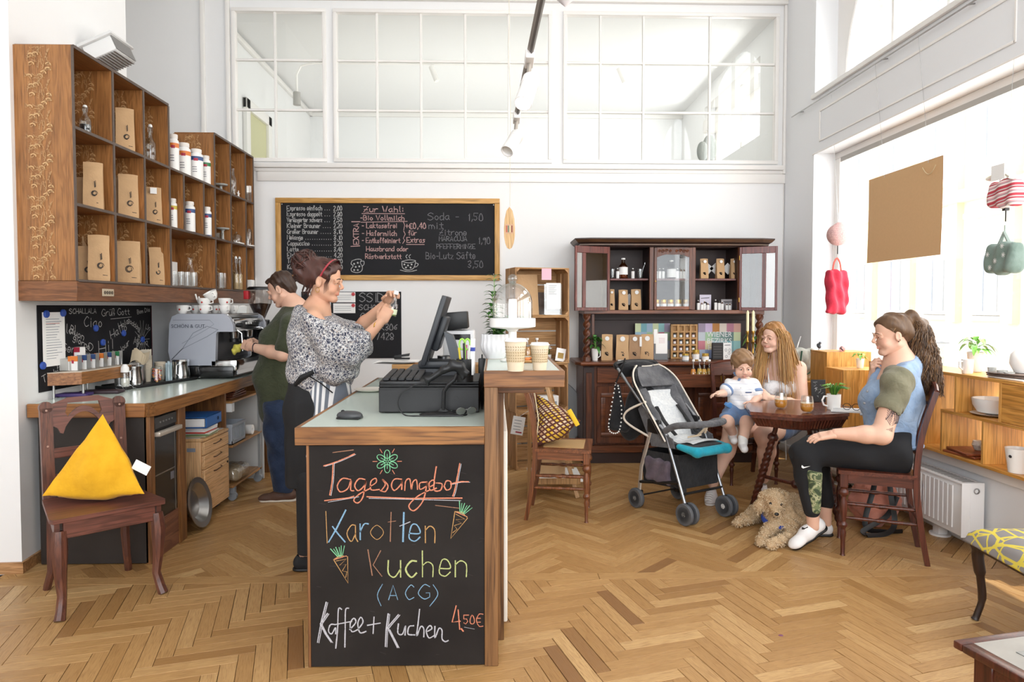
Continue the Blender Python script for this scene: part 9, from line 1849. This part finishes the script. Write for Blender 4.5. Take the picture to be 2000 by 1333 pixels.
q.cap(pel+V((-.09,-.05,0)),kr+V((.02,.05,.0)),.092,.072,.05).cap(kr+V((.02,.05,0)),kr,.07,.064,.03).cap(kr,kr.lerp(ar,.35),.062,.060,.03).cap(kr.lerp(ar,.35),ar,.060,.036,.03).cap(pel+V((.06,-.05,0)),kl+V((0,.05,0)),.092,.072,.05).cap(kl+V((0,.05,0)),kl,.07,.064,.03).cap(kl,kl.lerp(al,.35),.062,.060,.03).cap(kl.lerp(al,.35),al,.060,.036,.03)
hq=s.sdf(.003);hand(hq,wl,P(1480,768,Yb-.42)-wl,V((-.1,.9,-.3)),-1,.92,(.45,.55,.4),.1,.3);hand(hq,wr_,P(1412,793,Yb-.42)-wr_,V((.6,-.3,.4)),1,.92,(.7,.8,.5),.1,.6);s.body()
for p_ in((kr),(kl)):s.paints.append((p_,(.05,)*3,(1,.8,.78)))
hb_=hair_mat('hair_blonde','b88a52','8f6236','d9b67e');brows(s,W,.95,mat('brow_blonde','7a5230',.7),.0026)
hq=SDF(.0045);hq.ell(W(0,-.018,.054),(.0785,.101,.081),.02,'u',M).ell(W(0,-.080,.0),(.070,.045,.085),.03,'u',M).half(W(0,.080,.088),M@V((0,.86,-.50)),.008).cap(W(-.070,-.02,.02),W(-.074,-.035,-.09),.016,.028,.03).cap(W(.070,-.02,.02),W(.074,-.03,-.09),.016,.026,.03)
hq.cap(W(-.074,-.04,-.08),P(1537,735,Yb-.04),.034,.040,.03).cap(P(1536,735,Yb-.04),P(1541,795,Yb-.07),.040,.014,.03).cap(W(.070,-.03,-.08),P(1480,740,Yb-.04),.026,.030,.03).cap(P(1480,740,Yb-.04),P(1474,775,Yb-.08),.030,.010,.03).cap(W(-.02,-.10,-.06),P(1552,750,Yb+.14),.05,.05,.04);hq.post=wav(.003,120,25,60);s.cloth('hair',hq,hb_)
random.seed(17);m=MB()
def lock(a,b,n,r0,sp,wv_=.008,top=None):
 for i in range(n):
  j=V((random.gauss(0,sp),random.gauss(0,sp),0));A_=V(a)+j*.8;B_=V(b)+j*1.5+V((0,0,random.uniform(-.06,.05)));ph=random.uniform(0,6);pts=[]
  for u in[x/9 for x in range(10)]:p=A_.lerp(B_,u);p=p+V((wv_*math.sin(u*13+ph),wv_*math.cos(u*11+ph),0))*u+V((0,0,0));pts.append(s.L(p))
  m.tube(pts,[r0*(1-.85*(x/9)**3)for x in range(10)],5)
def fall(pts,n,r0,sp,wv_=.006):
 for i in range(n):
  j=V((random.gauss(0,1),random.gauss(0,1),0));e=random.uniform(-.05,.04);ph=random.uniform(0,6);K=spl([V(p)for p in pts],5);N=len(K);Q=[s.L(K[k]+j*sp*(.35+1.0*math.sin(min(1,k/N*1.2)*PI/2))+V((wv_*math.sin(k*.55+ph),wv_*math.cos(k*.5+ph),e*k/N)))for k in range(N)]
  m.tube(Q,[r0*(1-.85*(k/(N-1))**3)for k in range(N)],5)
fall([W(-.060,.035,.085),W(-.080,.0,.03),W(-.084,-.02,-.06),P(1536,740,Yb-.08),P(1540,800,Yb-.11)],190,.0024,.020)
fall([W(.060,.035,.085),W(.080,.0,.03),W(.082,-.01,-.06),P(1482,735,Yb-.09),P(1474,782,Yb-.12)],130,.0024,.016)
fall([W(-.075,-.06,.05),W(-.085,-.07,-.04),P(1552,735,Yb+.03),P(1554,785,Yb-.02)],130,.0026,.022)
for i in range(90):
 a=-1.55+3.1*i/89;pts=[s.L(W(.082*math.sin(a)*(.3+.7*v),.060-.015*abs(math.sin(a))-.15*v,.118-.045*abs(math.sin(a))*(.3+.7*v)*1.4+.018*math.sin(PI*v)-.03*v*v))for v in(0,.2,.4,.6,.8,1.)];m.tube(pts,.0030,4)
s.mesh('hair_strands',m,hb_,None,'stuff')
pl=MB();
for i in range(13):c=W(-.084*math.sin(.35+i*.10),-.02-.006*i,.095-.0045*i);pl.sph(s.L(c),(.009,.008,.007),8,6,(0,.5*(-1)**i,0))
s.mesh('braid',pl,hb_)
s.mesh('earring',MB().tube([s.L(W(-.080,-.002,-.03)),s.L(W(-.082,.0,-.045))],.002,5).sph(s.L(W(-.082,.0,-.05)),.0045,8,6),M_chrome)
q=SDF(.005);q.cap(chest+V((0,-.01,.01)),pel+V((0,0,.03)),.123,.158,.06).ell(P(1502,758,Yb-.055),(.068,.067,.068),.04).ell(P(1534,760,Yb-.055),(.068,.067,.068),.04).half(P(1515,743,Yb),V((0,0,1)),.015).half(P(1515,812,Yb),(0,0,-1));q.post=wav(.004,50,40,10);s.cloth('camisole',q,fabric('camisole_white','e4e2e3','cfd2d8',fold=.4))
for a,c,b in((P(1502,748,Yb-.105),P(1500,730,Yb-.055),P(1499,712,Yb+.05)),(P(1537,748,Yb-.105),P(1541,730,Yb-.055),P(1545,711,Yb+.05))):s.mesh('shoulder_strap',MB().tube([s.L(a),s.L(c),s.L(b)],.006,6,flat=.6),MATS['camisole_white'])
q=SDF(.006);q.cap(pel+V((-.09,-.03,0)),(pel+V((-.09,-.05,0))).lerp(kr,.45),.115,.098,.05).cap(pel+V((.07,-.03,0)),(pel+V((.06,-.05,0))).lerp(kl,.45),.115,.098,.05).cap(pel+V((-.05,0,.05)),pel+V((.05,0,.05)),.15,.15,.05);q.post=wav(.003,60,30,30);s.cloth('denim_shorts',q,fabric('denim_mid','6d85a8','5a7296',fold=.3))
M_wsh=mat('sneaker_white','e6e4e4',.6,bmp=.1,bs=120);M_gsh=mat('sneaker_grey','cfc9c9',.8,bmp=.25,bs=200)
f_=PZ(1383,988,0.);shoe(s,V((ar.x+.02,ar.y+.06,0)),V((f_.x+.0,f_.y-.02,0)),M_gsh,M_wsh,.085);shoe(s,V((al.x,al.y+.07,0)),V((al.x-.03,al.y-.19,0)),M_gsh,M_wsh,.085)
m=MB().tube([s.L(el.lerp(wl,.82))+V((.03*math.sin(a)*.4,.02*math.sin(a),.030*math.cos(a)))for a in[i*PI/7 for i in range(14)]],.004,6,True);s.mesh('wristband',m,mat('band_dark2','26202c',.6))
# toddler
s=Person('toddler in striped polo and denim shorts sitting on the blonde woman\'s lap',(1.77,4.85,.66),M_sk3);Yt=4.74
C=P(1450,716,Yt);M=frame((-.10,-1,-.28));q=s.sdf(.0028);W=head(s,q,C,M,.80,kid=True);nb=P(1449,744,Yt+.03);q.cap(W(0,-.02,-.05),nb,.034,.036,.02)
q=s.sdf(.004);chest=P(1448,762,Yt+.03);pel=P(1446,800,Yt+.06);shr,shl=P(1429,752,Yt+.03),P(1470,752,Yt+.03)
er,wr_=P(1413,768,Yt-.02),P(1402,770,Yt-.06);el,wl=P(1480,776,Yt-.02),P(1470,787,Yt-.07)
q.cap(W(0,-.02,-.055),nb,.034,.04,.02).cap(nb,chest,.045,.075,.03).cap(chest,pel,.075,.085,.04).cap(shr,nb,.032,.03,.03).cap(shl,nb,.032,.03,.03).cap(shr,er,.031,.028,.02).cap(er,wr_,.028,.021,.01).cap(shl,el,.031,.028,.02).cap(el,wl,.028,.021,.01)
kr,ar=P(1420,824,Yt-.10),P(1431,846,Yt-.0);kl,al=P(1458,825,Yt-.11),P(1451,862,Yt-.12)
q.cap(pel+V((-.04,0,0)),kr,.052,.044,.02).cap(kr,ar,.042,.032,.02).cap(pel+V((.04,0,0)),kl,.052,.044,.02).cap(kl,al,.042,.030,.02)
hq=s.sdf(.0025);hand(hq,wr_,P(1394,771,Yt-.08)-wr_,V((.2,-.3,-.8)),1,.55,(.3,.4,.3),.4,.1);hand(hq,wl,P(1463,792,Yt-.10)-wl,V((-.2,.6,-.6)),-1,.55,(.5,.6,.4),.3,.3);s.body()
ht_=hair_mat('hair_toddler','8a6a4c','6b4f38','a5835f');brows(s,W,.8,mat('brow_toddler','8f6b50',.7),.002);hq=SDF(.004);hq.ell(W(0,-.022,.056),(.0785,.092,.078),.02,'u',M).cap(W(-.045,.058,.088),W(.03,.066,.082),.014,.012,.02).ell(W(0,-.08,.0),(.064,.035,.05),.02,'u',M)
hq.half(W(0,.092,.066),M@V((0,.84,-.54)),.008);hq.ell(W(0,.128,-.02),(.07,.052,.082),.01,'s',M).ell(W(-.082,-.006,-.01),(.02,.025,.032),.006,'s',M).ell(W(.082,-.006,-.01),(.02,.025,.032),.006,'s',M);hq.post=wav(.0015,180,90,60);s.cloth('hair',hq,ht_);m=MB()
for i in range(44):x=-.065+.13*i/43;m.tube([s.L(W(x*.6,-.02,.138)),s.L(W(x*.9,.035,.122)),s.L(W(x*1.02,.070-abs(x)*.35,.085)),s.L(W(x*1.05+.008,.084-abs(x)*.5,.070-.3*abs(x)))],[.003,.003,.0026,.0008],4)
s.mesh('hair_strands',m,ht_,None,'stuff')
q=SDF(.004);q.cap(nb+V((0,0,-.012)),chest,.055,.086,.03).cap(chest,P(1447,795,Yt+.04),.087,.092,.03).cap(shr,shr.lerp(er,.62),.043,.046,.02).cap(shl,shl.lerp(el,.62),.043,.046,.02).cap(shr,nb,.042,.04,.03).cap(shl,nb,.042,.04,.03);q.cap(W(0,-.02,-.05),nb,.042,.042,.005,'s').half(nb+V((0,0,.015)),(0,0,1));q.post=wav(.0035,70,50,20)
def polo():
 m,t,b=base('polo_white','e9e9ec',.9);sp=t.new('ShaderNodeSeparateXYZ');t.link(t.coord(),sp.inputs[0]);f=t.math('FRACT',t.math('MULTIPLY',sp.outputs[2],26.));t.link(t.ramp(f,[(0,'e9e9ec'),(.72,'d3d6de'),(.86,'e9e9ec')],'CONSTANT'),b.inputs['Base Color']);return m
s.cloth('polo_shirt',q,polo());bl=fabric('collar_blue','7f97bd','6c84ac')
for sg,c in((-1,shr.lerp(er,.62)),(1,shl.lerp(el,.62))):q=SDF(.0035);d=(er-shr if sg<0 else el-shl).normalized();q.cap(c-d*.008,c+d*.006,.050,.050,.003).half(c+d*.010,d).half(c-d*.012,-d);s.cloth('sleeve_cuff',q,bl)
for x in(-1,1):q=SDF(.003);q.cap(W(x*.052,-.04,-.080),W(x*.020,.045,-.112),.010,.012,.01).cap(W(x*.024,.045,-.112),W(x*.045,.045,-.128),.012,.009,.01);s.cloth('collar',q,bl)
s.mesh('pocket_stripe',MB().bc(s.L(P(1462,767,Yt-.065)),(.045,.006,.008),.002),mat('stripe_navy','4f5f85',.8))
for z in(758,765,772):s.mesh('button',MB().sph(s.L(P(1447,z,Yt-.062)),.004,8,6),M_lab)
q=SDF(.004);q.cap(P(1447,795,Yt+.05),P(1447,803,Yt+.05),.094,.096,.02).cap(pel+V((-.04,0,-.0)),pel.lerp(kr,.72)+V((-.01,0,0)),.066,.064,.02).cap(pel+V((.04,0,0)),pel.lerp(kl,.72)+V((.01,0,0)),.066,.064,.02);q.post=wav(.003,80,50,30);s.cloth('denim_shorts',q,fabric('denim_mid','6d85a8'));
for a,k_ in((ar,0),(al,1)):q=SDF(.0035);q.cap(a+V((0,0,.02)),a+V((0,0,-.012)),.033,.032,.01);s.cloth('sock',q,M_lab);q=SDF(.0035);q.cap(a+V((0,.01,-.03)),a+V((-.01,-.055,-.045)),.029,.026,.02);s.cloth('little_shoe',q,M_wsh,'small white shoe')
one('toy_block','small blue toy in the blonde woman\'s hand beside the toddler','toy',MB().bc((0,0,0),(.05,.03,.025),.005,(.3,.5,.4)).bc((.01,-.012,.01),(.03,.01,.02),.003,(.3,.5,.4)),mat('toy_blue','5b8fc9',.4),P(1422,792,4.68))
# ponytailed woman
s=Person('woman with long brown ponytail in denim vest and black joggers seated in profile',(2.2,3.88,0),M_sk1);Yp=3.86
C=P(1740,656,Yp);M=frame((-1,.12,-.13));q=s.sdf(.003);W=head(s,q,C,M,.95);nb=P(1757,710,Yp);q.cap(W(0,-.03,-.065),nb,.052,.056,.03)
q=s.sdf(.005);chest=P(1745,775,Yp);pel=P(1738,868,Yp-.0);shL_,shR_=P(1753,748,Yp-.17),P(1745,745,Yp+.17)
q.cap(W(0,-.03,-.07),nb,.052,.06,.03).cap(nb,chest,.08,.115,.05).cap(shL_,nb,.05,.055,.05).cap(shR_,nb,.05,.055,.05).cap(chest,pel,.115,.115,.05)
eL,wL=P(1722,850,Yp-.23),P(1632,848,Yp-.16);eR,wR=P(1700,790,Yp+.22),P(1706,735,Yp+.10)
q.cap(shL_,eL,.057,.052,.03).cap(eL,eL.lerp(wL,.35),.052,.047,.02).cap(eL.lerp(wL,.35),wL,.047,.029,.02).cap(shR_,eR,.055,.048,.03).cap(eR,wR,.046,.028,.02)
hq=s.sdf(.003);hand(hq,wL,P(1606,852,Yp-.14)-wL,V((0,.35,-1)),-1,.95,(.15,.25,.2),.1,.3);hand(hq,wR,P(1704,712,Yp+.07)-wR,V((.8,-.4,.1)),1,.92,(.7,.9,.6),.1,.4)
kn,an=P(1572,878,3.93),P(1586,1012,3.90);kn2,an2=P(1592,872,4.16),P(1612,995,4.14)
q.cap(an+V((0,0,.06)),an+V((.01,0,-.05)),.036,.036,.01);q.cap(an2+V((0,0,.06)),V((an2.x,an2.y,.08)),.036,.036,.01);s.body()
hp_=hair_mat('hair_ponytail','57402f','35261c','80603f');brows(s,W,.95,hp_,.0026)
hq=SDF(.0045);hq.ell(W(0,-.018,.054),(.078,.100,.0805),.02,'u',M).ell(W(0,-.080,.012),(.064,.040,.060),.03,'u',M).half(W(0,.076,.086),M@V((0,.888,-.46)),.006).cap(W(0,-.10,.085),W(0,-.130,.10),.034,.026,.03)
pt=[W(0,-.128,.105),P(1796,638,Yp),P(1803,690,Yp-.01),P(1808,735,Yp-.01),P(1816,778,Yp-.01)];hq.path(pt,[.026,.042,.058,.055,.012],.03);hq.post=wav(.004,70,35,40);s.cloth('hair',hq,hp_)
random.seed(23);m=MB()
for i in range(1000):
 a=random.uniform(0,6.28);rr=random.uniform(.70,1.05);ph=random.uniform(0,6.28);wv_=random.uniform(.005,.012);fr=random.uniform(24,40);end=random.uniform(.72,1.0);pts=[];N=15
 for j in range(N):
  u=j/(N-1)*end;f_=u*(len(pt)-1);k_=min(int(f_),len(pt)-2);c=pt[k_].lerp(pt[k_+1],f_-k_);r=(.026,.052,.076,.084,.070)[k_]*(1-(f_-k_))+(.026,.052,.076,.084,.070)[k_+1]*(f_-k_)
  pts.append(s.L(c+V((math.cos(a)*r*rr+wv_*math.sin(fr*u+ph),math.sin(a)*r*rr*.8+wv_*math.cos(fr*u+ph),.006*math.sin(fr*u*1.3+ph)))))
 m.tube(pts,[.002]+[.0026]*(N-3)+[.002,.0005],4)
for i in range(70):
 a=-1.5+3.*i/69;pts=[]
 for v in(0,.25,.5,.75,1):pts.append(s.L(W(math.sin(a)*(.078*(1-v)**.7+.01),.062*(1-v)-.125*v-.03*abs(math.sin(a))*(1-v)-.01,.118*(1-abs(math.sin(a))*.75*(1-v))*1.0-.01*v+.022*math.sin(PI*v))))
 m.tube(pts,.0026,4)
s.mesh('hair_strands',m,hp_,None,'stuff');s.mesh('hair_tie',MB().tube([s.L(W(.026*math.cos(a),-.135,.105+.026*math.sin(a)))for a in[i*PI/7 for i in range(14)]],.009,6,True),M_black)
s.mesh('earring',MB().sph(s.L(W(-.084,-.004,-.032)),.0035,8,6).sph(s.L(W(-.085,-.012,-.024)),.003,8,6),M_black)
M_dn=fabric('denim_light','9fb4cf','86a0c2',fold=.5,bmp=.3);M_tee=fabric('tee_olive','7f7b66','6d6a56',fold=.4,bmp=.25)
q=SDF(.0055);q.cap(shL_,nb+V((0,0,-.012)),.066,.062,.04).cap(shR_,nb+V((0,0,-.012)),.066,.062,.04).cap(shL_,shL_.lerp(eL,.44),.070,.075,.04).cap(shR_,shR_.lerp(eR,.5),.074,.08,.04).cap(shL_,shR_,.07,.07,.04);d=(eL-shL_).normalized();q.post=wav(.005,50,30,20);q.cap(shL_.lerp(eL,.80),shL_.lerp(eL,.60),.066,.066,.004,'s');s.cloth('t_shirt',q,M_tee)
q=SDF(.0055);q.cap(shL_.lerp(nb,.42),nb+V((0,0,-.01)),.078,.070,.04).cap(shR_.lerp(nb,.42),nb+V((0,0,-.01)),.078,.070,.04).cap(nb+V((.01,0,-.05)),chest+V((.0,0,0)),.105,.145,.06).cap(chest+V((.0,0,0)),P(1740,868,Yp),.145,.145,.06).ell(P(1716,782,Yp),(.085,.13,.08),.05).cap(P(1775,722,Yp-.08),P(1775,722,Yp+.08),.045,.045,.03)
q.ell(shL_+V((-.01,-.06,-.02)),(.080,.085,.110),.01,'s').ell(shR_+V((-.01,.06,-.02)),(.080,.085,.110),.01,'s').half(V((0,0,P(1750,872,Yp).z)),(0,0,-1)).half(nb+V((0,0,.022)),V((-.35,0,1)),.01).ell(P(1716,722,Yp),(.05,.06,.06),.02,'s').cap(W(0,-.03,-.065),nb+V((0,0,.02)),.060,.064,.006,'s');q.post=wav(.006,30,20,14);s.cloth('denim_vest',q,M_dn)
q=SDF(.004);q.cap(nb+V((-.05,-.055,-.01)),nb+V((.01,-.075,.005)),.012,.014,.01).cap(nb+V((.01,-.075,.005)),nb+V((.075,0,.012)),.014,.016,.01).cap(nb+V((.075,0,.012)),nb+V((.01,.075,.005)),.016,.014,.01).cap(nb+V((-.05,-.055,-.01)),P(1722,745,Yp-.10),.013,.010,.01);s.cloth('vest_collar',q,fabric('denim_pale','aebbd0','98a9c4'))
s.mesh('vest_waistband',MB().tube([s.L(P(1740,866,Yp)+V((.156*math.cos(a),.156*math.sin(a),0)))for a in[i*PI/16 for i in range(32)]],.012,6,True,flat=.9),M_dn)
for(a,b)in((1694,765),(1688,788),(1682,810)):s.mesh('vest_button',MB().sph(s.L(P(a,b,Yp-.10)),.007,10,8),mat('grey_metal','8d9196',.4))
tt=MB();rs=random.Random(2);ax=(eL-shL_).normalized();o1=V((0,-1,0));o1=(o1-ax*o1.dot(ax)).normalized();o2=ax.cross(o1)
def tp(u,v):an_=v/.054;return s.L(shL_+ax*((eL-shL_).length*.62+u*1.25)+(o1*math.cos(an_)+o2*math.sin(an_))*(.0562))
for k_ in range(9):tt.tube([tp(-.015+.045*math.sin(x*.5+k_*.5)*(.5+k_*.06)+.02,-.05+.010*k_+.012*math.sin(x*.8+k_))for x in range(7)],.0013,4)
for sgn in(-1,1):
 for k_ in range(6):tt.tube([tp(.01+.008*k_,sgn*.004),tp(-.005+.006*k_,sgn*(.02+.003*k_)),tp(-.02+.010*k_,sgn*(.040-.002*k_))],.0012,4)
for k_ in range(5):tt.tube([tp(.055+.004*k_,-.012+.006*k_),tp(.075,-.016+.008*k_)],.0011,4)
tt.tube([tp(-.012+.012*math.sin(a),.012*math.cos(a))for a in[i*PI/5 for i in range(10)]],.0014,4,True)
s.mesh('tattoo',tt,mat('tattoo_ink','4a4348',.6),'bird tattoo on the upper arm','stuff')
M_jog=mat('jogger_black','141519',.85,bmp=.1,bs=40);q=SDF(.006);h1,h2=pel+V((.0,-.09,-.02)),pel+V((0,.10,-.02))
q.cap(pel+V((.02,0,-.02)),pel+V((-.03,0,-.03)),.142,.145,.05).cap(h1,kn+V((.05,-.0,-.01)),.125,.085,.05).cap(kn+V((.05,0,-.01)),kn+V((0,0,-.03)),.085,.078,.03).cap(kn+V((0,0,-.03)),kn.lerp(an,.4),.078,.072,.03).cap(kn.lerp(an,.4),an+V((0,0,.045)),.072,.046,.03)
q.cap(h2,kn2+V((.05,0,-.01)),.125,.085,.05).cap(kn2+V((.05,0,-.01)),kn2+V((0,0,-.03)),.085,.078,.03).cap(kn2+V((0,0,-.03)),an2+V((0,0,.045)),.078,.048,.03);q.half(V((2.365,3.815,.6)),V((.91,-.41,0)),.01);q.post=wav(.004,34,22,18);s.cloth('joggers',q,M_jog)
def camo():
 m,t,b=base('camo','7d8062',.9);n=t.noise(t.coord(),22,2,.5,.6);t.link(t.ramp(n,[(.0,'3d4a34'),(.42,'6f7a55'),(.5,'a8a883'),(.57,'4f5b40'),(.64,'8f9270')],'CONSTANT'),b.inputs['Base Color']);return m
q=SDF(.0045);a,b=P(1590,925,3.86),P(1592,995,3.87);q.cap(a,b,.045,.030,.02,'u').half(P(1577,950,3.85),V((-1,0,-.05)),.002).half(P(1600,922,3.86),V((.2,0,1)),.004);s.cloth('camo_panel',q,camo(),'camouflage panel on the lower trouser leg')
tk=MB(T(*s.L(P(1572,913,3.835)))@FRONT);tk.add([(-.018,.012,0),(-.020,.0,0),(-.010,-.008,0),(.032,.006,0),(-.004,.001,0)],[(0,1,2,4),(2,3,4)]);s.mesh('tick_mark',tk,M_lab,'white tick mark')
hl=PZ(1600,1045,.055);he=V((1.955,3.93,.125));to=PZ(1546,1076,0)
shoe(s,he,V((to.x+.0,to.y,.002)),M_wsh,M_black,.085,.042,(.45,0,1),'white trainer with black sole on tiptoe');shoe(s,V((an2.x+.05,an2.y,.0)),V((an2.x-.20,an2.y+.02,.0)),M_wsh,M_black,.085,.042,None,'white trainer with black sole')
q=MB()
for(a,b)in((1572,1032),(1588,1033)):q.add([tuple(s.L(P(a+x,b+z,3.878)))for x,z in((-6,-2),(0,0),(6,-3),(6,2),(0,3),(-6,3))],[(0,1,4,5),(1,2,3,4)])
s.mesh('shoe_print',q,M_ink)
# DOG
A=V((1.70,4.28,0));s=Person('curly cream dog with a blue collar lying under the table',A,mat('dog_skin','c9a985',.9),'dog','dog');s.sd=[]
Yd=4.14;hc=P(1513,984,Yd);Md=frame((-.30,-1,-.12));q=SDF(.006);Wd=lambda x,y,z:hc+Md@V((x,y,z))
q.ell(Wd(0,-.01,.02),(.072,.075,.068),.03,'u',Md).cap(Wd(0,.05,-.012),Wd(0,.095,-.028),.038,.026,.03).ell(Wd(0,.02,.055),(.045,.04,.025),.03,'u',Md)
q.cap(Wd(0,-.03,-.02),hc+V((.05,.06,-.09)),.062,.075,.04);bc1,bc2=V((1.82,4.20,.10)),V((1.97,4.42,.095));q.cap(hc+V((.05,.06,-.09)),bc1,.075,.085,.05).cap(bc1,bc2,.085,.08,.06).cap(bc2,V((1.76,4.42,.07)),.07,.05,.05)
for pa,pb,pc_ in((V((1.76,4.14,.09)),V((1.68,4.10,.045)),PZ(1486,1058,.028)),(V((1.83,4.12,.08)),V((1.80,4.02,.045)),PZ(1504,1064,.028)),(V((1.74,4.42,.07)),V((1.64,4.36,.035)),PZ(1440,1021,.028))):q.cap(pa,pb,.055,.034,.03).cap(pb,pc_,.034,.026,.02).ell(pc_+V((0,-.01,0)),(.028,.034,.022),.015)
q.cap(V((1.84,4.18,.12)),V((1.95,4.10,.06)),.06,.045,.04)
for x in(-1,1):q.cap(Wd(x*.062,-.02,.05),Wd(x*.092,-.012,-.035),.022,.028,.015);q.ell(Wd(x*.098,-.01,-.055),(.012,.03,.03),.015,'u',Md)
q.post=wav(.004,90,70,50);G,lo=q.grid();v,f=nets(G,lo,q.h);v=relax(v,f,1);me_o=q.build('body',mat('dog_coat','d1b693',.95,alt='b0906a',vs=12,bmp=.6,bs=120),s.t,origin=s.o)
random.seed(2);m=MB();e1_=v[f[:,1]]-v[f[:,0]];e2_=v[f[:,3]]-v[f[:,0]];nn=np.cross(e1_,e2_);nn/=np.maximum(np.linalg.norm(nn,axis=1),1e-9)[:,None]
idx_=np.random.RandomState(1).choice(len(f),min(len(f),9000),replace=False)
for i in idx_:
 p=V(v[f[i,0]].tolist());n_=V(nn[i].tolist())
 face=(p-Wd(0,.09,-.02)).length<.045
 if p.z<.01:continue
 t1=n_.orthogonal().normalized();t1=(t1*random.uniform(-1,1)+n_.cross(t1)*random.uniform(-1,1)+V((0,0,-.6))).normalized();L_=(.006 if face else random.uniform(.008,.015));w_=n_.cross(t1).normalized()*.0016
 a,b,c=p,p+n_*L_*.6+t1*L_*.3,p+n_*L_*.55+t1*L_*1.1
 a,b,c=s.L(a),s.L(b),s.L(c);c.z=max(c.z,.002);m.add([a-w_,a+w_,b+w_,b-w_,c],[(0,1,2,3),(3,2,4)])
s.mesh('fur',m,hair_mat('dog_fur','d6bd99','b3946d','eadbc0'),None,'stuff')
for x in(-1,1):s.mesh('eye',MB().sph(s.L(Wd(x*.030,.062,.022)),.0095,12,8),mat('dog_eye','1c120d',.08))
s.mesh('nose',MB().sph(s.L(Wd(0,.122,-.018)),(.014,.010,.010),12,8),mat('dog_nose','1a1516',.3));s.mesh('mouth',MB().tube([s.L(Wd(-.018,.10,-.048)),s.L(Wd(0,.118,-.042)),s.L(Wd(.018,.10,-.048))],.002,5),MATS['dog_nose'])
cc=P(1521,1010,Yd+.03);ax=V((.25,.35,-.9)).normalized();u=ax.orthogonal().normalized();w_=ax.cross(u);s.mesh('collar',MB().tube([s.L(cc+u*.090*math.cos(a)+w_*.090*math.sin(a))for a in[i*PI/14 for i in range(28)]],.016,6,True),mat('collar_dog','2f4aa0',.6),'blue collar')
